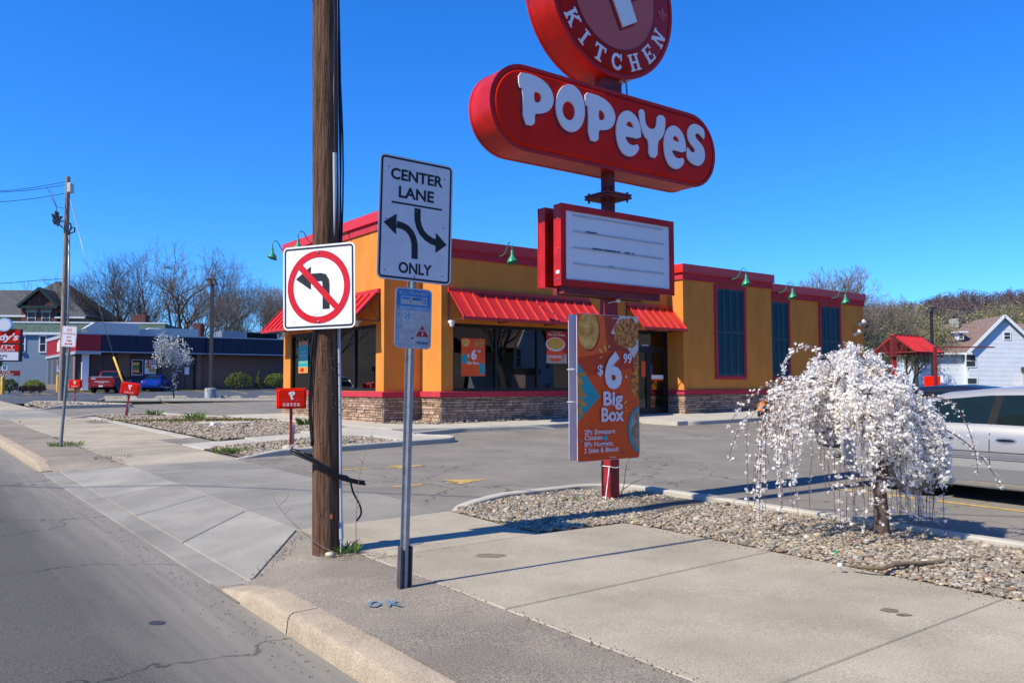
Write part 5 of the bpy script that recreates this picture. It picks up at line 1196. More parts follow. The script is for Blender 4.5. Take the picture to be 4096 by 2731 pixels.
# grey conduit up the right side, ground rod guard
tocam = (Vector((0, 0, 0)) - Vector((pp_.x, pp_.y, 0))).normalized(); side = Vector((-tocam.y, tocam.x, 0)); 
def poff(a, r, z): d = tocam * math.cos(R(a)) + side * math.sin(R(a)); return (d.x * r - .0128 * (z + .3), d.y * r, z)
PVCM = M('grey_conduit', (.42, .44, .47), rough=.45, var=.08)
mb = MB(); mb.tube([poff(58, .155, -.02), poff(58, .15, .25), poff(58, .145, 1.2), poff(56, .138, 2.2)], .0155, 10); mb.tube([poff(58, .152, .12), poff(58, .15, .28)], .021, 10); mb.build('conduit', PVCM, pole, smooth=40)
mb = MB(); mb.tube([poff(40, .118, 2.85), poff(44, .122, 3.25), poff(44, .122, 3.62)], [.006, .02, .022], 10); mb.build('wire_guard', PVCM, pole, smooth=40)
mb = MB()
mb.tube([poff(46, .12, 3.6), poff(40, .122, 4.2), poff(46, .118, 4.9), poff(36, .12, 5.6), poff(30, .118, 7)], .0035, 5); mb.build('ground_wire', GALV, pole, smooth=True)
mb = MB()
for i, (a, w_) in enumerate(((82, .009), (92, .008), (100, .007))):
    mb.tube([poff(a, .135 + .008 * math.sin(z * 2 + i) + .02 * (i == 1) * max(0, math.sin((z - 2.6) * 1.6)), z) for z in [2.3 + .3 * k for k in range(28)]], w_, 6)
mb.tube(cat([poff(-70, .13, .95), poff(-75, .15, 1.3), poff(-68, .14, 1.7), poff(-50, .135, 1.95), poff(-42, .128, 2.07)]), .012, 7); mb.tube(cat([poff(-60, .135, .98), poff(-64, .145, 1.3), poff(-50, .137, 1.75), poff(-38, .13, 2.05)]), .008, 7)
mb.build('cable', BLKC, pole, smooth=True)
coil = MB()
c0 = [(-85, .13, .86), (-105, .26, .90), (-80, .30, .92), (-40, .17, .84), (0, .145, .76), (40, .165, .69), (70, .27, .64), (82, .34, .62)]
coil.tube(cat([poff(*p) for p in c0]), .013, 8); coil.tube(cat([poff(a, r + .008, z - .022) for a, r, z in c0]), .011, 8)
c1 = [(-70, .14, .88), (-95, .2, .88), (-60, .2, .85), (-10, .145, .79), (40, .165, .70), (80, .2, .66), (92, .24, .52), (95, .30, .40), (96, .31, .32), (95, .27, .26)]
coil.tube(cat([poff(*p) for p in c1]), .009, 7); coil.build('cable_coil', BLKC, pole, smooth=True)
mb = MB(); g = random.Random(8)
for i in range(46):
    a, z = g.uniform(-60, 40), g.uniform(1.1, 2.2) if i < 36 else g.uniform(.3, 4.5); p = Vector(poff(a, .12, z)); d = Vector(poff(a, 1.12, z)) - p; mb.tube([p, p + d * .012], .0035, 5)
mb.build('nail', GALV, pole)
mb = MB(); mb.box(-.012, .012, -.012, 0, -.02, .02); mb.xform(Matrix.Translation(poff(20, .125, .33))); mb.build('bolt', M('rust', (.25, .09, .04), var=.2), pole)
for i, ch in enumerate('20-A'):
    o = text(pole, ch, -.06 + i * .036, 2.02, .035, WHITEP, y=0, name='pole_tag', bold=.02); o.data.transform(Matrix.Translation(poff(-12, .128, 0)) @ Matrix.Rotation(math.atan2(tocam.y, tocam.x) + R(78), 4, 'Z'))
nl = thing('road_sign', 'square no left turn sign with red ring fixed to the wooden pole', 'road sign', pp_ + Vector((-.358 * .158 + .03, -.934 * .158, 0)))
nl.rotation_euler = (0, R(-.9), R(-21))
szn = PD(1288, 1147, pp_.y - .15).z - pp_.z
q_ = .762; nlp = panel(nl, q_, q_, szn, .05, SIGNALW, BLACKP, .018, .016)
MB().box(-.02, .02, .0, .02, szn - .3, szn + .3).build('bracket', GALV, nl)
nx_ = lambda x, y: ((x - .5) * q_, szn + (.5 - y) * q_)
arrow(nlp, [nx_(*p) for p in ((.605, .765), (.605, .48), (.60, .435), (.575, .395), (.53, .385), (.40, .385))], .074, [nx_(.185, .392), nx_(.395, .25), nx_(.395, .53)], -.0142, BLACKP)
cx_, cz_ = nx_(.5, .5)
flat(nlp, [arcp(cx_, cz_, .33, 0, 354, 59), arcp(cx_, cz_, .268, 0, 354, 59)], -.0152, TRAFRED, 'ring')
a45 = R(-45); d_ = Vector((math.cos(a45), math.sin(a45))); k_ = Vector((-d_.y, d_.x)) * .03
MB().add([(x, -.0156, z) for x, z in [tuple(Vector((cx_, cz_)) - d_ * .285 - k_), tuple(Vector((cx_, cz_)) + d_ * .285 - k_), tuple(Vector((cx_, cz_)) + d_ * .285 + k_), tuple(Vector((cx_, cz_)) - d_ * .285 + k_)]], [(0, 1, 2, 3)]).build('slash', TRAFRED, nlp, fix=False)
mb = MB()
for y in (.07, .93):
    a, b = nx_(.5, y + (.02 if y < .5 else -.02)); mb.lathe([(.011, 0), (.011, .006), (.005, .012)], 8); mb.v[-24:] = [(a + x, -.013 - z, b + y_) for x, y_, z in mb.v[-24:]]
mb.build('bolt', GALV, nlp)
st_ = [nx_(.385, .775), nx_(.49, .765), nx_(.495, .825), nx_(.395, .84)]; MB().add([(a, -.0146, b) for a, b in st_], [(0, 1, 2, 3)]).build('sticker', M('sticker_white', (.8, .8, .78), var=.02), nlp, fix=False)
# ================================================================ weeping cherry
BARKC = M('cherry_bark', (0.085, 0.05, 0.042), rough=.6, var=.4, scale=6, bump=.7, bscale=30, stretch=(3, 3, 14), col2=(.2, .13, .115))
TWIG = M('cherry_twig', (0.13, 0.065, 0.045), rough=.7, var=.3, scale=20)
def leafmat(name, col, tr=.35, attr=None, rough=.6, var=.12):
    m = M(name, col, rough=rough, var=var, scale=8, attr=attr, spec=.2); nt = m.node_tree; L = nt.links.new; b = nt.nodes['Principled BSDF']
    t = node(nt, 'ShaderNodeBsdfTranslucent'); mx = node(nt, 'ShaderNodeMixShader'); mx.inputs[0].default_value = tr
    L(b.inputs['Base Color'].links[0].from_socket, t.inputs[0]); o = nt.nodes['Material Output']; L(b.outputs[0], mx.inputs[1]); L(t.outputs[0], mx.inputs[2]); L(mx.outputs[0], o.inputs[0]); return m
PETAL = leafmat('cherry_petal', (0.95, 0.88, 0.82), .42)
def flowers(P, rad, seed, mat, name, parent, petals=5, out=None):
    g = np.random.default_rng(seed); n = len(P); P = np.asarray(P)
    N = g.normal(size=(n, 3)) + (out if out is not None else 0); N /= np.linalg.norm(N, axis=1)[:, None]
    A = np.cross(N, g.normal(size=(n, 3))); A /= np.linalg.norm(A, axis=1)[:, None]; B = np.cross(N, A)
    r = rad * g.uniform(.75, 1.2, n); k = petals; V = np.zeros((n, 1 + 3 * k, 3)); V[:, 0] = P
    for i in range(k):
        t = 2 * math.pi * i / k; d = .42 * math.pi * 2 / k
        for j, (tt, rr_, up) in enumerate(((t - d, .72, .18), (t, 1.0, .32), (t + d, .72, .18))):
            V[:, 1 + 3 * i + j] = P + (A * math.cos(tt) + B * math.sin(tt)) * (r * rr_)[:, None] + N * (r * up)[:, None]
    F = np.array([[0, 1 + 3 * i, 2 + 3 * i] for i in range(k)] + [[0, 2 + 3 * i, 3 + 3 * i] for i in range(k)])
    F = (F[None] + (np.arange(n) * (1 + 3 * k))[:, None, None]).reshape(-1, 3)
    o = link(name, np_mesh(name, V.reshape(-1, 3), F, mat, smooth=False), parent); return tag(o, kind='stuff')
def cherry():
    base = G(3527, 2146, 0.04); t = thing('weeping_cherry', 'small weeping cherry tree covered in white blossom in the gravel bed', 'tree', base)
    g = random.Random(21); V3 = Vector
    mb = MB(); tp = [(0, 0, -.1), (0, 0, 0), (.005, 0, .2), (-.01, 0, .55), (-.02, 0, .85), (-.06, .01, 1.1), (-.13, 0, 1.35), (-.22, 0, 1.55)]
    mb.tube(tp, [.085, .075, .064, .058, .056, .05, .042, .03], 14); mb.build('trunk', BARKC, t, smooth=True)
    sc = MB(); twig = MB(); P = []; Nn = []
    cx, cy = -.24, .05
    def bez(pts, n):
        out = []
        for i in range(n + 1):
            q = [V3(p) for p in pts]; s = i / n
            while len(q) > 1: q = [q[k].lerp(q[k + 1], s) for k in range(len(q) - 1)]
            out.append(q[0])
        return out
    for i in range(11):
        a = i / 11 * 6.28 + g.uniform(-.2, .2); r = g.uniform(.35, .62); s0 = V3((lerp(-.05, -.2, g.random()), 0, g.uniform(1.05, 1.5)))
        e = V3((cx + r * 1.15 * math.cos(a), cy + r * math.sin(a), g.uniform(1.28, 1.58))); m_ = (s0 + e) / 2 + V3((0, 0, g.uniform(.12, .3)))
        sc.tube(bez([s0, m_, e], 7), [lerp(.026, .011, k / 7) for k in range(8)], 7)
    def bloom(path, dens, spread, keep=lambda s, p: 1.0, size=(6, 11)):
        for k in range(len(path) - 1):
            p, q = path[k], path[k + 1]; n = dens * (q - p).length * keep(k / len(path), p); n = int(n) + (g.random() < n % 1)
            for _ in range(n):
                c = p.lerp(q, g.random()) + V3((g.gauss(0, 1), g.gauss(0, 1), g.gauss(0, 1))) * spread * .6
                for _ in range(g.randint(*size)): P.append(tuple(c + V3((g.gauss(0, 1), g.gauss(0, 1), g.gauss(0, .9))) * spread))
    for i in range(188):                              # the dense cap: arching sprays
        a = g.uniform(0, 6.283); r = .70 * math.sqrt(g.random()); x, y = cx + r * 1.08 * math.cos(a), cy + r * .95 * math.sin(a)
        z = 1.70 - .40 * (r / .70) ** 2 + g.uniform(-.2, .06) - (.16 if x > .1 else 0) + (.07 if -.5 < x < -.1 else 0); d = V3((math.cos(a), math.sin(a), 0))
        ln = g.uniform(.15, .5) + (.25 if math.sin(a) < -.2 else 0) * g.random(); p0 = V3((x, y, z)) - d * .1; path = bez([p0, p0 + d * .14 + V3((0, 0, .05)), p0 + d * .2 + V3((0, 0, -ln * .5)), p0 + d * .22 + V3((g.uniform(-.05, .05), 0, -ln))], 9)
        twig.tube(path, .0035, 4, False); bloom(path, 25, .021, size=(9, 15))
    for i in range(80):                               # long hanging strands, most on the left
        a = g.uniform(0, 6.283) if i > 18 else g.uniform(2.6, 3.8)
        if i > 40: a = g.uniform(-.9, .5)
        if i > 54: a = g.uniform(-2.4, -.6)
        r = g.uniform(.45, .8); d = V3((math.cos(a), math.sin(a) * .8, 0)); p0 = V3((cx, cy, 0)) + d * (r - .25) + V3((0, 0, g.uniform(1.05, 1.45)))
        r = r * (g.uniform(.6, 1.05) if i > 54 else 1); reach = g.uniform(.12, .36) + (.26 if i <= 18 else 0); zend = g.choice((.04, .1, .2, .3, .45, .65)) + g.uniform(-.02, .1)
        path = bez([p0, p0 + d * reach * .7 + V3((0, 0, .12)), p0 + d * reach * 1.15 + V3((0, 0, -.12)), V3((p0.x, p0.y, 0)) + d * reach * 1.08 + V3((0, 0, (p0.z + zend) / 2)), V3((p0.x, p0.y, 0)) + d * (reach * 1.05 + g.uniform(-.05, .05)) + V3((g.uniform(-.04, .04), 0, zend))], 18)
        ph = g.uniform(0, 6.28); path = [q + V3((math.sin(k * .9 + ph), math.cos(k * 1.2 + ph), 0)) * (.014 * min(1, k / 8)) for k, q in enumerate(path)]
        twig.tube(path, .0026, 4, False); bloom(path, 17, .012, lambda s, p: 1.3 if s < .4 else (.9 if s < .8 else .6), (2, 6))
    for pts in ([(-.35, 0, 1.45), (-.55, -.05, 1.9), (-.85, -.1, 2.0), (-.98, -.1, 1.45)], [(-.5, 0, 1.35), (-.85, -.1, 1.62), (-1.1, -.15, 1.5), (-1.38, -.2, 1.3), (-1.5, -.2, 1.05)], [(-.5, 0, 1.3), (-.9, -.15, 1.55), (-1.35, -.2, 1.35), (-1.5, -.2, .75)], [(.3, 0, 1.25), (.65, -.1, 1.5), (.85, -.1, 1.1), (.88, -.1, .6)], [(.35, 0, 1.1), (.7, -.1, 1.05), (.98, -.1, .75), (1.1, -.1, .45)]):
        path = bez(pts, 20); twig.tube(path, [lerp(.008, .003, k / 20) for k in range(21)], 5, False); bloom(path, 16, .016, lambda s, p: 1.0 if s > .2 else .4, (3, 8))
    sc.build('branch', BARKC, t, smooth=True); tag(twig.build('twig', TWIG, t, smooth=True, fix=False), kind='stuff')
    P = np.array([p for p in P if not (-1.28 < p[0] < -.93 and .98 < p[2] < 1.36 and g.random() < .8)]); out = P - np.array([cx, cy, 1.0]); out /= np.linalg.norm(out, axis=1)[:, None]
    flowers(P, .0150, 5, PETAL, 'blossom', t, out=out * .7); return len(P)
cherry()
stk = MB(); stk.tube([G(3400, 2259, .06), G(3470, 2268, .06), G(3530, 2272, .06), G(3580, 2256, .07), G(3720, 2250, .06), G(3830, 2237, .06), G(3900, 2228, .07), G(3985, 2235, .05)], [.012, .016, .018, .02, .019, .017, .014, .009], 8)
tag(stk.build('fallen_branch', M('stick_bark', (.16, .115, .07), rough=.8, var=.3, scale=20), smooth=True), 'bent bare branch lying on the gravel before the cherry tree', 'branch')
# ================================================================ vehicles
TYRE = M('tyre_rubber', (.018, .018, .018), rough=.8, var=.1); RIM = M('alloy_rim', (.42, .43, .44), rough=.35, metal=.7, var=.05)
CGLASS = M('car_glass', (.008, .016, .016), rough=.04, var=.1, spec=.35); CTRIM = M('car_black_trim', (.010, .010, .011), rough=.5, spec=.15)
CHROME = M('car_bright_trim', (.62, .63, .65), rough=.2, metal=.8, var=.02); TAILR = M('tail_lamp_red', (.35, .006, .008), rough=.15, spec=.6, var=.03); PLATEM = M('licence_plate', (.62, .64, .66), rough=.4, var=.2, scale=30)
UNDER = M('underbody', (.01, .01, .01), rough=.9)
def paintm(n, c, metal=.0, r=.3): return M(n, c, rough=r, metal=metal, var=.015, coat=.7)
def interp(keys, x):
    if x <= keys[0][0]: return keys[0][1:]
    for a, b in zip(keys, keys[1:]):
        if x <= b[0]:
            t = (x - a[0]) / (b[0] - a[0]); t = t * t * (3 - 2 * t) * .35 + t * .65
            return tuple(p + (q - p) * t for p, q in zip(a[1:], b[1:]))
    return keys[-1][1:]
def profile(keys, wheels, x):
    zl, zb_, zt_, w_, wt = interp(keys, x)
    for xc, r in wheels:
        d = r * r - (x - xc) ** 2
        if d > 0: zl = max(zl, r * .95 + math.sqrt(d) - .01)
    gh = zt_ - zb_
    zm = lerp(zl, zb_, .5)
    p = [(w_ * .80, zl - .005), (w_ * .93, zl), (w_ * .965, zl + min(.07, (zb_ - zl) * .2)), (w_ * .992, lerp(zl, zb_, .35)), (w_, lerp(zl, zb_, .6)), (w_ * .985, lerp(zl, zb_, .85)), (w_ * .955, zb_)]
    if gh > .12: p += [(w_ * .925, zb_ + .025), (lerp(w_ * .90, wt, .5), lerp(zb_, zt_, .5)), (wt, zt_ - .075), (wt * .93, zt_ - .03), (wt * .7, zt_ - .006), (0, zt_ + .008)]
    else: p += [(w_ * .93, zb_ + gh * .4), (lerp(w_ * .9, wt, .5), zb_ + gh * .65), (wt, zb_ + gh * .82), (wt * .9, zb_ + gh * .92), (wt * .6, zt_), (0, zt_ + .006)]
    return p
def side_y(keys, wheels, x, z):
    p = profile(keys, wheels, x)
    for a, b in zip(p[1:], p[2:]):
        if a[1] <= z <= b[1] + 1e-6: return a[0] + (b[0] - a[0]) * (z - a[1]) / max(1e-6, b[1] - a[1])
    return p[1][0]
def car_body(parent, keys, wheels, mat, dx=.035):
    x0, x1 = keys[0][0], keys[-1][0]; n = int((x1 - x0) / dx); mb = MB(); rows = []
    for i in range(n + 1):
        x = lerp(x0, x1, i / n); p = profile(keys, wheels, x)
        rows.append([(x, y, z) for y, z in p] + [(x, -y, z) for y, z in p[-2::-1]])
    m = len(rows[0]); vs = [q for r in rows for q in r]
    fs = [(i * m + j, i * m + j + 1, (i + 1) * m + j + 1, (i + 1) * m + j) for i in range(n) for j in range(m - 1)] + [tuple(range(m)), tuple(n * m + j for j in range(m))[::-1]]
    return mb.add(vs, fs).build('body', mat, parent, smooth=50)
def on_side(keys, wheels, poly, off, sgn, mat, name, parent, nx=10):
    """polygon (x, z) laid on the flank, split so that it follows the curve"""
    mb = MB(); xs = [p[0] for p in poly]; x0, x1 = min(xs), max(xs); cols = []
    cuts = sorted(set([lerp(x0 + 1e-4, x1 - 1e-4, i / nx) for i in range(nx + 1)]))
    for x in cuts:
        zs = []
        for a, b in zip(poly, poly[1:] + poly[:1]):
            if (a[0] - x) * (b[0] - x) <= 0 and a[0] != b[0]: zs.append(a[1] + (b[1] - a[1]) * (x - a[0]) / (b[0] - a[0]))
        if len(zs) >= 2:
            lo, hi = min(zs), max(zs); cols.append([(x, sgn * (side_y(keys, wheels, x, lerp(lo, hi, k / 6)) + off), lerp(lo, hi, k / 6)) for k in range(7)])
    vs = [q for c in cols for q in c]; fs = [(i * 7 + k, (i + 1) * 7 + k, (i + 1) * 7 + k + 1, i * 7 + k + 1) for i in range(len(cols) - 1) for k in range(6)]
    return mb.add(vs, fs).build(name, mat, parent, smooth=True)
def wheel(parent, x, y, r, w_, spokes=5, rim=RIM):
    s = 1 if y > 0 else -1
    t = MB().lathe([(r * .66, -w_ / 2), (r * .93, -w_ / 2), (r, -w_ * .36), (r, w_ * .36), (r * .93, w_ / 2), (r * .66, w_ / 2), (r * .64, 0), (r * .66, -w_ / 2)], 28, cap=False)
    rot = Matrix.Translation((x, y, r)) @ Matrix.Rotation(R(-90 * s), 4, 'X'); to = t.xform(rot).build('wheel', TYRE, parent, smooth=35)
    rm = MB().lathe([(r * .67, -w_ * .3), (r * .68, w_ * .5), (r * .62, w_ * .47), (r * .60, w_ * .1), (r * .14, w_ * .05), (r * .02, w_ * .05)], 28, cap=False)
    for k in range(spokes):
        a = 2 * math.pi * k / spokes + .3; c, sn = math.cos(a), math.sin(a); pc, ps = -sn, c
        for r0, r1, q0, q1, z0 in ((r * .08, r * .62, r * .12, r * .085, w_ * .42),):
            vs = [(c * r0 + pc * q0, sn * r0 + ps * q0, z0), (c * r0 - pc * q0, sn * r0 - ps * q0, z0), (c * r1 - pc * q1, sn * r1 - ps * q1, z0), (c * r1 + pc * q1, sn * r1 + ps * q1, z0)]
            rm.add(vs + [(a_, b_, c_ - w_ * .25) for a_, b_, c_ in vs], [(0, 1, 2, 3), (7, 6, 5, 4), (0, 4, 5, 1), (1, 5, 6, 2), (2, 6, 7, 3), (3, 7, 4, 0)])
    rm.lathe([(r * .15, w_ * .3), (r * .15, w_ * .45), (r * .05, w_ * .48)], 14)
    rm.xform(rot).build('rim', rim, to, smooth=35)
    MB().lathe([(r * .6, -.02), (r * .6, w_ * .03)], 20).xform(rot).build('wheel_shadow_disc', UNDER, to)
def sedan(name, label, loc, rz, col, k=(5.04, 1.87, 1.42), wheels_r=.335, detail=2, sp=5, arc=0, lowmat=None):
    L_, W_, H_ = k; t = thing(name, label, 'car', loc, rz, 'cars parked on the lots' if False else None)
    hl, hw = L_ / 2, W_ / 2; fa, ra = hl - .98, -hl + 1.15
    K = [(-hl, .34, .74, .80, hw * .80, hw * .60), (-hl + .08, .25, .84, .95, hw * .90, hw * .66), (-hl + .3, .21, .90, 1.015, hw * .97, hw * .72), (-hl + .62, .21, .925, 1.06, hw * .99, hw * .73),
         (-hl + 1.0, .20, .93, H_ * .86, hw, hw * .60), (-hl + 1.45, .19, .935, H_ * .955, hw, hw * .625), (-hl + 2.1, .185, .93, H_ * .995, hw, hw * .645), (-hl + 2.6, .185, .92, H_, hw, hw * .645),
         (-hl + 3.1, .185, .905, H_ * .965, hw, hw * .63), (-hl + 3.5, .185, .89, H_ * .84, hw, hw * .62), (-hl + 3.82, .19, .87, .955, hw, hw * .74), (hl - .7, .2, .82, .90, hw * .985, hw * .74), (hl - .3, .21, .76, .81, hw * .94, hw * .7), (hl - .07, .24, .64, .70, hw * .84, hw * .62), (hl, .3, .58, .62, hw * .74, hw * .55)]
    WH = [(fa, wheels_r + .035), (ra, wheels_r + .035)]
    body = car_body(t, K, WH, col)
    gl = lambda poly, nm='side_window', off=.004, m=CGLASS, nx=14: [on_side(K, WH, poly, off, s, m, nm, t, nx) for s in (1, -1)]
    o = -hl
    # side glass: quarter, rear door, front door
    zt_ = lambda x: interp(K, x)[2] - .10
    zb_ = lambda x: interp(K, x)[1] + .035
    def win(xa, xb, slope_a=0.0, slope_b=0.0):
        bt = [(lerp(xa, xb, i / 8), zb_(lerp(xa, xb, i / 8))) for i in range(9)]
        ta, tb = xa + slope_a, xb - slope_b; tp = [(lerp(tb, ta, i / 8), zt_(lerp(tb, ta, i / 8))) for i in range(9)]
        return bt + tp
    black = win(o + 1.06, o + 3.62, .14, .42); gl(black, 'window_surround', .002, CTRIM, 30)
    gl(win(o + 1.13, o + 1.44, .14, .0)); gl(win(o + 1.47, o + 2.12, .0, .0)); gl(win(o + 2.22, o + 3.5, .0, .40))
    # front and rear screens
    for xa, xb, nm in ((o + .70, o + 1.28, 'rear_window'), (o + 3.82, o + 3.22, 'windscreen')):
        mb = MB(); n = 6; vs = []
        for i in range(n + 1):
            x = lerp(xa, xb, i / n); zl_, zbl, ztp, w_, wt = interp(K, x); wd = lerp(hw * .66, hw * .58, i / n)
            for j in range(9):
                y = lerp(-wd, wd, j / 8); pr_ = profile(K, WH, x); # height of the skin at this y
                zz = ztp
                for a, b in zip(pr_, pr_[1:]):
                    if b[0] <= abs(y) <= a[0]: zz = a[1] + (b[1] - a[1]) * (a[0] - abs(y)) / max(1e-6, a[0] - b[0])
                vs.append((x, y, zz + .006))
        mb.add(vs, [(i * 9 + j, i * 9 + j + 1, (i + 1) * 9 + j + 1, (i + 1) * 9 + j) for i in range(n) for j in range(8)]).build(nm, CGLASS, t, smooth=True)
    for s in (1, -1):
        for xd in (o + 1.42 if detail < 2 else o + 1.40, o + 2.17, o + 3.55):
            on_side(K, WH, [(xd - .005, .27), (xd + .005, .27), (xd + .005, zb_(xd)), (xd - .005, zb_(xd))], .0025, s, CTRIM, 'door_gap', t, 2)
        if detail >= 2:
            for z0, z1, m_ in ((.60, .625, CHROME), (.625, .635, CTRIM), (.545, .565, CHROME), (.57, .598, lowmat or col)):
                on_side(K, WH, [(o + 1.45, z0), (o + 3.55, z0), (o + 3.55, z1), (o + 1.45, z1)], .012, s, m_, 'side_moulding', t, 18)
            on_side(K, WH, [(o + 1.55, .205), (o + 3.45, .205), (o + 3.45, .26), (o + 1.55, .26)], .016, s, CHROME, 'sill', t, 14)
            if lowmat: on_side(K, WH, [(o + 1.58, .262), (o + 3.42, .262), (o + 3.42, .43), (o + 1.58, .43)], .003, s, lowmat, 'lower_panel', t, 14)
            for xh in (o + 1.62, o + 2.36):
                hd = on_side(K, WH, [(xh + .13 * math.cos(a_), .775 + .036 * math.sin(a_)) for a_ in [i * math.pi / 12 for i in range(24)]], .004, s, CHROME, 'door_handle', t, 14)
                on_side(K, WH, [(xh + .11 * math.cos(a_), .775 + .017 * math.sin(a_)) for a_ in [i * math.pi / 12 for i in range(24)]], .007, s, CTRIM, 'grip', hd, 12)
        mx_ = o + 3.42; y_ = side_y(K, WH, mx_, .95)
        MB().bbox(mx_ - .06, mx_ + .08, s * (y_ + .03) if s > 0 else s * (y_ + .2), s * (y_ + .2) if s > 0 else s * (y_ + .03), .92, 1.04, .03).build('mirror', col, t)
        tl = MB(); yy0, yy1 = hw * .48, hw * .84; tl.add([(o + .02, s * yy0, .72), (o + .10, s * yy1, .70), (o + .13, s * yy1, .86), (o + .05, s * yy0, .87), (o - .012, s * yy0, .72), (o + .03, s * yy1, .70), (o + .06, s * yy1, .86), (o + .01, s * yy0, .87)], [(0, 1, 2, 3), (4, 5, 6, 7), (0, 1, 5, 4), (1, 2, 6, 5), (2, 3, 7, 6), (3, 0, 4, 7)]).build('tail_lamp', TAILR, t)
        hl_ = MB(); hl_.add([(hl - .04, s * hw * .42, .55), (hl - .16, s * hw * .80, .56), (hl - .22, s * hw * .80, .67), (hl - .09, s * hw * .42, .66), (hl + .005, s * hw * .42, .55), (hl - .11, s * hw * .82, .56), (hl - .17, s * hw * .82, .67), (hl - .04, s * hw * .42, .66)], [(0, 1, 2, 3), (4, 5, 6, 7), (0, 1, 5, 4), (1, 2, 6, 5), (2, 3, 7, 6), (3, 0, 4, 7)]).build('headlamp', CHROME, t)
        for xw in (fa, ra): wheel(t, xw, s * (hw - .12), wheels_r, .21, sp)
    MB().plate([(-.155, .60), (.155, .60), (.155, .75), (-.155, .75)], 0, .01).xform(Matrix.Translation((o + .015, 0, .0)) @ Matrix.Rotation(R(-90), 4, 'Z')).build('licence_plate', PLATEM, t)
    MB().box(o + .02, o + .14, -hw * .7, hw * .7, .27, .34).build('bumper_insert', CTRIM, t)
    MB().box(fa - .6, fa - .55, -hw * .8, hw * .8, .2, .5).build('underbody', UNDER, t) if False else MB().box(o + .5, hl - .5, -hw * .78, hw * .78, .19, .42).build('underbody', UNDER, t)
    return t, K, WH
SILV = M('silver_paint', (.40, .392, .378), rough=.36, metal=.4, var=.015, coat=.15)
rz_car = math.atan2(-E2.y, -E2.x)
cp = WP(10.69 + .93, 5.55 - 1.37, -.002)
silver, KS, WS = sedan('parked_car', 'silver four-door sedan parked behind the blossoming cherry tree', cp, rz_car + R(-3), SILV, sp=5, lowmat=paintm('silver_lower', (.30, .31, .32), .5, .35))
xs_ = -2.52 + 1.24
for i in (0,):
    st5 = [(xs_ + (.055 if k % 2 == 0 else .024) * math.cos(R(90 + 36 * k)) * .9, 1.07 + (.055 if k % 2 == 0 else .024) * math.sin(R(90 + 36 * k))) for k in range(10)]
    y_ = -(side_y(KS, WS, xs_, 1.07) + .008); vs, fs = fill2d([st5]); MB().add([(a, y_ + (b - 1.07) * .38, b) for a, b in vs], fs).build('star_sticker', SIGNWHT, silver, fix=False)
NAVY = M('navy_paint', (.010, .014, .03), rough=.35, spec=.3, var=.02)
sedan('parked_car', 'dark blue sedan in the drive-through lane behind the silver car', WP(14.9, 6.9, 0), rz_car, NAVY, (4.6, 1.78, 1.37), .31, 1)
BLUE = paintm('blue_paint', (.008, .05, .34), .3, .2)
pb_ = G(628, 1566, .014); ab = math.atan2(pb_.y, pb_.x)
bl_t, _, _ = sedan('parked_car', 'bright blue sedan parked before the dark fast food restaurant', Vector((pb_.x - .9, pb_.y + 2.0, S(pb_.x, pb_.y + 2) + .014)), R(100), BLUE, (4.6, 1.80, 1.44), .33, 1)
# ---- red pickup truck seen from behind
RTRK = paintm('truck_red', (.26, .012, .014), .1, .35)
tw = G(425, 1573, .014)
tr = thing('pickup_truck', 'red pickup truck with white tailgate lettering parked beside the blue sedan', 'pickup truck', Vector((tw.x - .7, tw.y + 2.3, S(tw.x, tw.y + 2.3) + .014)), R(100))
KT = [(-2.7, .52, .98, 1.20, .93, .86), (-2.6, .50, .99, 1.22, .97, .9), (-.75, .46, 1.0, 1.22, .98, .9), (-.62, .46, 1.05, 1.26, .98, .86), (-.55, .46, 1.10, 1.78, .98, .70), (.35, .46, 1.10, 1.82, .98, .70), (.75, .46, 1.10, 1.74, .98, .68), (1.15, .46, 1.08, 1.22, .97, .82), (2.3, .48, 1.0, 1.12, .96, .8), (2.62, .5, .9, 1.0, .92, .78), (2.7, .55, .8, .9, .88, .74)]
WT = [(1.75, .43), (-1.65, .43)]
car_body(tr, KT, WT, RTRK, .05)
MB().box(-2.45, -.72, -.78, .78, 1.0, 1.235).build('bed', UNDER, tr)
MB().box(-2.755, -2.68, -.80, .80, .66, 1.24).build('tailgate', RTRK, tr); MB().bbox(-2.84, -2.70, -.95, .95, .46, .66, .03).build('rear_bumper', RTRK, tr)
for s in (1, -1):
    MB().box(-2.75, -2.66, s * .82 if s > 0 else s * .97, s * .97 if s > 0 else s * .82, .78, 1.2).build('tail_lamp', TAILR, tr)
    on_side(KT, WT, [(-.45, 1.14), (.95, 1.14), (.62, 1.66), (-.42, 1.68)], .006, s, CGLASS, 'side_window', tr)
    MB().bbox(.72, .86, s * .98 if s > 0 else s * 1.2, s * 1.2 if s > 0 else s * .98, 1.12, 1.32, .02).build('mirror', CTRIM, tr)
    for x in (1.75, -1.65):
        wheel(tr, x, s * .86, .39, .26, 6); MB().tube([(x + .45 * math.cos(R(a)), s * .99, .42 + .45 * math.sin(R(a))) for a in range(0, 181, 20)], .05, 6).build('wheel_arch_flare', M('flare_grey', (.14, .15, .16), rough=.6), tr)
    MB().box(-2.72, -.7, s * .80 - .04, s * .80 + .04, 1.22, 1.28).build('bed_rail', CHROME, tr)
rw = MB(); rw.add([(-.60, -.66, 1.30), (-.60, .66, 1.30), (-.545, .6, 1.70), (-.545, -.6, 1.70)], [(0, 1, 2, 3)]); rw.v = [(x - .03, y, z) for x, y, z in rw.v]; rw.build('rear_window', CGLASS, tr, fix=False)
MB().box(-2.72, -2.62, -.82, .82, 1.24, 1.31).build('tool_rail', CHROME, tr)
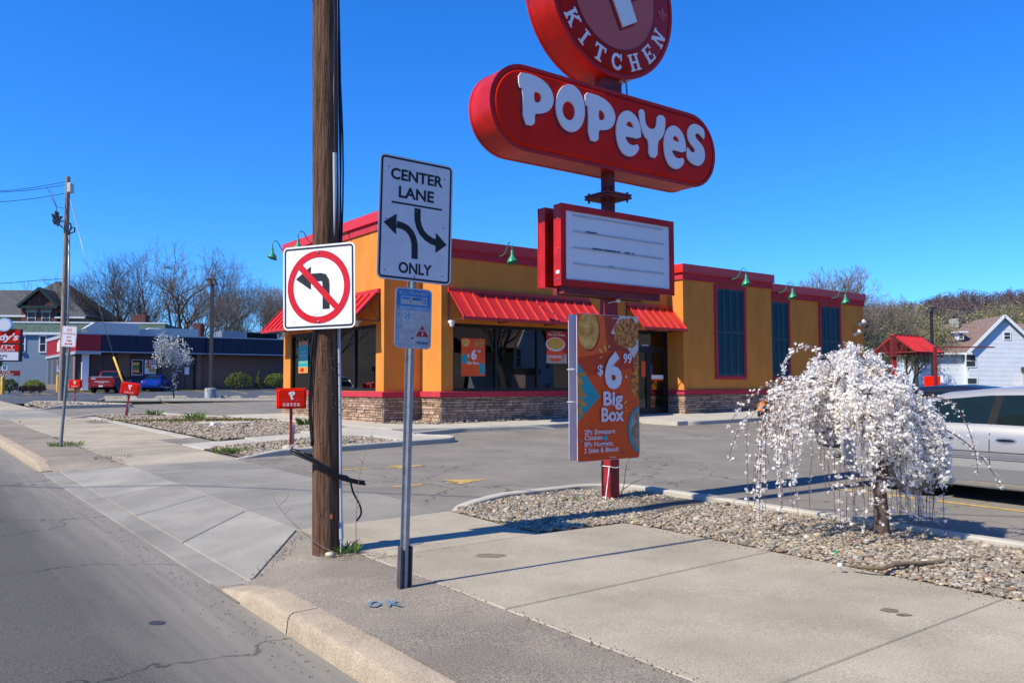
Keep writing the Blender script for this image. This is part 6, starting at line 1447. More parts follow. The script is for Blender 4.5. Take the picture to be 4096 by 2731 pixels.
bk2 = Matrix.Translation((-2.757, 0, 0)) @ Matrix.Rotation(R(-90), 4, 'Z')
def tg(parent, s, y, z, h, fit, m_=SIGNWHT):
    o = text(parent, s, y, z, h, m_, y=-.004, fit=fit, bold=.01); o.data.transform(bk2)
for y, z, w_ in ((.0, .93, 1.0), (.0, .87, 1.25), (.0, .80, .45)):
    for k in range(int(w_ / .09)): MB().box(-2.7595, -2.757, y - w_ / 2 + k * .09, y - w_ / 2 + k * .09 + .07, z - .012, z + .014).build('tailgate_lettering', SIGNWHT, tr)
MB().box(-2.7595, -2.757, .42, .74, 1.10, 1.16).build('tailgate_sticker', SIGNWHT, tr); MB().box(-2.845, -2.84, -.15, .15, .48, .62).build('licence_plate', PLATEM, tr)
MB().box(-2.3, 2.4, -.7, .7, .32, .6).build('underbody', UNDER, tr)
# ================================================================ seated person
def person():
    JO = M('hi_vis_orange', (.80, .17, .012), rough=.7, var=.12, scale=12); DK = M('dark_trousers', (.016, .016, .018), rough=.8, var=.2); SKIN = M('skin', (.42, .24, .17), rough=.55, var=.05); CAP = M('cap_grey', (.10, .095, .09), rough=.8, var=.1); HAIR = M('hair_dark', (.02, .013, .01), rough=.7)
    uu = PV(3040, 1650, 17.02)[0]; p = WP(uu, 17.02, .125); t = thing('person', 'person in orange top and cap sitting hunched on the walkway kerb', 'person', p, R(-42))
    # skeleton: x = forward
    J = {'pel': (0, 0, .11), 'sp': (.04, 0, .28), 'ch': (.14, 0, .44), 'nk': (.23, 0, .56), 'hd0': (.28, 0, .62), 'shl': (.16, .18, .48), 'shr': (.16, -.18, .48), 'ell': (.30, .26, .28), 'elr': (.30, -.26, .28), 'wrl': (.48, .10, .26), 'wrr': (.48, -.10, .26), 'hpl': (.03, .10, .10), 'hpr': (.03, -.10, .10), 'knl': (.40, .14, .30), 'knr': (.40, -.14, .30), 'anl': (.46, .14, -.06), 'anr': (.46, -.14, -.06), 'tol': (.60, .15, -.09), 'tor': (.60, -.15, -.09)}
    Rr = {'pel': .14, 'sp': .13, 'ch': .15, 'nk': .06, 'hd0': .055, 'shl': .075, 'shr': .075, 'ell': .05, 'elr': .05, 'wrl': .034, 'wrr': .034, 'hpl': .10, 'hpr': .10, 'knl': .068, 'knr': .068, 'anl': .045, 'anr': .045, 'tol': .04, 'tor': .04}
    E_ = [('pel', 'sp'), ('sp', 'ch'), ('ch', 'nk'), ('nk', 'hd0'), ('ch', 'shl'), ('shl', 'ell'), ('ell', 'wrl'), ('ch', 'shr'), ('shr', 'elr'), ('elr', 'wrr'), ('pel', 'hpl'), ('hpl', 'knl'), ('knl', 'anl'), ('anl', 'tol'), ('pel', 'hpr'), ('hpr', 'knr'), ('knr', 'anr'), ('anr', 'tor')]
    names = list(J); me = bpy.data.meshes.new('body'); me.from_pydata([J[n] for n in names], [(names.index(a), names.index(b)) for a, b in E_], [])
    o = bpy.data.objects.new('body', me); C.objects.link(o); o.parent = t
    sm = o.modifiers.new('skin', 'SKIN'); sk = me.skin_vertices[0].data
    for i, n in enumerate(names): sk[i].radius = (Rr[n], Rr[n] * (1 if n not in ('ch', 'sp', 'pel') else 1.0)); sk[i].use_root = n == 'pel'
    ss = o.modifiers.new('sub', 'SUBSURF'); ss.levels = ss.render_levels = 3
    dg = bpy.context.evaluated_depsgraph_get(); m2 = bpy.data.meshes.new_from_object(o.evaluated_get(dg)); o.modifiers.clear(); o.data = m2; m2.name = 'body'
    for mt in (JO, DK, SKIN): m2.materials.append(mt)
    for f in m2.polygons:
        c = f.center; f.use_smooth = True
        arm = abs(c.y) > .12 and c.x > .20 and c.z > .2 and not (c.z < .36 and abs(c.y) < .20 and c.x > .33)
        if c.z > .56: f.material_index = 2
        elif c.z < .20 or (c.x > .2 and c.z < .36 and abs(c.y) < .22): f.material_index = 1
        elif abs(c.y) > .2 and c.z < .36: f.material_index = 1
        elif c.x > .36: f.material_index = 1
        else: f.material_index = 0
    hd = MB()
    for j in range(9):
        a = math.pi * j / 8; r = .082 * math.sin(a) * (1 + .12 * math.cos(a))
        for k in range(14): b = 2 * math.pi * k / 14; hd.v.append((r * math.cos(b) * 1.12 + (.012 if abs(b - 0) < .3 and .35 < j / 8 < .75 else 0), r * .9 * math.sin(b), .115 * math.cos(a)))
    hd.f = [(j * 14 + k, j * 14 + (k + 1) % 14, (j + 1) * 14 + (k + 1) % 14, (j + 1) * 14 + k) for j in range(8) for k in range(14)]
    mt = Matrix.Translation((.33, 0, .70)) @ Matrix.Rotation(R(38), 4, 'Y')
    h = hd.xform(mt).build('head', SKIN, t, smooth=True)
    for s in (1, -1): MB().tube([(0, s * .072, -.02), (-.01, s * .088, .0), (-.012, s * .085, .03)], .012, 6).xform(mt).build('ear', SKIN, h, smooth=True); MB().lathe([(.010, 0), (.006, .006)], 6).xform(mt @ Matrix.Translation((.092, s * .032, .01)) @ Matrix.Rotation(R(90), 4, 'Y')).build('eye', DK, h)
    MB().tube([(.09, 0, .015), (.112, 0, -.02), (.092, 0, -.03)], [.008, .014, .008], 6).xform(mt).build('nose', SKIN, h, smooth=True); MB().box(.085, .093, -.025, .025, -.062, -.055).xform(mt).build('mouth', M('lips', (.3, .1, .08)), h)
    MB().lathe([(.088, -.03), (.092, .02), (.09, .06), (.07, .1), (.03, .122), (.005, .126)], 14).xform(mt @ Matrix.Translation((-.008, 0, .015))).build('hair', HAIR, h, smooth=True)
    cpb = MB().lathe([(.097, .035), (.098, .06), (.09, .1), (.06, .132), (.005, .142)], 16).xform(mt @ Matrix.Translation((-.005, 0, .01))).build('cap', CAP, t, smooth=True)
    br = [(.06, -.085), (.13, -.075), (.17, -.03), (.17, .03), (.13, .075), (.06, .085)]; MB().prism(br, .04, .05).xform(mt).build('peak', CAP, cpb); MB().prism([(.0, -.101), (.03, -.1), (.03, -.096), (.0, -.097)], .065, .085).xform(mt).build('logo', SIGNWHT, cpb)
    for s in (1, -1):
        w0 = Vector(J['wrl' if s > 0 else 'wrr']); pal = MB().bbox(0, .08, -.038, .038, -.014, .014, .01)
        mh = Matrix.Translation(w0) @ Matrix.Rotation(R(-s * 28), 4, 'Z') @ Matrix.Rotation(R(25), 4, 'Y'); hnd = pal.xform(mh).build('hand', SKIN, t)
        for i, ln in enumerate((.065, .075, .07, .055)):
            y = -.029 + i * .0195; MB().tube([(.075, y, 0), (.075 + ln * .5, y, -.006), (.075 + ln * .85, y, -.03)], [.0095, .009, .007], 6).xform(mh).build('finger', SKIN, hnd, smooth=True)
        MB().tube([(.02, -s * .036, 0), (.05, -s * .06, -.005), (.08, -s * .06, -.02)], [.011, .0105, .008], 6).xform(mh).build('thumb', SKIN, hnd, smooth=True)
        an = Vector(J['anl' if s > 0 else 'anr']); MB().bbox(an.x - .06, an.x + .2, an.y - .05, an.y + .05, -.145, -.06, .03).build('shoe', CTRIM, t)
person()
# ================================================================ background
BRICKW = None
def brickmat(name, c1, c2, mortar, scale=1.0):
    if name in MATS: return MATS[name]
    m = bpy.data.materials.new(name); m.use_nodes = True; nt = m.node_tree; L = nt.links.new; b = nt.nodes['Principled BSDF']; b.inputs['Roughness'].default_value = .85
    tc = node(nt, 'ShaderNodeTexCoord'); mp = node(nt, 'ShaderNodeMapping'); mp.inputs['Rotation'].default_value = (R(90), 0, 0); L(tc.outputs['Object'], mp.inputs[0])
    bt = node(nt, 'ShaderNodeTexBrick'); bt.inputs['Scale'].default_value = scale; bt.inputs['Color1'].default_value = (*c1, 1); bt.inputs['Color2'].default_value = (*c2, 1); bt.inputs['Mortar'].default_value = (*mortar, 1); bt.inputs['Brick Width'].default_value = .22; bt.inputs['Row Height'].default_value = .075; bt.inputs['Mortar Size'].default_value = .009
    L(mp.outputs[0], bt.inputs['Vector']); L(bt.outputs[0], b.inputs['Base Color']); MATS[name] = m; return m
BRK = brickmat('shaded_brick', (.13, .045, .03), (.18, .08, .055), (.19, .165, .14)); BRK2 = brickmat('old_red_brick', (.14, .03, .025), (.17, .045, .035), (.12, .08, .07))  # BRK colours lowered to hold the shade under the deep eave
NAVYM = M('navy_metal_fascia', (.010, .018, .045), rough=.45, var=.12, scale=.4); CAPM = M('pale_metal_cap', (.42, .45, .50), rough=.4, var=.06, metal=.2)
SHING = M('grey_shingle', (.075, .074, .076), rough=.9, var=.3, scale=3, bump=.5, bscale=12, stretch=(1, 1, 3), fine=.25, fscale=14)
SHINGG = M('green_shingle', (.075, .125, .095), rough=.9, var=.3, scale=4, bump=.5, bscale=12, fine=.3, fscale=10)
SHINGB = M('brown_shingle', (.185, .125, .105), rough=.9, var=.25, scale=3, bump=.5, bscale=12, fine=.3, fscale=9)
STUCB = M('blue_grey_stucco', (.19, .245, .32), rough=.9, var=.05, scale=2, fine=.05)
WTRIM = M('white_trim', (.70, .71, .72), rough=.5, var=.04); WINGL = M('house_glass', (.03, .045, .06), rough=.06, spec=.7, var=.3, scale=1.2)
HVAC = M('hvac_beige', (.58, .56, .52), rough=.5, var=.06); YEL = M('yellow_paint', (.72, .42, .02), rough=.55, var=.1, scale=6)
SIDING = M('white_siding', (.62, .66, .72), rough=.6, var=.05, scale=1.5)
# ---- the dark restaurant on the left: local x along its long front, y away from it
wc = PD(306, 1500, 72.0); WU, WV = UV(wc.x, wc.y); wz = S(wc.x, wc.y) + .12
wd = thing('restaurant_building', 'long dark fast food restaurant with navy metal fascia and red end', 'building', Vector((wc.x, wc.y, wz)), TH)
def wx(px, y=1500, v=WV): return PV(px, y, v)[0] - WU
def wzz(px, py, v=WV): return PV(px, py, v)[1] - wz
f0, f1 = wzz(560, 1409), wzz(560, 1343); X1 = wx(836); X2 = wx(1136) + 9
mb = MB(); mb.add([(0, .9, 0), (X2, .9, 0), (X2, .9, f0 + .3), (0, .9, f0 + .3)], [(0, 1, 2, 3)]); mb.add([(0, .9, 0), (0, 17, 0), (0, 17, f0 + .3), (0, .9, f0 + .3)], [(0, 1, 2, 3)]); mb.build('wall', BRK, wd, fix=False)
MB().box(.6, X2, 1.2, 17, f0, f1 - .15).build('roof', M('dark_roof', (.12, .12, .13)), wd)
n = 34; k0 = X2 - 1.9
for i in range(n):
    a, b = lerp(1.9, X2, i / n), lerp(1.9, X2, (i + 1) / n); o_ = 0 if b < X1 else -.35
    MB().box(a + .012, b - .012, .02 + o_, .06 + o_, f0, f1).build('fascia_panel', NAVYM, wd)
mb = MB(); mb.box(1.9, X2, .06, .5, f0 + .02, f1 - .02); mb.box(1.9, X2, .0, .92, f0 - .09, f0); mb.box(X1, X2, -.28, .02, f0 + .02, f1 - .02); mb.build('soffit', NAVYM, wd)
for a, b, y0 in ((-.05, X1, -.06), (X1 - .15, X2, -.42)):
    MB().box(a, b, y0, .3, f1, f1 + .13 if y0 > -.2 else f1 + .1).build('roof_cap', CAPM, wd); MB().box(a, b, y0 - .01, y0 + .06, f0 - .06, f0 + .03).build('fascia_trim', CAPM, wd)
RW = M('red_corrugated', (.45, .015, .025), rough=.4, var=.06)
for i in range(9):
    z0 = lerp(f0, f1, i / 9); z1 = lerp(f0, f1, (i + 1) / 9); zm_ = (z0 + z1) / 2
    MB().add([(-.02, 0, z0), (-.02, 17, z0), (-.12, 17, zm_), (-.12, 0, zm_), (-.02, 17, z1), (-.02, 0, z1)], [(0, 1, 2, 3), (3, 2, 4, 5)]).build('corrugation', RW, wd, fix=False)
MB().box(0, 1.88, .0, .06, f0, f1).build('red_panel', RW, wd)
mb = MB(); mb.box(-.16, .3, -.02, 17, f1, f1 + .3); mb.box(-.16, 0.0, -.02, 17, f0 - .25, f0 - .01); mb.box(-.16, 1.9, -.03, .0, f0 - .25, f0 - .01); mb.build('roof_cap', CAPM, wd)
MB().box(.5, 1.05, .5, .85, 0, f0).build('column', WTRIM, wd)
wl = MB()
for i, (z, h_) in enumerate(((f0 + .75, 1.0), (f0 + .85, .7), (f0 + .8, .8), (f0 + .75, 1.1), (f0 + .65, .9))): wl.box(-.32, -.2, 5.0 + i * .75, 5.6 + i * .75, z - h_ / 2, z + h_ / 2)
wl.build('wall_lettering', SIGNWHT, wd)
def pane(root, x0, x1, z0, z1, y=.86, m=WINGL, name='window', bars=(), frame=BRONZE):
    w_ = MB(); f = .06; w_.box(x0, x1, y - .02, y + .05, z0, z0 + f); w_.box(x0, x1, y - .02, y + .05, z1 - f, z1)
    for x in [x0, *[lerp(x0, x1, b) - f / 2 for b in bars], x1 - f]: w_.box(x, x + f, y - .022, y + .052, z0 + f, z1 - f)
    o = w_.build(name, frame, root); MB().add([(x0, y, z0), (x1, y, z0), (x1, y, z1), (x0, y, z1)], [(0, 1, 2, 3)]).build('pane', m, o, fix=False); return o
pane(wd, wx(310), wx(478), .45, f0 - .2, bars=(.33, .66)); pane(wd, wx(530), wx(640), .4, f0 - .25, bars=(.48,))
pane(wd, wx(712), wx(790), .05, f0 - .15, bars=(.5,))
for y in (2, 5, 8, 11, 14): MB().add([(-.01, y, .6), (-.01, y + 2.3, .6), (-.01, y + 2.3, f0 - .3), (-.01, y, f0 - .3)], [(0, 1, 2, 3)]).build('window', WINGL, wd, fix=False)
for px0_, px1_, py0, py1, body in ((534, 580, 1437, 1500, 0), (587, 632, 1437, 1494, 1)):
    a, b, c, d = wx(px0_), wx(px1_), wzz(560, py1), wzz(560, py0); pst = MB().box(a, b, .78, .82, c, d).build('window_poster', SIGNWHT, wd)
    if body == 0:
        MB().box(a + .05, b - .05, .765, .78, c + .05, d - .05).build('print', BLACKP, pst)
        for i, (zf, h_, m_) in enumerate(((.72, .2, BISC), (.5, .1, M('poster_green', (.12, .35, .05))), (.38, .08, CHIK), (.25, .14, BISC))): MB().box(a + .07, lerp(a, b, .66), .755, .765, lerp(c, d, zf - h_ / 2), lerp(c, d, zf + h_ / 2)).build('print', m_, pst)
        MB().box(a + .06, b - .06, .75, .765, c + .06, c + .2).build('print', ORD, pst)
    else:
        text(pst, '3', lerp(a, b, .28), lerp(c, d, .86), .36, TRAFRED, y=.772, bold=.05); text(pst, 'FAST', lerp(a, b, .7), lerp(c, d, .91), .17, TRAFRED, y=.772, bold=.03, fit=.5); text(pst, 'DEAL', lerp(a, b, .7), lerp(c, d, .81), .17, YPRINT, y=.772, bold=.03, fit=.5)
        MB().box(a + .05, b - .05, .765, .78, lerp(c, d, .66), lerp(c, d, .72)).build('print', TRAFRED, pst); MB().box(a + .1, lerp(a, b, .55), .765, .78, lerp(c, d, .4), lerp(c, d, .62)).build('print', FRY, pst); MB().box(lerp(a, b, .35), b - .05, .76, .775, lerp(c, d, .1), lerp(c, d, .42)).build('print', BISC, pst)
MB().box(wx(748), wx(766), .80, .83, wzz(750, 1497), wzz(750, 1467)).build('door_notice', SIGNWHT, wd)
for a, b in ((wx(657), wx(688)), (wx(790), wx(808))): MB().box(a, b, .30, .9, 0, f0).build('pier', BRK, wd)
for px0_, px1_, py0, py1, dp in ((363, 493, 1293, 1332, 6), (655, 812, 1298, 1335, 9), (604, 670, 1308, 1333, 8)):
    p0, p1 = PD(px0_, py1, 80), PD(px1_, py0, 80); u0_, v0_ = UV(p0.x, p0.y); u1_, v1_ = UV(p1.x, p1.y); x0, x1 = u0_ - WU, u0_ - WU + (px1_ - px0_) * 80 / FPX / .8
    hv = MB(); hv.prism([(x0, dp), (x1, dp), (x1, dp + 2), (x0, dp + 2)], f1 - .2, p1.z - wz); o_ = hv.build('rooftop_unit', HVAC, wd)
    MB().add([(x0 - .9, dp, f1 + .9), (x0, dp, p1.z - wz), (x0, dp + 2, p1.z - wz), (x0 - .9, dp + 2, f1 + .9), (x0, dp, f1 - .1), (x0, dp + 2, f1 - .1)], [(0, 1, 2, 3), (0, 4, 1), (3, 2, 5), (0, 3, 5, 4)]).build('hood', HVAC, o_)
for px, w_ in ((880, 3.2), (995, 3.6)):
    p = PD(px, 1320, 84); u_, v_ = UV(p.x, p.y); x = u_ - WU; MB().box(x, x + w_, 4, 6, f1 - .2, f1 + 1.0).build('rooftop_unit', GALV if px < 900 else HVAC, wd)
    if px > 900: MB().add([(x + .2, 3.99, f1 + .05), (x + w_ - .2, 3.99, f1 + .05), (x + w_ - .2, 3.99, f1 + .9), (x + .2, 3.99, f1 + .9)], [(0, 1, 2, 3)]).build('grille', CTRIM, wd, fix=False)
# walk and yellow kerb before it
wk = MB(); wk.prism([(-1.2, -1.6), (X2, -1.6), (X2, .9), (-1.2, .9)], -.3, .02); o_ = wk.build('walkway', CONC_PALE); o_.location = (wc.x, wc.y, wz); o_.rotation_euler = (0, 0, TH); struct(o_)
yk = MB(); yk.prism([(-1.3, -1.8), (X2, -1.8), (X2, -1.6), (-1.3, -1.6)], -.3, .025); o_ = yk.build('yellow_kerb', YEL); o_.location = (wc.x, wc.y, wz); o_.rotation_euler = (0, 0, TH); struct(o_)
# ---- its roadside sign (the portrait medallion left blank)
sd = PD(40, 1440, 60.0); sz0 = S(sd.x, sd.y)
ws = thing('roadside_sign', 'red and white restaurant sign cut by the left picture edge', 'sign', Vector((sd.x, sd.y, sz0)), R(14))
sxp = lambda px: (px - 40) * 60 / FPX; szp = lambda py: PD(40, py, 60).z - sz0
DKG = M('sign_charcoal', (.03, .03, .035), rough=.5)
MB().bbox(sxp(-100), sxp(81), -.2, .2, szp(1446), szp(1316), .03).build('cabinet', DKG, ws)
mb = MB(); mb.plate([(sxp(10), szp(1446)), (sxp(10), szp(1462)), (sxp(-10), szp(1476)), (sxp(-30), szp(1476)), (sxp(-50), szp(1462)), (sxp(-60), szp(1446))][::-1], -.18, .18); mb.box(sxp(-36), sxp(-4), -.15, .15, -.3, szp(1470)); mb.build('post', DKG, ws)
a_ = MB().box(sxp(-96), sxp(77), -.215, -.2, szp(1372), szp(1320)).build('sign_face', SIGNRED, ws); b_ = MB().box(sxp(-96), sxp(75), -.215, -.2, szp(1406), szp(1379)).build('sign_face', SIGNRED, ws); c_ = MB().box(sxp(-96), sxp(73), -.215, -.2, szp(1441), szp(1408)).build('letter_board', SIGNWHT, ws)
text(a_, "Wendy's", sxp(-8), szp(1348), .5, SIGNWHT, y=-.225, fit=sxp(74) - sxp(-88), bold=.03, shear=.25)
text(b_, 'QUALITY', sxp(-8), szp(1387), .22, SIGNWHT, y=-.225, fit=sxp(62) - sxp(-74), bold=.02); text(b_, 'IS OUR RECIPE', sxp(-14), szp(1400.5), .15, SIGNWHT, y=-.225, fit=sxp(61) - sxp(-88), bold=.01)
text(c_, 'NOW HIRING', sxp(-22), szp(1423), .15, BLACKP, y=-.225, fit=sxp(33) - sxp(-76), bold=.02); text(c_, 'CLOSER', sxp(-8), szp(1434), .14, BLACKP, y=-.225, fit=sxp(20) - sxp(-36), bold=.02)
MB().plate(arcp(sxp(20), szp(1300), .49, 0, 350, 35), -.3, .1).build('medallion', SIGNWHT, ws, smooth=40)
flat(ws, [arcp(sxp(20), szp(1300), .47, 0, 350, 35), arcp(sxp(20), szp(1300), .41, 0, 350, 35)], -.303, M('medallion_blue', (.25, .55, .75), var=.03), 'medallion_ring')
bn = PD(30, 1500, 62.0); bs = thing('banner', 'small dark red banner with white words behind the clipped hedge', 'banner', Vector((bn.x, bn.y, S(bn.x, bn.y))), R(14))
bzp = lambda py: PD(30, py, 62).z - S(bn.x, bn.y); bxp = lambda px: (px - 30) * 62 / FPX
bnp = MB().box(bxp(-60), bxp(75), -.02, .02, bzp(1503), bzp(1482)).build('cloth', M('banner_red', (.22, .012, .02), var=.08), bs)
for x in (bxp(-55), bxp(70)): MB().tube([(x, .03, -.2), (x, .03, bzp(1480))], .02, 6).build('stake', GALV, bs)
text(bnp, 'OPEN FOR', bxp(2), bzp(1488), .14, SIGNWHT, y=-.03, fit=bxp(41) - bxp(-37), bold=.01); text(bnp, 'BREAKFAST', bxp(7), bzp(1498), .16, SIGNWHT, y=-.03, fit=bxp(52) - bxp(-40), bold=.01)
# ---- bollards, accessible parking signs
for px, py, h_, lb in ((9.5, 1577, 1.4, 'yellow bollard at the left picture edge under a parking plate'), (231, 1567.5, 1.45, 'yellow bollard beside the grey utility pole')):
    p = G(px, py, .014); b = thing('bollard', lb, 'bollard', p, group='yellow bollards'); MB().lathe([(.13, -.2), (.13, h_ - .1), (.11, h_ - .03), (.05, h_)], 14).build('post', YEL, b, smooth=40); MB().lathe([(.132, h_ - .32), (.134, h_ - .31), (.134, h_ - .28), (.132, h_ - .27)], 14).build('band', M('band_orange', (.5, .2, .03)), b)
    s_ = thing('parking_sign', 'blue and white accessible parking plate ' + ('at the left picture edge' if px < 50 else 'beside the grey utility pole'), 'sign', p + Vector((.0, .18, 0)), R(14), group='accessible parking plates')
    MB().box(-.03, .03, 0, .03, 0, 2.3).build('post', GALV, s_); pl = MB().plate(rrect(-.2, .2, 1.75, 2.4, .03), -.02, -.01).build('plate', WTRIM, s_)
    MB().box(-.2, .2, -.024, -.02, 2.25, 2.4).build('header', M('plate_green', (.1, .3, .25)), pl); MB().box(-.12, .12, -.024, -.02, 1.9, 2.2).build('symbol_field', M('plate_blue', (.02, .1, .4)), pl)
    sy = MB(); ribbon(sy, [(-.02, 2.14), (-.02, 2.05), (.03, 2.05), (.05, 1.98), (.075, 1.98)], .02, -.028, -.024); ribbon(sy, arcp(-.01, 2.0, .05, 130, 340, 8), .014, -.028, -.0245); sy.build('wheelchair_symbol', SIGNWHT, pl)
# ---- grey pole with its wires and stay
up = G(245, 1600, .05); 
p2 = thing('utility_pole', 'weathered grey utility pole in the left distance with cutouts and wires', 'utility pole', up)
tpz = PD(272, 708, up.y).z - up.z; topx = (PD(272, 708, up.y).x - up.x) / tpz
pole_mesh(tpz, .165, .13, 14, 16, 9, (topx, 0), False).build('shaft', WOOD2, p2, smooth=50)
def pp2(px, py, dy=0): q = PD(px, py, up.y + dy) - up; return (q.x, q.y, q.z)
MB().tube([pp2(266, 1590, -.2), pp2(274, 1200, -.2), pp2(277, 942, -.2)], .055, 8).build('riser_conduit', GALV, p2, smooth=True)
mb = MB(); mb.bbox(*[sorted((pp2(278, 735)[0], pp2(294, 735)[0]))[i] for i in (0, 1)], -.3, .1, pp2(0, 774)[2], pp2(0, 736)[2], .03); mb.build('equipment_box', HVAC, p2)
mb = MB(); mb.bbox(pp2(247, 0)[0], pp2(256, 0)[0], -.2, .1, pp2(0, 882)[2], pp2(0, 848)[2], .02)
for i, (x, y) in enumerate(((209, 862), (222, 868), (230, 880), (212, 884), (224, 890))):
    mb.tube([pp2(x, y - 6, -.3), pp2(x + 8, y + 14, -.3)], .06, 6); mb.tube([pp2(x + 6, y, -.3), pp2(250, 868, -.1)], .03, 5)
mb.build('fuse_cutouts', DKG, p2)
mb = MB(); mb.tube([pp2(235, 885, -.3), pp2(262, 885, -.4), pp2(282, 895, -.4), pp2(285, 910, -.4), pp2(278, 925, -.4), pp2(278, 940, -.4)], .045, 6); mb.tube([pp2(236, 897, -.3), pp2(260, 920, -.4), pp2(280, 933, -.4), pp2(298, 928, -.4), pp2(299, 912, -.4), pp2(290, 908, -.4), pp2(280, 920, -.4)], .045, 6); mb.build('loop_cable', BLKC, p2, smooth=True)
mb = MB()
for a, b in (((262, 728), (-80, 770)), ((262, 740), (-80, 772)), ((258, 774), (-80, 812))):
    MB().tube([pp2(lerp(a[0], b[0], t_), lerp(a[1], b[1], t_) + 18 * math.sin(t_ * math.pi) * .4, -3 * t_) for t_ in [i / 8 for i in range(9)]], .016, 5).build('wire', BLKC, p2, smooth=True)
for pts in ([(188, 750), (228, 828), (256, 834)], [(204, 760), (228, 828), (220, 855)], [(206, 790), (226, 832), (226, 855)]): MB().tube([pp2(*q, -.6) for q in pts], .013, 4).build('jumper_wire', BLKC, p2, smooth=True)
MB().tube([pp2(252, 1115), pp2(150, 1122, -1), pp2(-60, 1139, -3)], .016, 5).build('wire', BLKC, p2, smooth=True)
gw = MB(); gq = [pp2(281, 797, -.2), pp2(345, 1048, -1.5), pp2(455, 1430, -2.2)]; gw.tube(gq, .02, 5); gw.build('stay_wire', GALV, p2, smooth=True)
MB().tube([pp2(455, 1428, -2.2), pp2(516, 1592, -2.6)], .055, 8).build('stay_guard', YEL, p2, smooth=True)
# ---- wheel stops, lamp standards
STOPM = M('wheel_stop_concrete', (.33, .29, .23), rough=.9, var=.2, scale=6, bump=.3)
for i, (pa_, pb2, py) in enumerate(((413, 553, 1592), (620, 753, 1591), (866, 972, 1591), (1030, 1160, 1590))):
    p, q = G(pa_, py, .02), G(pb2, py, .02); L_ = (q - p).length; d_ = q - p; a_ = math.atan2(d_.y, d_.x)
    o_ = MB(); o_.add([(0, -.08, 0), (L_, -.08, 0), (L_, .08, 0), (0, .08, 0), (.18, -.05, .15), (L_ - .18, -.05, .15), (L_ - .18, .05, .15), (.18, .05, .15)], [(0, 3, 2, 1), (4, 5, 6, 7), (0, 1, 5, 4), (1, 2, 6, 5), (2, 3, 7, 6), (3, 0, 4, 7)])
    o_ = o_.build('wheel_stop', STOPM); o_.location = p; o_.rotation_euler = (0, 0, a_)
    tag(o_, ('first concrete wheel stop from the left, near the leaning EXIT sign', 'concrete wheel stop behind the small white blossoming tree', 'concrete wheel stop just right of the lamp post base', 'concrete wheel stop partly behind the ENTER sign')[i], 'wheel stop', 'wheel stops along the divider')
LAMPB = M('lamp_bronze', (.035, .027, .026), rough=.5, var=.1); LENS = M('lamp_lens', (.55, .53, .48), rough=.3, var=.2, scale=9)
def lamp_post(name, label, loc, h, pr_=.09, base=True, yaw=0, hw=.42):
    t = thing(name, label, 'lamp post', loc, yaw, 'lamp posts on the lots')
    if base: MB().lathe([(.34, -.2), (.34, .62), (.30, .66), (.0, .66)], 20).build('base', M('lamp_base_concrete', (.40, .41, .42), rough=.85, var=.2, scale=5), t, smooth=40); MB().box(-.15, .15, -.15, .15, .65, .82).build('base_cover', LAMPB, t)
    MB().box(-pr_, pr_, -pr_, pr_, .6 if base else -.1, h).build('pole', LAMPB, t)
    hd = MB().bbox(-hw, hw, -.5, .1, h + .02, h + .16, .04); hd.xform(Matrix.Translation((0, 0, h)) @ Matrix.Rotation(R(-38), 4, 'X') @ Matrix.Translation((0, 0, -h))); hd = hd.build('head', LAMPB, t)
    for s in (-1, 1):
        l_ = MB().bbox(s * hw * .52 - hw * .36, s * hw * .52 + hw * .36, -.42, .0, h + .0, h + .03, .01).xform(Matrix.Translation((0, 0, h)) @ Matrix.Rotation(R(-38), 4, 'X') @ Matrix.Translation((0, 0, -h))); l_.build('lens', LENS, hd)
    return t
lp = G(842, 1595, .03); lamp_post('lamp_post', 'dark lamp post on a round concrete base beside the parking divider', lp, PD(855, 1140, lp.y).z - lp.z, hw=.27)
lp2 = PD(3732, 1500, 62); lp2.z = S(lp2.x, lp2.y) - .3; lamp_post('lamp_post', 'dark lamp post before the white house with brown roof', lp2, PD(3735, 1250, 62).z - lp2.z, .09, False, 0, .30)
# ---- houses on the left
def gable_house(): pass
def window(root, x, z, w_, h_, y=-.02, trim=.1, sill=True):
    mb = MB()
    for a, b, c, d in ((x - w_ / 2 - trim, x + w_ / 2 + trim, z + h_ / 2, z + h_ / 2 + trim), (x - w_ / 2 - trim, x + w_ / 2 + trim, z - h_ / 2 - trim, z - h_ / 2), (x - w_ / 2 - trim, x - w_ / 2, z - h_ / 2, z + h_ / 2), (x + w_ / 2, x + w_ / 2 + trim, z - h_ / 2, z + h_ / 2), (x - w_ / 2, x + w_ / 2, z - .03, z + .03)): mb.box(a, b, y - .06, y + .02, c, d)
    o = mb.build('window', WTRIM, root); MB().add([(x - w_ / 2, y - .01, z - h_ / 2), (x + w_ / 2, y - .01, z - h_ / 2), (x + w_ / 2, y - .01, z + h_ / 2), (x - w_ / 2, y - .01, z + h_ / 2)], [(0, 1, 2, 3)]).build('pane', WINGL, o, fix=False); return o
bh = PD(250, 1500, 96); bhz = S(bh.x, bh.y); blu = thing('house', 'blue grey stucco building with a green shingled mansard roof', 'building', Vector((bh.x, bh.y, bhz)), R(8))
hxp = lambda px: (px - 250) * 96 / FPX; hzp = lambda py: PD(250, py, 96).z - bhz
MB().box(hxp(-120), hxp(620), 0, 11, -.5, hzp(1331)).build('wall', STUCB, blu)
mz0, mz1 = hzp(1331), hzp(1291)
mb = MB(); q0 = [(hxp(-125), -.15), (hxp(640), -.15), (hxp(640), 11.2), (hxp(-125), 11.2)]; q1 = [(hxp(-118), .35), (hxp(634), .35), (hxp(634), 10.8), (hxp(-118), 10.8)]
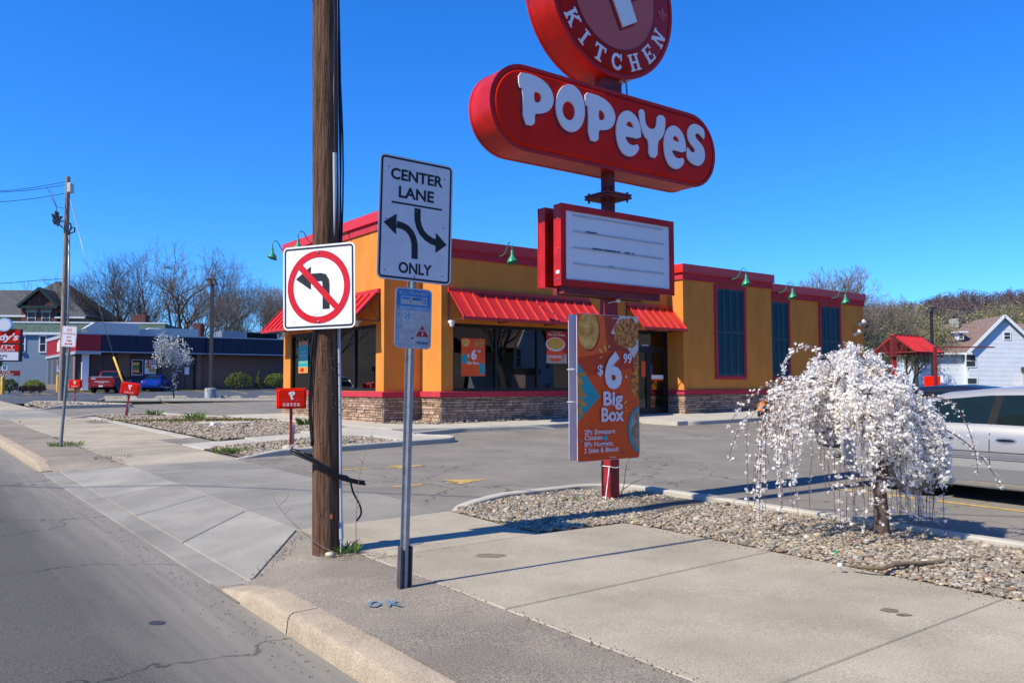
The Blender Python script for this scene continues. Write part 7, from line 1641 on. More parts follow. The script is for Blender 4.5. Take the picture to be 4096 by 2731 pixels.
mb.add([(x, y, mz0) for x, y in q0] + [(x, y, mz1) for x, y in q1], [(0, 1, 5, 4), (1, 2, 6, 5), (2, 3, 7, 6), (3, 0, 4, 7), (4, 5, 6, 7)]); mb.build('mansard_roof', SHINGG, blu)
MB().box(hxp(-126), hxp(642), -.25, -.1, mz0 - .25, mz0 + .04).build('eave', WTRIM, blu); MB().box(hxp(-120), hxp(636), .25, .5, mz1 - .02, mz1 + .14).build('roof_edge', WTRIM, blu)
for px in (95, 174, 20): window(blu, hxp(px), hzp(1376), hxp(112 - 14) - hxp(78), hzp(1346) - hzp(1406), -.02, .14)
ac = MB().bbox(hxp(81), hxp(98), -.35, .1, hzp(1405), hzp(1392), .03).build('air_conditioner', WTRIM, blu)
MB().box(hxp(442), hxp(500), 6, 8, mz1 - 1, hzp(1238)).build('chimney', BRK2, blu); MB().box(hxp(580), hxp(612), 6, 8, mz1 - 1, hzp(1300)).build('chimney', BRK2, blu)
MB().box(hxp(690), hxp(722), 7, 9, -1, hzp(1270)).build('chimney', BRK2, blu)
gh_ = PD(140, 1500, 118); ghz = S(gh_.x, gh_.y); gr = thing('house', 'old brick house with steep grey roof and gabled dormer', 'house', Vector((gh_.x, gh_.y, ghz)), R(6))
gxp = lambda px: (px - 140) * 118 / FPX; gzp = lambda py: PD(140, py, 118).z - ghz
ez = gzp(1265); pk = gzp(1104); 
MB().box(gxp(-260), gxp(318), .6, 16, -.5, ez).build('wall', M('tan_wall', (.34, .31, .24), var=.08), gr)
mb = MB(); L0, R0, pxk = gxp(-30), gxp(330), gxp(142)
mb.add([(gxp(-30), -.3, ez), (gxp(335), -.3, ez), (gxp(335), 17, ez), (gxp(-30), 17, ez), (pxk, 6.0, pk), (pxk + .4, 9, pk)], [(0, 1, 4), (1, 2, 5, 4), (2, 3, 5), (3, 0, 4, 5)])
mb.add([(gxp(-300), -.3, ez), (gxp(95), -.3, ez), (gxp(60), 7, gzp(1140)), (gxp(-300), 7, gzp(1140)), (gxp(-300), 15, ez), (gxp(95), 15, ez)], [(0, 1, 2, 3), (3, 2, 5, 4)]); mb.build('roof', SHING, gr, fix=False)
MB().box(gxp(-300), gxp(104), -.55, -.25, ez - .15, ez + .12).build('gutter', WTRIM, gr); MB().box(gxp(215), gxp(330), -.55, -.25, ez - .3, ez - .05).build('gutter', WTRIM, gr)
dm_ = MB(); dx0, dx1, dpk = gxp(88), gxp(223), gxp(160); dz0, dzp_ = gzp(1235), gzp(1165)
dm_.add([(dx0, -.5, ez - 2.2), (dx1, -.5, ez - 2.2), (dx1, -.5, dz0), (dpk, -.5, dzp_), (dx0, -.5, dz0), (dx0, 5, ez - 2.2), (dx1, 5, ez - 2.2), (dx1, 5, dz0), (dpk, 5, dzp_), (dx0, 5, dz0)], [(0, 1, 2, 3, 4), (1, 6, 7, 2), (0, 4, 9, 5)]); do_ = dm_.build('dormer', BRK2, gr, fix=False)
DGT = M('dark_green_trim', (.012, .035, .03), rough=.5)
mb = MB()
for a, b in (((gxp(78), gzp(1228)), (dpk, gzp(1155))), ((dpk, gzp(1155)), (gxp(232), gzp(1228)))): mb.beam((a[0], -.9, a[1]), (b[0], -.9, b[1]), .5, .35)
mb.beam((gxp(82), -.85, gzp(1230)), (gxp(228), -.85, gzp(1230)), .4, .4); mb.build('dormer_trim', DGT, do_)
MB().add([(gxp(76), -.95, gzp(1230)), (dpk, -.95, gzp(1153)), (dpk, 5, gzp(1153)), (gxp(76), 5, gzp(1230)), (gxp(234), -.95, gzp(1230)), (gxp(234), 5, gzp(1230))], [(0, 1, 2, 3), (1, 4, 5, 2)]).build('dormer_roof', SHING, do_, fix=False)
for px in (128, 182): window(gr, gxp(px), gzp(1272), gxp(142) - gxp(114), gzp(1250) - gzp(1296), -.52, .06)
for px in (128, 182): MB().box(gxp(px - 22), gxp(px + 22), -.56, -.5, gzp(1250), gzp(1236)).build('lintel', M('sandstone', (.36, .31, .25), var=.1), gr)
# ---- clipped hedges and shrubs
LEAFG = leafmat('hedge_leaf', (1, 1, 1), .25, attr='col', var=.15)
def leafcloud(name, parent, pts_fn, n, size, cols, seed, mat=LEAFG, outward=None):
    g = np.random.default_rng(seed); P, Nrm = pts_fn(g, n); n = len(P)
    N = Nrm * .6 + g.normal(size=(n, 3)) * .7; N /= np.linalg.norm(N, axis=1)[:, None]; A = np.cross(N, g.normal(size=(n, 3))); A /= np.linalg.norm(A, axis=1)[:, None]; B = np.cross(N, A)
    s = (size * g.uniform(.6, 1.4, n))[:, None]; V = np.stack([P - A * s * .5, P + B * s * .35, P + A * s * .6, P - B * s * .35], 1)
    c = np.array(cols)[g.integers(0, len(cols), n)] * g.uniform(.7, 1.3, (n, 1)); c = np.repeat(c, 4, 0)
    F = (np.arange(4)[None] + (np.arange(n) * 4)[:, None]); o = link(name, np_mesh(name, V.reshape(-1, 3), F, mat, c, False), parent); return tag(o, kind='stuff')
def ellipsoid_fn(rx_, ry_, rz_, top=1, wob=.12, p=.25):
    def f(g, n):
        d = g.normal(size=(n, 3)); d /= np.linalg.norm(d, axis=1)[:, None]; d[:, 2] = np.abs(d[:, 2]) * np.where(g.random(n) < .8, 1, -.4)
        r = 1 - p * g.random(n) ** 2 + wob * np.sin(d[:, 0] * 7) * np.sin(d[:, 1] * 6 + 1) + g.normal(0, .02, n); return d * r[:, None] * np.array([rx_, ry_, rz_]), d
    return f
def shrub(label, px, py, Y, w_, h_, cols, seed, n=1500, size=.09, conical=False, cat='shrub', dens_core=True, group=None):
    p = PD(px, py, Y); p.z = S(p.x, p.y) + .1; t = thing('conifer' if conical else 'shrub', label, cat, p, group=group)
    if conical:
        def f(g, n):
            z = 1 - np.sqrt(g.random(n)); a = g.uniform(0, 6.283, n); r = (1 - z) ** .8 * (1 - .25 * g.random(n) ** 2) * (1 + .12 * np.sin(9 * z * 3)); d = np.stack([np.cos(a), np.sin(a), np.full(n, .4)], 1); return np.stack([np.cos(a) * r * w_ / 2, np.sin(a) * r * w_ / 2, z * h_ + .1], 1), d
        leafcloud('foliage', t, f, n, size, cols, seed)
    else:
        o = leafcloud('foliage', t, ellipsoid_fn(w_ / 2, w_ / 2 * .8, h_ * .62), n, size, cols, seed); o.location = (0, 0, h_ * .38)
    mb = MB(); g = random.Random(seed)
    for i in range(6): a = g.uniform(0, 6.28); mb.tube([(0, 0, -.1), (w_ * .12 * math.cos(a), w_ * .12 * math.sin(a), h_ * .4), (w_ * .3 * math.cos(a), w_ * .3 * math.sin(a), h_ * .75)], [.03, .02, .008], 5)
    mb.build('stem', M('shrub_stem', (.07, .05, .035)), t); return t
LG = [(.20, .24, .03), (.28, .30, .035), (.14, .19, .03)]; DG = [(.05, .075, .025), (.07, .10, .03), (.10, .12, .035)]; PUR = [(.035, .022, .025), (.05, .03, .03), (.03, .025, .02)]
MMp = FPX
shrub('dark green rounded hedge at the left picture edge', 38, 1550, 66, 1.3, 1.05, DG, 1, 1800, .08, cat='hedge'); shrub('bright yellow-green clipped hedge before the blue grey wall', 134, 1540, 70, 1.75, .95, LG, 2, 2600, .08, cat='hedge')
for i, (px, w_) in enumerate(((92, 1.0), (125, 1.1), (160, .9))): shrub(('leftmost', 'middle', 'rightmost')[i] + ' low dark purple shrub below the yellow-green hedge', px, 1550, 67, w_, .5, PUR, 10 + i, 900, .07, group='low dark purple shrubs')
shrub('loose green shrub against the shaded brick wall beside the door', 955, 1552, 77, 2.6, 1.55, LG[1:] + DG + DG, 20, 2600, .1); shrub('green shrub behind the ENTER sign, right of the small conifer', 1105, 1552, 79, 2.3, 1.45, LG + DG, 21, 2400, .1)
shrub('small cone-shaped conifer between two shrubs', 1035, 1552, 78, .85, 1.7, [(.13, .15, .04), (.10, .12, .035)], 22, 1500, .08, True, 'conifer')
# ---- trees
BARE = M('bare_bark', (.115, .092, .076), rough=.9, var=.3, scale=3); BARE2 = M('bare_bark_grey', (.20, .165, .14), rough=.9, var=.3, scale=3)
class TreeB:
    def __init__(s, seed, minr): s.g = random.Random(seed); s.V = []; s.F = []; s.tips = []; s.minr = minr
    def seg(s, p, q, r0, r1, n):
        d = (q - p).normalized(); a = d.orthogonal().normalized(); b = d.cross(a); k = len(s.V)
        for c, r in ((p, r0), (q, r1)):
            for i in range(n): t = 6.2832 * i / n; s.V.append(tuple(c + (a * math.cos(t) + b * math.sin(t)) * r))
        for i in range(n): s.F.append((k + i, k + (i + 1) % n, k + n + (i + 1) % n, k + n + i))
    def grow(s, p, d, ln, r, lev, maxlev, up=.15, spread=.6, kids=(2, 3)):
        g = s.g; n = 7 if lev == 0 else (5 if lev < 3 else 3); steps = 3 if lev < 3 else 2; q = p
        for i in range(steps):
            d = (d + Vector((g.gauss(0, 1), g.gauss(0, 1), g.gauss(0, 1))) * (.10 + .03 * lev) + Vector((0, 0, up * .3))).normalized(); e = q + d * (ln / steps)
            s.seg(q, e, max(s.minr, lerp(r, r * .72, i / steps)), max(s.minr, lerp(r, r * .72, (i + 1) / steps)), n); q = e
            if lev > 0 and lev < maxlev and i < steps - 1 and g.random() < .75: s.kid(q, d, ln * .62, r * .42, lev + 1, maxlev, up, spread, kids)
        if lev >= maxlev: s.tips.append(tuple(q)); return
        for _ in range(g.randint(*kids) + (1 if lev == 0 else 0)): s.kid(q, d, ln * g.uniform(.66, .84), r * g.uniform(.46, .62), lev + 1, maxlev, up, spread, kids)
    def kid(s, q, d, ln, r, lev, ml, up, spread, kids):
        g = s.g; a = d.orthogonal().normalized(); b = d.cross(a); t = g.uniform(0, 6.283); k = g.uniform(.5, 1.1) * spread; nd = (d + (a * math.cos(t) + b * math.sin(t)) * k + Vector((0, 0, up))).normalized(); s.grow(q, nd, ln, r, lev, ml, up, spread, kids)
def tree_mesh(seed, h, r, maxlev=6, spread=.62, trunks=1, minr=.012, lean=0, mat=BARE, up=.14, first=.3):
    tb = TreeB(seed, minr); g = tb.g
    for i in range(trunks):
        a = g.uniform(0, 6.28); d = Vector((math.cos(a) * .22 * (trunks > 1) + lean, math.sin(a) * .2 * (trunks > 1), 1)).normalized(); tb.grow(Vector((math.cos(a) * .3 * (trunks > 1), math.sin(a) * .3 * (trunks > 1), -.3)), d, h * first, r, 0, maxlev, up, spread)
    V = np.array(tb.V); k = h / max(V[:, 2]); V *= k; F = np.array(tb.F)
    return np_mesh('crown', V, F, mat, smooth=True), np.array(tb.tips) * k
def place_tree(name, label, me, px, py_base, Y, rz=0, sc=1.0, group=None, buds=None, zoff=0.0, cat='tree'):
    p = PD(px, py_base, Y); p.z = S(p.x, p.y) - .1 + zoff; t = thing(name, label, cat, p, rz, group); t.scale = (sc, sc, sc)
    o = link('trunk_and_branches', me, t)
    if buds is not None: link('leaves', buds, t)['kind'] = 'stuff'
    return t
def height_at(px, py, Y): q = PD(px, py, Y); return q.z - S(q.x, q.y)
tA, _ = tree_mesh(11, 20, .36, 6, .55, 2, .011); tB, _ = tree_mesh(12, 20, .46, 6, .62, 1, .011, first=.24); tC, _ = tree_mesh(13, 20, .34, 6, .55, 2, .011); tD, _ = tree_mesh(14, 12, .16, 6, .6, 2, .009, mat=BARE2)
far_ = 'bare trees behind the houses on the left'
for i, (me, px, top, Y, rz, lb) in enumerate((
    (tA, 372, 1018, 124, 0, 'bare forked tree beside the grey utility pole'), (tC, 520, 1000, 128, 2.0, 'bare tree second from the left, between two big ones'), (tB, 740, 952, 122, .7, 'largest bare spreading tree, left of the lamp post'), (tA, 650, 985, 130, 3.1, 'bare tree just left of the largest one'),
    (tC, 850, 1010, 126, 4.2, 'bare tree behind the lamp post head'), (tD, 960, 1135, 120, 0, 'smaller bare tree right of the lamp post'), (tD, 1035, 1128, 118, 1.9, 'smaller bare tree next to the red awning edge, paler twigs'), (tD, 1095, 1125, 122, 3.0, 'smaller bare tree half behind the no left turn sign'), (tD, 600, 1190, 138, 5.0, 'low bare tree under the big bare trees'))):
    h = height_at(px, top, Y); base_h = 20 if me in (tA, tB, tC) else 12; place_tree('bare_tree', lb, me, px, 1500, Y, rz, h / base_h, far_)
for i, (px, Y, h) in enumerate(((520, 150, 8), (690, 152, 8.5), (800, 154, 10), (890, 150, 11), (985, 152, 11.5), (1065, 150, 11), (1130, 148, 11))):
    place_tree('bare_tree', 'bare thicket tree, %s from the left in the far back row' % ('first', 'second', 'third', 'fourth', 'fifth', 'sixth', 'seventh')[i], tD, px, 1500, Y, i * 1.3, h / 12, 'back row of thicket trees')
nest = MB(); g = random.Random(3)
for i in range(60): a = Vector((g.gauss(0, .35), g.gauss(0, .35), g.gauss(0, .25))); b = a + Vector((g.gauss(0, .5), g.gauss(0, .5), g.gauss(0, .15))); nest.tube([a, b], .025, 3, False)
q = PD(676, 1068, 122); o_ = nest.build('squirrel_nest', BARE); o_.location = q; tag(o_, 'dark ball of twigs high in the largest bare tree', 'nest')
# bare tree behind the orange restaurant, and the budding ones on the right
tE, _ = tree_mesh(31, 10, .2, 6, .55, 3, .012, mat=BARE2)
place_tree('bare_tree', 'bare tree rising behind the right end of the orange restaurant', tE, 3330, 1500, 58, .4, height_at(3330, 1050, 58) / 10)
place_tree('bare_tree', 'thinner bare tree at the right edge of the orange restaurant', tE, 3490, 1500, 66, 2.4, height_at(3490, 1150, 66) / 10)
BUD = leafmat('bud_leaf', (1, 1, 1), .3, attr='col')
def budded(seed, h, cols, n_per=9, size=.12, **k):
    me, tips = tree_mesh(seed, h, .25, 5, .68, 2, .018, mat=BARE2, **k); g = np.random.default_rng(seed); P = np.repeat(tips, n_per, 0); P = P + g.normal(0, .28, P.shape); n = len(P)
    A = g.normal(size=(n, 3)); A /= np.linalg.norm(A, axis=1)[:, None]; B = np.cross(A, g.normal(size=(n, 3))); B /= np.linalg.norm(B, axis=1)[:, None]; s = (size * g.uniform(.5, 1.3, n))[:, None]
    V = np.stack([P - A * s, P + B * s * .6, P + A * s, P - B * s * .6], 1).reshape(-1, 3); c = np.repeat(np.array(cols)[g.integers(0, len(cols), n)] * g.uniform(.7, 1.3, (n, 1)), 4, 0)
    return me, np_mesh('leaves', V, (np.arange(4)[None] + (np.arange(n) * 4)[:, None]), BUD, c, False)
YG = [(.34, .33, .12), (.30, .28, .13), (.26, .24, .14), (.38, .36, .16)]
m1, l1 = budded(41, 12, YG); m2_, l2 = budded(42, 12, YG, 10)
for i, (me, lf, px, top, Y, rz, lb) in enumerate(((m1, l1, 3500, 1225, 72, 0, 'budding yellow-green tree touching the right end of the orange restaurant'), (m2_, l2, 3590, 1225, 80, 1, 'budding yellow-green tree above the red drive-through canopy'), (m1, l1, 3655, 1225, 88, 2.2, 'tallest budding tree between the canopy and the white house'), (m2_, l2, 3540, 1300, 66, 3.3, 'low budding tree left of the red canopy post'), (m1, l1, 3640, 1300, 70, 4.4, 'low budding tree against the left end of the white house'), (m2_, l2, 3470, 1330, 58, 5.2, 'low budding bush-like tree beside the orange wall'), (m2_, l2, 4090, 1205, 150, 2.0, 'budding tree behind the white house at the right picture edge'))):
    place_tree('budding_tree', lb, me, px, 1500, Y, rz, height_at(px, top, Y) / 12, 'budding trees on the right', lf)
# small white blossoming tree on the divider
pe, tips = tree_mesh(51, 3.9, .05, 4, .5, 1, .006, up=.3, first=.34, mat=M('pear_bark', (.05, .04, .035)))
pp3 = G(697, 1592, .05); pr3 = thing('blossoming_tree', 'slim young tree with sparse white blossom beside the lamp post', 'tree', pp3)
link('trunk_and_branches', pe, pr3); g = np.random.default_rng(9); P = np.repeat(tips, 9, 0); P = P + g.normal(0, .13, P.shape); P2 = np.stack([g.normal(0, .10, 90), g.normal(0, .10, 90), g.uniform(.2, 1.6, 90)], 1)
flowers(np.concatenate([P, P2]), .052, 3, leafmat('pear_petal', (.80, .78, .70), .2), 'blossom', pr3, 4)
# ---- white house on the right
wh = PD(3880, 1500, 92); whz = S(wh.x, wh.y) - .1; hs = thing('house', 'white sided house with brown shingle roof and front gable', 'house', Vector((wh.x, wh.y, whz)), R(-6))
vx = lambda px: (px - 3880) * 92 / FPX; vz = lambda py: PD(3880, py, 92).z - whz
ez2, rz2, gpk = vz(1408), vz(1284), vz(1270)
def siding(mb, x0, x1, y, z0, z1, gable=None):
    z = z0
    while z < z1 - .01:
        zt_ = min(z + .14, z1); a0, a1, b0, b1 = x0, x1, x0, x1
        if gable:
            gx, ge, gp, hw_ = gable
            f = lambda zz: max(0.02, hw_ * min(1, (gp - zz) / (gp - ge)))
            if z > ge: a0, a1 = gx - f(z), gx + f(z)
            if zt_ > ge: b0, b1 = gx - f(zt_), gx + f(zt_)
        mb.add([(a0, y - .03, z), (a1, y - .03, z), (b1, y, zt_), (b0, y, zt_), (a0, y, z), (a1, y, z)], [(0, 1, 2, 3), (0, 4, 5, 1)]); z = zt_
mb = MB(); siding(mb, vx(3690), vx(3870), 0, -.3, ez2); siding(mb, vx(3858), vx(4130), -1.2, -.3, gpk, (vx(3992), ez2, gpk, vx(3992) - vx(3858))); tag(mb.build('siding', SIDING, hs, fix=False), kind='stuff')
mb = MB(); mb.add([(vx(3690), .0, -.3), (vx(3690), 9, -.3), (vx(3690), 9, ez2), (vx(3690), 4.5, rz2), (vx(3690), 0, ez2)], [(0, 1, 2, 3, 4)]); mb.add([(vx(3858), -1.2, -.3), (vx(3858), 0, -.3), (vx(3858), 0, ez2), (vx(3858), -1.2, ez2)], [(0, 1, 2, 3)]); mb.build('side_wall', SIDING, hs, fix=False)
mb = MB(); mb.add([(vx(3672), -.5, ez2 - .1), (vx(4400), -.5, ez2 - .1), (vx(4400), 4.5, rz2), (vx(3680), 4.5, rz2), (vx(3672), 9.4, ez2), (vx(4400), 9.4, ez2)], [(0, 1, 2, 3), (3, 2, 5, 4)]); gx = vx(3992)
mb.add([(vx(3850), -1.6, ez2 - .15), (gx, -1.6, gpk + .1), (gx, 6, gpk + .1), (vx(3850), 6, ez2 - .15), (vx(4134), -1.6, ez2 - .15), (vx(4134), 6, ez2 - .15)], [(0, 1, 2, 3), (1, 4, 5, 2)]); mb.build('roof', SHINGB, hs, fix=False)
mb = MB(); mb.beam((vx(3848), -1.65, ez2 - .2), (gx, -1.65, gpk + .05), .12, .3); mb.beam((gx, -1.65, gpk + .05), (vx(4136), -1.65, ez2 - .2), .12, .3); mb.box(vx(3672), vx(3866), -.65, -.5, ez2 - .28, ez2 - .08); mb.box(vx(3850), vx(3866), -1.7, -.5, ez2 - .32, ez2 - .1); mb.beam((vx(3686), -.4, ez2), (vx(3688), 4.5, rz2), .1, .25); mb.build('fascia_board', WTRIM, hs)
for px, py, w_, h_, yy in ((3866, 1444, .95, 1.25, -1.22), (3869, 1536, .95, 1.25, -1.22), (4005, 1347, .62, .72, -1.22), (4100, 1440, .95, 1.3, -1.22)): window(hs, vx(px) + .0, vz(py), w_, h_, yy, .1)
dmr = MB(); dmr.box(vx(3857), vx(3880), 1.2, 3.2, vz(1357), vz(1328)); dmr.build('dormer', SIDING, hs); MB().box(vx(3846), vx(3893), .9, 3.4, vz(1328), vz(1322)).build('dormer_roof', WTRIM, hs); window(hs, vx(3868), vz(1342), .42, .5, 1.2, .06)
MB().box(vx(3876), vx(3897), 3.6, 4.8, rz2 - .5, vz(1263)).build('chimney', M('chimney_paint', (.5, .48, .42), var=.15), hs); MB().box(vx(3879), vx(3894), 3.8, 4.6, vz(1263), vz(1251)).build('flue', UNDER, hs)
MB().bbox(vx(4050), vx(4140), -2.6, -1.3, vz(1489), vz(1470), .05).build('porch_roof', M('porch_black', (.03, .032, .035), rough=.5), hs); MB().box(vx(4057), vx(4140), -2.3, -1.2, -.3, vz(1489)).build('porch_wall', M('porch_pink_siding', (.48, .36, .33), var=.06), hs)
# ---- drive-through canopy, clearance bar, menu board
cn = PD(3577, 1500, 43); cz0 = S(cn.x, cn.y); can = thing('drive_through_canopy', 'small red gabled drive-through canopy on a dark steel post', 'canopy', Vector((cn.x, cn.y, cz0)), R(0))
cxp = lambda px, dy=0: (PD(px, 1400, 43 + dy).x - cn.x); czp = lambda py: PD(3577, py, 43).z - cz0
MB().box(-.1, .1, -.1, .1, -.2, czp(1425)).build('lower_post', POSTRED, can); MB().box(-.13, .13, -.13, .13, czp(1425), czp(1341)).build('upper_post', RUSTRED, can); MB().box(-.2, .2, -.2, .2, czp(1427), czp(1424)).build('flange', RUSTRED, can)
rp_, ep = czp(1339), czp(1410); rx2 = E1 * 3.0
rdg = Vector((0, 0, rp_)); le, re = E2 * 1.15 + Vector((0, 0, ep)), E2 * -1.15 + Vector((0, 0, ep))
n = 8
for base_e, nm in ((le, 'left'), (re, 'right')):
    for i in range(n):
        a, b = rx2 * (i / n), rx2 * ((i + 1) / n); p = [rdg + a, rdg + b - rx2 * .003, base_e + b - rx2 * .003, base_e + a]
        MB().add(p + [x - Vector((0, 0, .03)) for x in p], [(0, 1, 2, 3), (7, 6, 5, 4), (0, 4, 5, 1), (1, 5, 6, 2), (2, 6, 7, 3), (3, 7, 4, 0)]).build('roof_pan', PAN if nm == 'right' else PAN, can)
        MB().beam(rdg + a + Vector((0, 0, .02)), base_e + a + Vector((0, 0, .02)), .03, .05).build('seam', PAN, can)
MB().beam(rdg, rdg + rx2, .12, .08).build('ridge_cap', PAN, can)
mb = MB()
for o_ in (0, .5, 1):
    a = rx2 * o_; mb.beam(le + a, re + a, .06); mb.beam(rdg + a - Vector((0, 0, .05)), le + a, .05); mb.beam(rdg + a - Vector((0, 0, .05)), re + a, .05); mb.beam((le + re) / 2 + a, rdg + a, .05); mb.beam(le.lerp(rdg, .5) + a, le.lerp(re, .35) + a, .04); mb.beam(re.lerp(rdg, .5) + a, le.lerp(re, .65) + a, .04)
mb.beam(le, le + rx2, .06); mb.beam(re, re + rx2, .06)
for i in range(6): mb.beam(re + rx2 * (i / 6) - Vector((0, 0, .02)), re + rx2 * ((i + .5) / 6) - Vector((0, 0, .22)), .03); mb.beam(re + rx2 * ((i + .5) / 6) - Vector((0, 0, .22)), re + rx2 * ((i + 1) / 6) - Vector((0, 0, .02)), .03)
mb.beam(re - Vector((0, 0, .22)), re + rx2 - Vector((0, 0, .22)), .04); mb.build('truss', RUSTRED, can)
cb = PD(3743, 1500, 37); cbz = S(cb.x, cb.y); cl = thing('clearance_bar', 'dark red clearance bar with a long arm before the white house', 'barrier', Vector((cb.x, cb.y, cbz)), 0)
lz = lambda py: PD(3743, py, 37).z - cbz; lxx = lambda px: (px - 3743) * 37 / FPX
MB().box(-.06, .06, -.06, .06, -.2, lz(1388)).build('post', RUSTRED, cl); MB().box(.06, lxx(3980), -.04, .04, lz(1391), lz(1386)).build('arm', RUSTRED, cl); MB().box(-.075, .075, -.075, .075, lz(1474), lz(1470)).build('collar', RUSTRED, cl)
mn = PD(3728, 1520, 38.5); mnz = S(mn.x, mn.y); mo = thing('menu_board', 'red back of the drive-through menu board below the clearance bar', 'menu board', Vector((mn.x, mn.y, mnz)), R(-20))
k_ = 38.5 / FPX; mz_ = lambda py: PD(3728, py, 38.5).z - mnz
MB().bbox(-28 * k_, 29 * k_, -.12, .12, max(.1, mz_(1580)), mz_(1504), .02).build('cabinet', SIGNRED, mo); MB().box(29 * k_, 40 * k_, -.1, .1, mz_(1530), mz_(1504)).build('side_panel', WTRIM, mo); MB().box(-.1, .1, -.06, .06, -.2, max(.1, mz_(1580))).build('post', POSTRED, mo)
# ---- board fence behind the lot
fn = thing('fence', 'weathered grey wooden board fence seen through the silver car windows', 'fence', WP(27, 10), TH); FW = M('fence_wood', (.33, .28, .22), rough=.9, var=.3, scale=5, stretch=(6, 6, .6), orand=.15)
fp = MB(); fp.box(-.065, .065, -.012, .012, .05, 1.0); fme = fp.mesh('board', FW)
for i in range(70):
    o_ = link('board', fme, fn); o_.location = (0, 2 - i * .15, SUV(27, 12 - i * .15) - SUV(27, 10)); o_.rotation_euler = (0, 0, R(90))
for z in (.25, .8): MB().box(.02, .07, -8.6, 2.1, z - .05, z + .04).build('rail', FW, fn)
# ---- wooded hill
HILLM = M('hill_ground', (.12, .095, .075), rough=1, var=.3, scale=.02)
prof = [(3000, 1260), (3200, 1240), (3450, 1216), (3600, 1222), (3700, 1204), (3760, 1182), (3850, 1172), (3930, 1170), (4010, 1176), (4060, 1164), (4150, 1156), (4400, 1150), (4800, 1180), (5200, 1240)]
HY = 620
mb = MB(); vs = []; nr = 10
for px, py in prof:
    top = PD(px, py, HY).z - 7
    for j in range(nr + 1): t_ = j / nr; Y = lerp(360, HY, t_); vs.append((PD(px, 1500, Y).x, Y, lerp(-1, top, t_ ** 1.15)))
    vs.append((PD(px, 1500, HY).x, HY + 240, -1))
m_ = nr + 2; mb.add(vs, [(i * m_ + j, (i + 1) * m_ + j, (i + 1) * m_ + j + 1, i * m_ + j + 1) for i in range(len(prof) - 1) for j in range(nr + 1)]); struct(mb.build('hill', HILLM, smooth=True))
g = np.random.default_rng(77); P = []; Cc = []
cand = [(.15, .11, .115), (.17, .125, .125), (.14, .105, .105), (.17, .15, .10), (.19, .10, .10)]
for i in range(3600):
    fx1 = g.uniform(0, len(prof) - 1.001); k = int(fx1); t_ = fx1 - k; px, py = lerp(prof[k][0], prof[k + 1][0], t_), lerp(prof[k][1], prof[k + 1][1], t_); tt = g.random() ** .8; Y = lerp(360, HY + 5, tt); z = lerp(-1, PD(px, py, HY).z - 7, min(1, tt) ** 1.15); x = PD(px, 1500, Y).x
    hh = g.uniform(7, 12); col = np.array(cand[g.integers(0, 5)]) * g.uniform(.75, 1.25)
    if g.random() < .03: col = np.array((.03, .05, .025))
    m = 60; d = g.normal(size=(m, 3)); d /= np.linalg.norm(d, axis=1)[:, None]; q = np.array([x, Y, z + hh * .6]) + d * np.array([hh * .32, hh * .32, hh * .42]) * g.random((m, 1)) ** .4; P.append(q); Cc.append(np.repeat(col[None], m, 0) * g.uniform(.8, 1.2, (m, 1)))
P = np.concatenate(P); Cc = np.concatenate(Cc); n = len(P); A = g.normal(size=(n, 3)); A /= np.linalg.norm(A, axis=1)[:, None]; B = np.cross(A, g.normal(size=(n, 3))); B /= np.linalg.norm(B, axis=1)[:, None]; s = g.uniform(.3, 1.0, (n, 1))
V = np.stack([P - A * s, P + B * s * .6, P + A * s], 1).reshape(-1, 3); o_ = link('hillside_wood', np_mesh('hillside_wood', V, np.arange(3 * n).reshape(-1, 3), leafmat('far_twig', (1, 1, 1), .2, attr='col'), np.repeat(Cc, 3, 0), False)); tag(o_, kind='stuff')
# ================================================================ posters in the restaurant windows
def sheet(m, x0, x1, z0, z1, y, mat, parent, name='window_poster'): return MB().add([(x0, y, z0), (x1, y, z0), (x1, y, z1), (x0, y, z1)], [(0, 1, 2, 3)]).xform(m).build(name, mat, parent, fix=False)
def disc(m, x, z, a, b, y, mat, parent, n=18): return MB().add([(x + a * math.cos(6.2832 * i / n), y, z + b * math.sin(6.2832 * i / n)) for i in range(n)], [tuple(range(n))]).xform(m).build('print', mat, parent, fix=False)
def wtext(m, parent, s, x, z, h, mat, y, **k): return on_wall(m, text(parent, s, x, z, h, mat, y=y, **k))
PRED = M('poster_red', (.50, .015, .012), rough=.4, var=.04)
fz = lambda px, py, v=V0: bz(PV(px, py, v)[1])
# mac and cheese
x0, x1, z0, z1 = fx(2192, 1380), fx(2274, 1380), fz(2230, 1453), fz(2230, 1314); W_ = x1 - x0; H_ = z1 - z0
p_ = sheet(mF, x0, x1, z0, z1, .085, PRED, rest)
sheet(mF, x0, x1, z0, z0 + H_ * .28, .084, M('poster_tan', (.46, .36, .28), rough=.4), p_, 'print')
disc(mF, x0 + W_ * .44, z0 + H_ * .28, W_ * .42, H_ * .23, .083, ORP, p_); disc(mF, x0 + W_ * .44, z0 + H_ * .55, W_ * .47, H_ * .2, .082, WPRINT, p_); disc(mF, x0 + W_ * .44, z0 + H_ * .56, W_ * .42, H_ * .165, .081, M('poster_macaroni', (.75, .33, .02), rough=.4, var=.3, scale=14, col2=(.9, .6, .1)), p_)
wtext(mF, p_, 'Homestyle', (x0 + x1) / 2, z0 + H_ * .92, H_ * .055, WPRINT, .08, fit=W_ * .55, shear=.25); wtext(mF, p_, 'Mac & Cheese', (x0 + x1) / 2, z0 + H_ * .83, H_ * .07, WPRINT, .08, fit=W_ * .82, bold=.02); wtext(mF, p_, 'POPEYES', x0 + W_ * .42, z0 + H_ * .19, H_ * .08, WPRINT, .08, fit=W_ * .66, bold=.03)
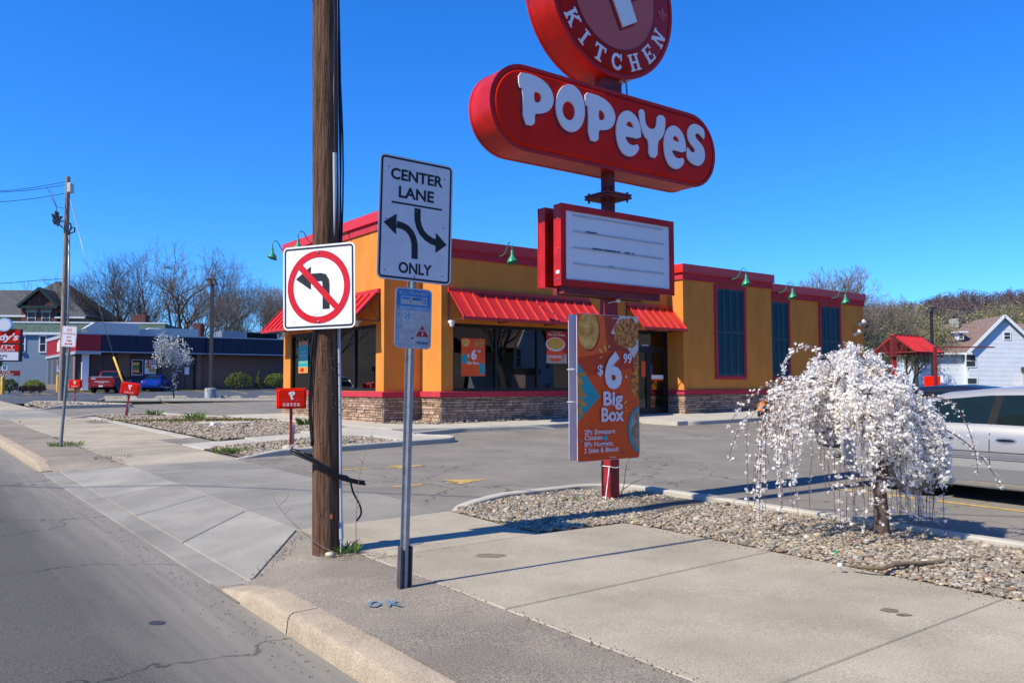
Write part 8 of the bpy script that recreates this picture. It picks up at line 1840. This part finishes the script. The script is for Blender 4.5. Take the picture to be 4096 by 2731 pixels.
# big box poster inside the glass
x0, x1, z0, z1 = fx(1852, 1430), fx(1948, 1430), fz(1900, 1504), fz(1900, 1353); W_ = x1 - x0; H_ = z1 - z0
p_ = sheet(mF, x0, x1, z0, z1, .097, ORP, rest)
disc(mF, x0 + W_ * .18, z0 + H_ * .88, W_ * .17, H_ * .11, .095, BISC, p_); disc(mF, x0 + W_ * .76, z0 + H_ * .87, W_ * .22, H_ * .12, .095, CHIK, p_); disc(mF, x0 + W_ * .13, z0 + H_ * .45, W_ * .13, H_ * .13, .095, TEALP, p_); disc(mF, x0 + W_ * .86, z0 + H_ * .2, W_ * .13, H_ * .17, .095, TEALP, p_)
wtext(mF, p_, '6', x0 + W_ * .52, z0 + H_ * .57, H_ * .27, WPRINT, .092, bold=.04); wtext(mF, p_, '$', x0 + W_ * .3, z0 + H_ * .55, H_ * .09, WPRINT, .092, bold=.02); wtext(mF, p_, '99', x0 + W_ * .74, z0 + H_ * .66, H_ * .07, WPRINT, .092, bold=.02); wtext(mF, p_, 'Big Box', x0 + W_ * .5, z0 + H_ * .35, H_ * .08, WPRINT, .092, fit=W_ * .48, bold=.02)
# teal poster and its neighbours on the street side
sz_ = lambda px, py: bz(PU(px, py, UA)[1])
x0, x1, z0, z1 = lx(1185, 1430), lx(1223, 1430), sz_(1204, 1492), sz_(1204, 1364); W_ = x1 - x0; H_ = z1 - z0
p_ = sheet(mS, x0, x1, z0, z1, .085, TEALP, rest)
disc(mS, x0 + W_ * .28, z0 + H_ * .93, W_ * .26, H_ * .07, .083, CHIK, p_); disc(mS, x0 + W_ * .74, z0 + H_ * .93, W_ * .25, H_ * .07, .083, CHIK, p_); sheet(mS, x0, x1, z0, z0 + H_ * .2, .083, FRY, p_, 'print'); disc(mS, x0 + W_ * .4, z0 + H_ * .1, W_ * .2, H_ * .07, .081, PRED, p_)
wtext(mS, p_, 'FAMOUS', x0 + W_ * .5, z0 + H_ * .66, H_ * .04, WPRINT, .08, fit=W_ * .5); wtext(mS, p_, 'Louisiana', x0 + W_ * .5, z0 + H_ * .56, H_ * .065, WPRINT, .08, fit=W_ * .8, shear=.2); wtext(mS, p_, 'CHICKEN', x0 + W_ * .5, z0 + H_ * .47, H_ * .035, WPRINT, .08, fit=W_ * .5); wtext(mS, p_, '& Seafood', x0 + W_ * .5, z0 + H_ * .34, H_ * .06, YPRINT, .08, fit=W_ * .8, shear=.2)
sheet(mS, lx(1174), lx(1188), sz_(1180, 1480), sz_(1180, 1390), .12, M('poster_lime', (.45, .6, .02)), rest); sheet(mS, lx(1262), lx(1285), sz_(1270, 1492), sz_(1270, 1400), .09, ORP, rest)
# notices on the door
for px0_, px1_, py0, py1, mt in ((2573, 2590, 1445, 1506, ORP), (2602, 2616, 1456, 1500, M('poster_violet2', (.10, .05, .28), var=.1)), (2613, 2660, 1499, 1515, SIGNWHT), (2613, 2660, 1515, 1522, ORP)):
    sheet(mF, fx(px0_), fx(px1_), fz(2610, py1), fz(2610, py0), .088, mt, rest, 'door_notice')
# ================================================================ things the windows mirror, out of the picture
van_col = paintm('gold_paint', (.36, .32, .22), .4, .3)
vt, _, _ = sedan('parked_car', 'gold minivan across the street, seen only in the restaurant windows', WP(-4.5, 60, -.13), rz_car, van_col, (4.9, 1.95, 1.75), .33, 1)
h2 = copy_tree(hs); h2['label'] = 'pale sided house beyond the right edge, seen only mirrored in windows'; q = WP(44, -14); h2.location = (q.x, q.y, 0); h2.rotation_euler = (0, 0, TH + R(150))
h3 = copy_tree(hs); h3['label'] = 'pale sided house across the street, seen only mirrored in windows'; q = WP(-22, 78); h3.location = (q.x, q.y, .8); h3.rotation_euler = (0, 0, TH + R(100))
def reftree(me, u, v, sc, lb, rz=0):
    t = thing('bare_tree', lb, 'tree', WP(u, v, -.2), rz); t.scale = (sc, sc, sc); link('trunk_and_branches', me, t)
reftree(tB, 34, -4, .6, 'bare tree beyond the right edge, nearest of the mirrored ones'); reftree(tA, 38, -16, .7, 'bare tree beyond the right edge behind the mirrored house', 1); reftree(tC, 29, -14, .55, 'bare tree beyond the right edge, leftmost of the mirrored ones', 2); reftree(tB, -16, 58, .6, 'bare tree across the street, nearer of the mirrored pair', 3); reftree(tA, -18, 92, .7, 'bare tree across the street, farther of the mirrored pair', 4)
ring = MB(); vs = []; nA = 48  # unseen hill ring, added so windows mirror dark slopes instead of bright sky
for i in range(nA + 1):
    az = R(lerp(46, 318, i / nA)); hgt = 55 + 18 * math.sin(i * .7) + 12 * math.sin(i * 1.9)
    for r_, z_ in ((330, -2), (430, hgt * .6), (540, hgt), (760, -2)): vs.append((r_ * math.sin(az), r_ * math.cos(az), z_))
ring.add(vs, [(i * 4 + j, i * 4 + j + 1, i * 4 + j + 5, i * 4 + j + 4) for i in range(nA) for j in range(3)]); struct(ring.build('hill', HILLM, smooth=True))
# overhead line that crosses the street above the picture
c0, c1 = Vector((-19.5, 9.4, 9.2)), Vector((13, 1.3, 9.0))
line = MB().tube([c0.lerp(c1, i / 14) - Vector((0, 0, .5 * math.sin(math.pi * i / 14))) for i in range(15)], .022, 5).build('overhead_cable', BLKC, smooth=True); tag(line, 'black service cable crossing the street above the view, known by its shadow', 'cable')
for k, c in ((0, c0), (1, c1)):
    t = thing('utility_pole', ('wooden pole across the street that carries the crossing cable', 'wooden pole beyond the right edge that carries the crossing cable')[k], 'utility pole', Vector((c.x, c.y, S(c.x, c.y) - .13))); pole_mesh(9.7, .15, .11, 12, 8, 40 + k, (0, 0), False).build('shaft', WOOD2, t, smooth=50)
# ================================================================ weeds, litter, marks
GRB = leafmat('weed_green', (.10, .17, .03), .3); DRY = M('dry_stalk', (.24, .18, .11), rough=.9, var=.2)
def tuft(label, p, n, h, r, seed, mat=GRB, cat_='weed', name='weed'):
    g = random.Random(seed); mb = MB()
    for i in range(n):
        a, rr_ = g.uniform(0, 6.283), r * math.sqrt(g.random()); b = Vector((rr_ * math.cos(a), rr_ * math.sin(a), 0)); L_ = h * g.uniform(.5, 1.1); d = Vector((math.cos(a) * g.uniform(.1, .8), math.sin(a) * g.uniform(.1, .8), 1)).normalized(); sd = Vector((-math.sin(a + 1), math.cos(a + 1), 0)) * .006 * (h / .1)
        m_ = b + d * L_ * .55; e_ = b + d * L_ + Vector((math.cos(a), math.sin(a), -.6)) * L_ * .25; mb.add([b - sd, b + sd, m_ + sd * .8, m_ - sd * .8, e_], [(0, 1, 2, 3), (3, 2, 4)])
    o = mb.build(name, mat, fix=False); o.location = p; return tag(o, label, cat_)
tuft('green weeds at the foot of the wooden utility pole', pp_ + Vector((.17, -.03, 0)), 60, .13, .12, 1); tuft('low green weeds beside the no stopping post', G(262, 1782), 90, .16, .35, 2); tuft('green weeds at the pavement joint by the driveway corner', G(450, 1830), 60, .08, .4, 3)
tuft('bright grass tuft in the small gravel bed, left of the kerb end', G(890, 1808, .05), 110, .14, .22, 4, cat_='grass'); tuft('bright grass tuft in the small gravel bed near the ENTER sign', G(945, 1806, .05), 90, .14, .25, 5, cat_='grass'); tuft('grass tuft behind the cable coil of the wooden pole', G(1230, 1700, .05), 120, .32, .28, 6, cat_='grass'); tuft('grass tuft at the far kerb of the big gravel bed', G(775, 1676, .05), 70, .35, .3, 7, cat_='grass'); tuft('yellow-flowered weed by the leaning EXIT sign', G(618, 1660, .05), 60, .3, .25, 8); tuft('small weed in the gravel left of the pylon post', G(2285, 2007, .05), 40, .09, .08, 9)
tuft('tiny weeds at the bed corner beside the pavement', G(2030, 2086, .02), 50, .05, .12, 10)
mo_ = leafcloud('moss_patch', None, lambda g, n: (np.stack([g.normal(0, 1.3, n), g.normal(0, .35, n), g.uniform(.02, .07, n)], 1), np.tile([0, 0, 1.0], (n, 1))), 2600, .05, [(.14, .15, .03), (.18, .17, .04)], 4); mo_.location = G(820, 1684, .05); mo_.rotation_euler = (0, 0, R(8))
tag(mo_, 'flat olive moss patch on the big gravel bed', 'moss')
def twigs(label, p, paths, r=.004, mat=DRY):
    mb = MB()
    for pts in paths: mb.tube(cat(pts, 4), [lerp(r, r * .35, i / (4 * (len(pts) - 1))) for i in range(4 * (len(pts) - 1) + 1)], 5)
    o = mb.build('dry_stalk', mat, smooth=True); o.location = p; return tag(o, label, 'stalk')
twigs('tall dry stalk standing right of the wooden pole', pp_ + Vector((.28, -.1, 0)), [[(0, 0, 0), (0, 0, .35), (.03, 0, .7), (.14, 0, 1.08)], [(.01, 0, .4), (.03, 0, .45), (.05, 0, .46)], [(.06, 0, .8), (.02, 0, .84), (-.02, 0, .85)]])
twigs('dry stalk leaning left across the foot of the wooden pole', pp_ + Vector((.16, -.17, 0)), [[(0, 0, 0), (-.2, 0, .1), (-.42, 0, .28), (-.55, 0, .42), (-.62, 0, .55)], [(-.5, 0, .36), (-.44, 0, .42)], [(-.55, 0, .44), (-.48, 0, .5), (-.47, 0, .56)]])
twigs('budding twig growing right of the pylon post', Vector((*XY(PU0 + .12, PV0 - .05), zg)), [[(0, 0, 0), (.05, 0, .2), (.08, 0, .42), (.15, 0, .55)], [(.03, 0, .12), (.15, 0, .2), (.3, 0, .26)]], .006, M('twig_green', (.14, .13, .05)))
mb = MB(); g = random.Random(12)
for i in range(70): a = Vector((g.gauss(.1, .22), g.gauss(-.05, .07), .004)); t = g.uniform(0, 6.28); mb.tube([a, a + Vector((math.cos(t), math.sin(t) * .5, .05)) * g.uniform(.03, .12)], .0022, 3, False)
o = mb.build('dead_grass', DRY); o.location = pp_ + Vector((.2, -.18, 0)); tag(o, kind='stuff')
mb = MB()
for i in range(160): q = WP(g.gauss(3.4, .03), g.uniform(15.8, 24), 0.0); t = g.uniform(0, 6.28); mb.tube([q, q + Vector((math.cos(t), math.sin(t), .1)) * g.uniform(.04, .12)], .003, 3, False)
o = mb.build('dead_grass', DRY); tag(o, kind='stuff')
mb = MB()
for i in range(1500):          # grit along the gutter and the edges of the slabs
    k = g.random()
    if k < .45: u, v, of = 2.12 - abs(g.gauss(0, .16)), g.uniform(2, 17), -.128
    elif k < .7: u, v, of = g.gauss(3.4, .03), g.uniform(1.5, 8), 0
    elif k < .85: v = g.uniform(6.8, 8.1); u = 2.45 + (v - 6.8) * .72 + g.gauss(.05, .06); of = ap(u, v) + .004 if u < 3.4 else 0
    else: u, v, of = 6.34 - abs(g.gauss(0, .12)), g.uniform(1, 6.4), 0.003
    p = WP(u, v, of); s = g.uniform(.003, .009); mb.add([p + Vector((s, 0, 0)), p + Vector((-s * .6, s * .8, 0)), p + Vector((-s * .6, -s * .8, 0)), p + Vector((0, 0, s))], [(0, 1, 3), (1, 2, 3), (2, 0, 3)])
o = mb.build('grit', M('grit_stone', (.20, .175, .14), rough=.9, var=.4, scale=9), fix=False); tag(o, kind='stuff')
# marks on the pavement
STAIN = M('pavement_stain', (.17, .14, .10), rough=.95, var=.3, scale=14); BLUEP = M('blue_spray', (.09, .27, .46), rough=.9, var=.5, scale=40, col2=(.2, .26, .3))
def decal(px, py, a, b, seed, parent, mat=STAIN, name='stain', off=.004):
    g = random.Random(seed); c = G(px, py); u0, v0 = UV(c.x, c.y); n = 18; k = [1 + g.uniform(-.18, .18) for _ in range(n)]; pts = []
    for i in range(n): t = 6.2832 * i / n; x, y = c.x + a * k[i] * math.cos(t), c.y + b * k[i] * math.sin(t); u, v = UV(x, y); pts.append((u, v, SUV(u, v) + off))
    MB().add(pts, [tuple(range(n))]).build(name, mat, parent, fix=False)
decal(1960, 2222, .135, .085, 1, sw); decal(3555, 2440, .055, .045, 2, sw); decal(3615, 2458, .05, .03, 3, sw); decal(630, 2415, .06, .05, 4, sw, M('oil_spot', (.045, .042, .04), rough=.6), 'stain', -.126)
okm = thing('spray_mark', 'blue sprayed letters on the verge asphalt below the leaning sign post', 'marking', G(1530, 2415))
for pts in ([(1478, 2412), (1495, 2404), (1515, 2408), (1520, 2418), (1500, 2426), (1480, 2424), (1476, 2414)], [(1550, 2402), (1556, 2414), (1558, 2424)], [(1585, 2403), (1560, 2413), (1605, 2424)], [(1545, 2412), (1580, 2410)]):
    q = [G(*p) - G(1530, 2415) for p in pts]; mb = MB()
    for a_, b_ in zip(q, q[1:]):
        e_ = (b_ - a_); k = Vector((-e_.y, e_.x, 0)).normalized() * .011; e_ = e_.normalized() * .006; mb.add([a_ - e_ - k, b_ + e_ - k, b_ + e_ + k, a_ - e_ + k], [(0, 1, 2, 3)])
    mb.v = [(x, y, z + .005) for x, y, z in mb.v]; mb.build('stroke', BLUEP, okm, fix=False)
# litter and small things
for i, (px, py, lb, col, s) in enumerate(((853, 1703, 'white upturned cup on the big gravel bed', (.8, .8, .8), .09), (3360, 2262, 'scrap of white paper at the end of the fallen branch', (.75, .75, .77), .022), (3345, 2212, 'tiny green bottle cap under the cherry tree', (.02, .35, .12), .018))):
    o = MB().lathe([(s, 0), (s * 1.05, s * .3), (s * .8, s), (s * .2, s * 1.08)], 10).build(('cup', 'paper_scrap', 'bottle_cap')[i], M('litter_%d' % i, col, var=.05), smooth=40); o.location = G(px, py, .055); tag(o, lb, ('cup', 'litter', 'litter')[i])
for i, (px, w_) in enumerate(((865, .55), (948, .55))):
    o = MB().lathe([(w_, -.02), (w_, .035), (w_ * .97, .045), (0.01, .045)], 22).build('access_cover', CONC_PALE, smooth=30); o.location = G(px, 1692, .06); o.scale = (1, .8, 1); tag(o, ('left', 'right')[i] + ' one of two flat concrete discs in the big gravel bed', 'cover', 'concrete discs in the gravel')
rk = random.Random(4); 
o = MB(); o.v = [tuple(Vector(v) * (1 + rk.uniform(-.1, .1))) for v in (ICO_V * np.array([.05, .035, .028])).tolist()]; o.f = [tuple(int(i) for i in t) for t in ICO_F]; o = o.build('stone', M('pale_stone', (.5, .44, .32), var=.15), smooth=True); o.location = pp_ + Vector((.07, -.2, .015)); tag(o, 'pale rounded stone at the foot of the wooden pole', 'stone')
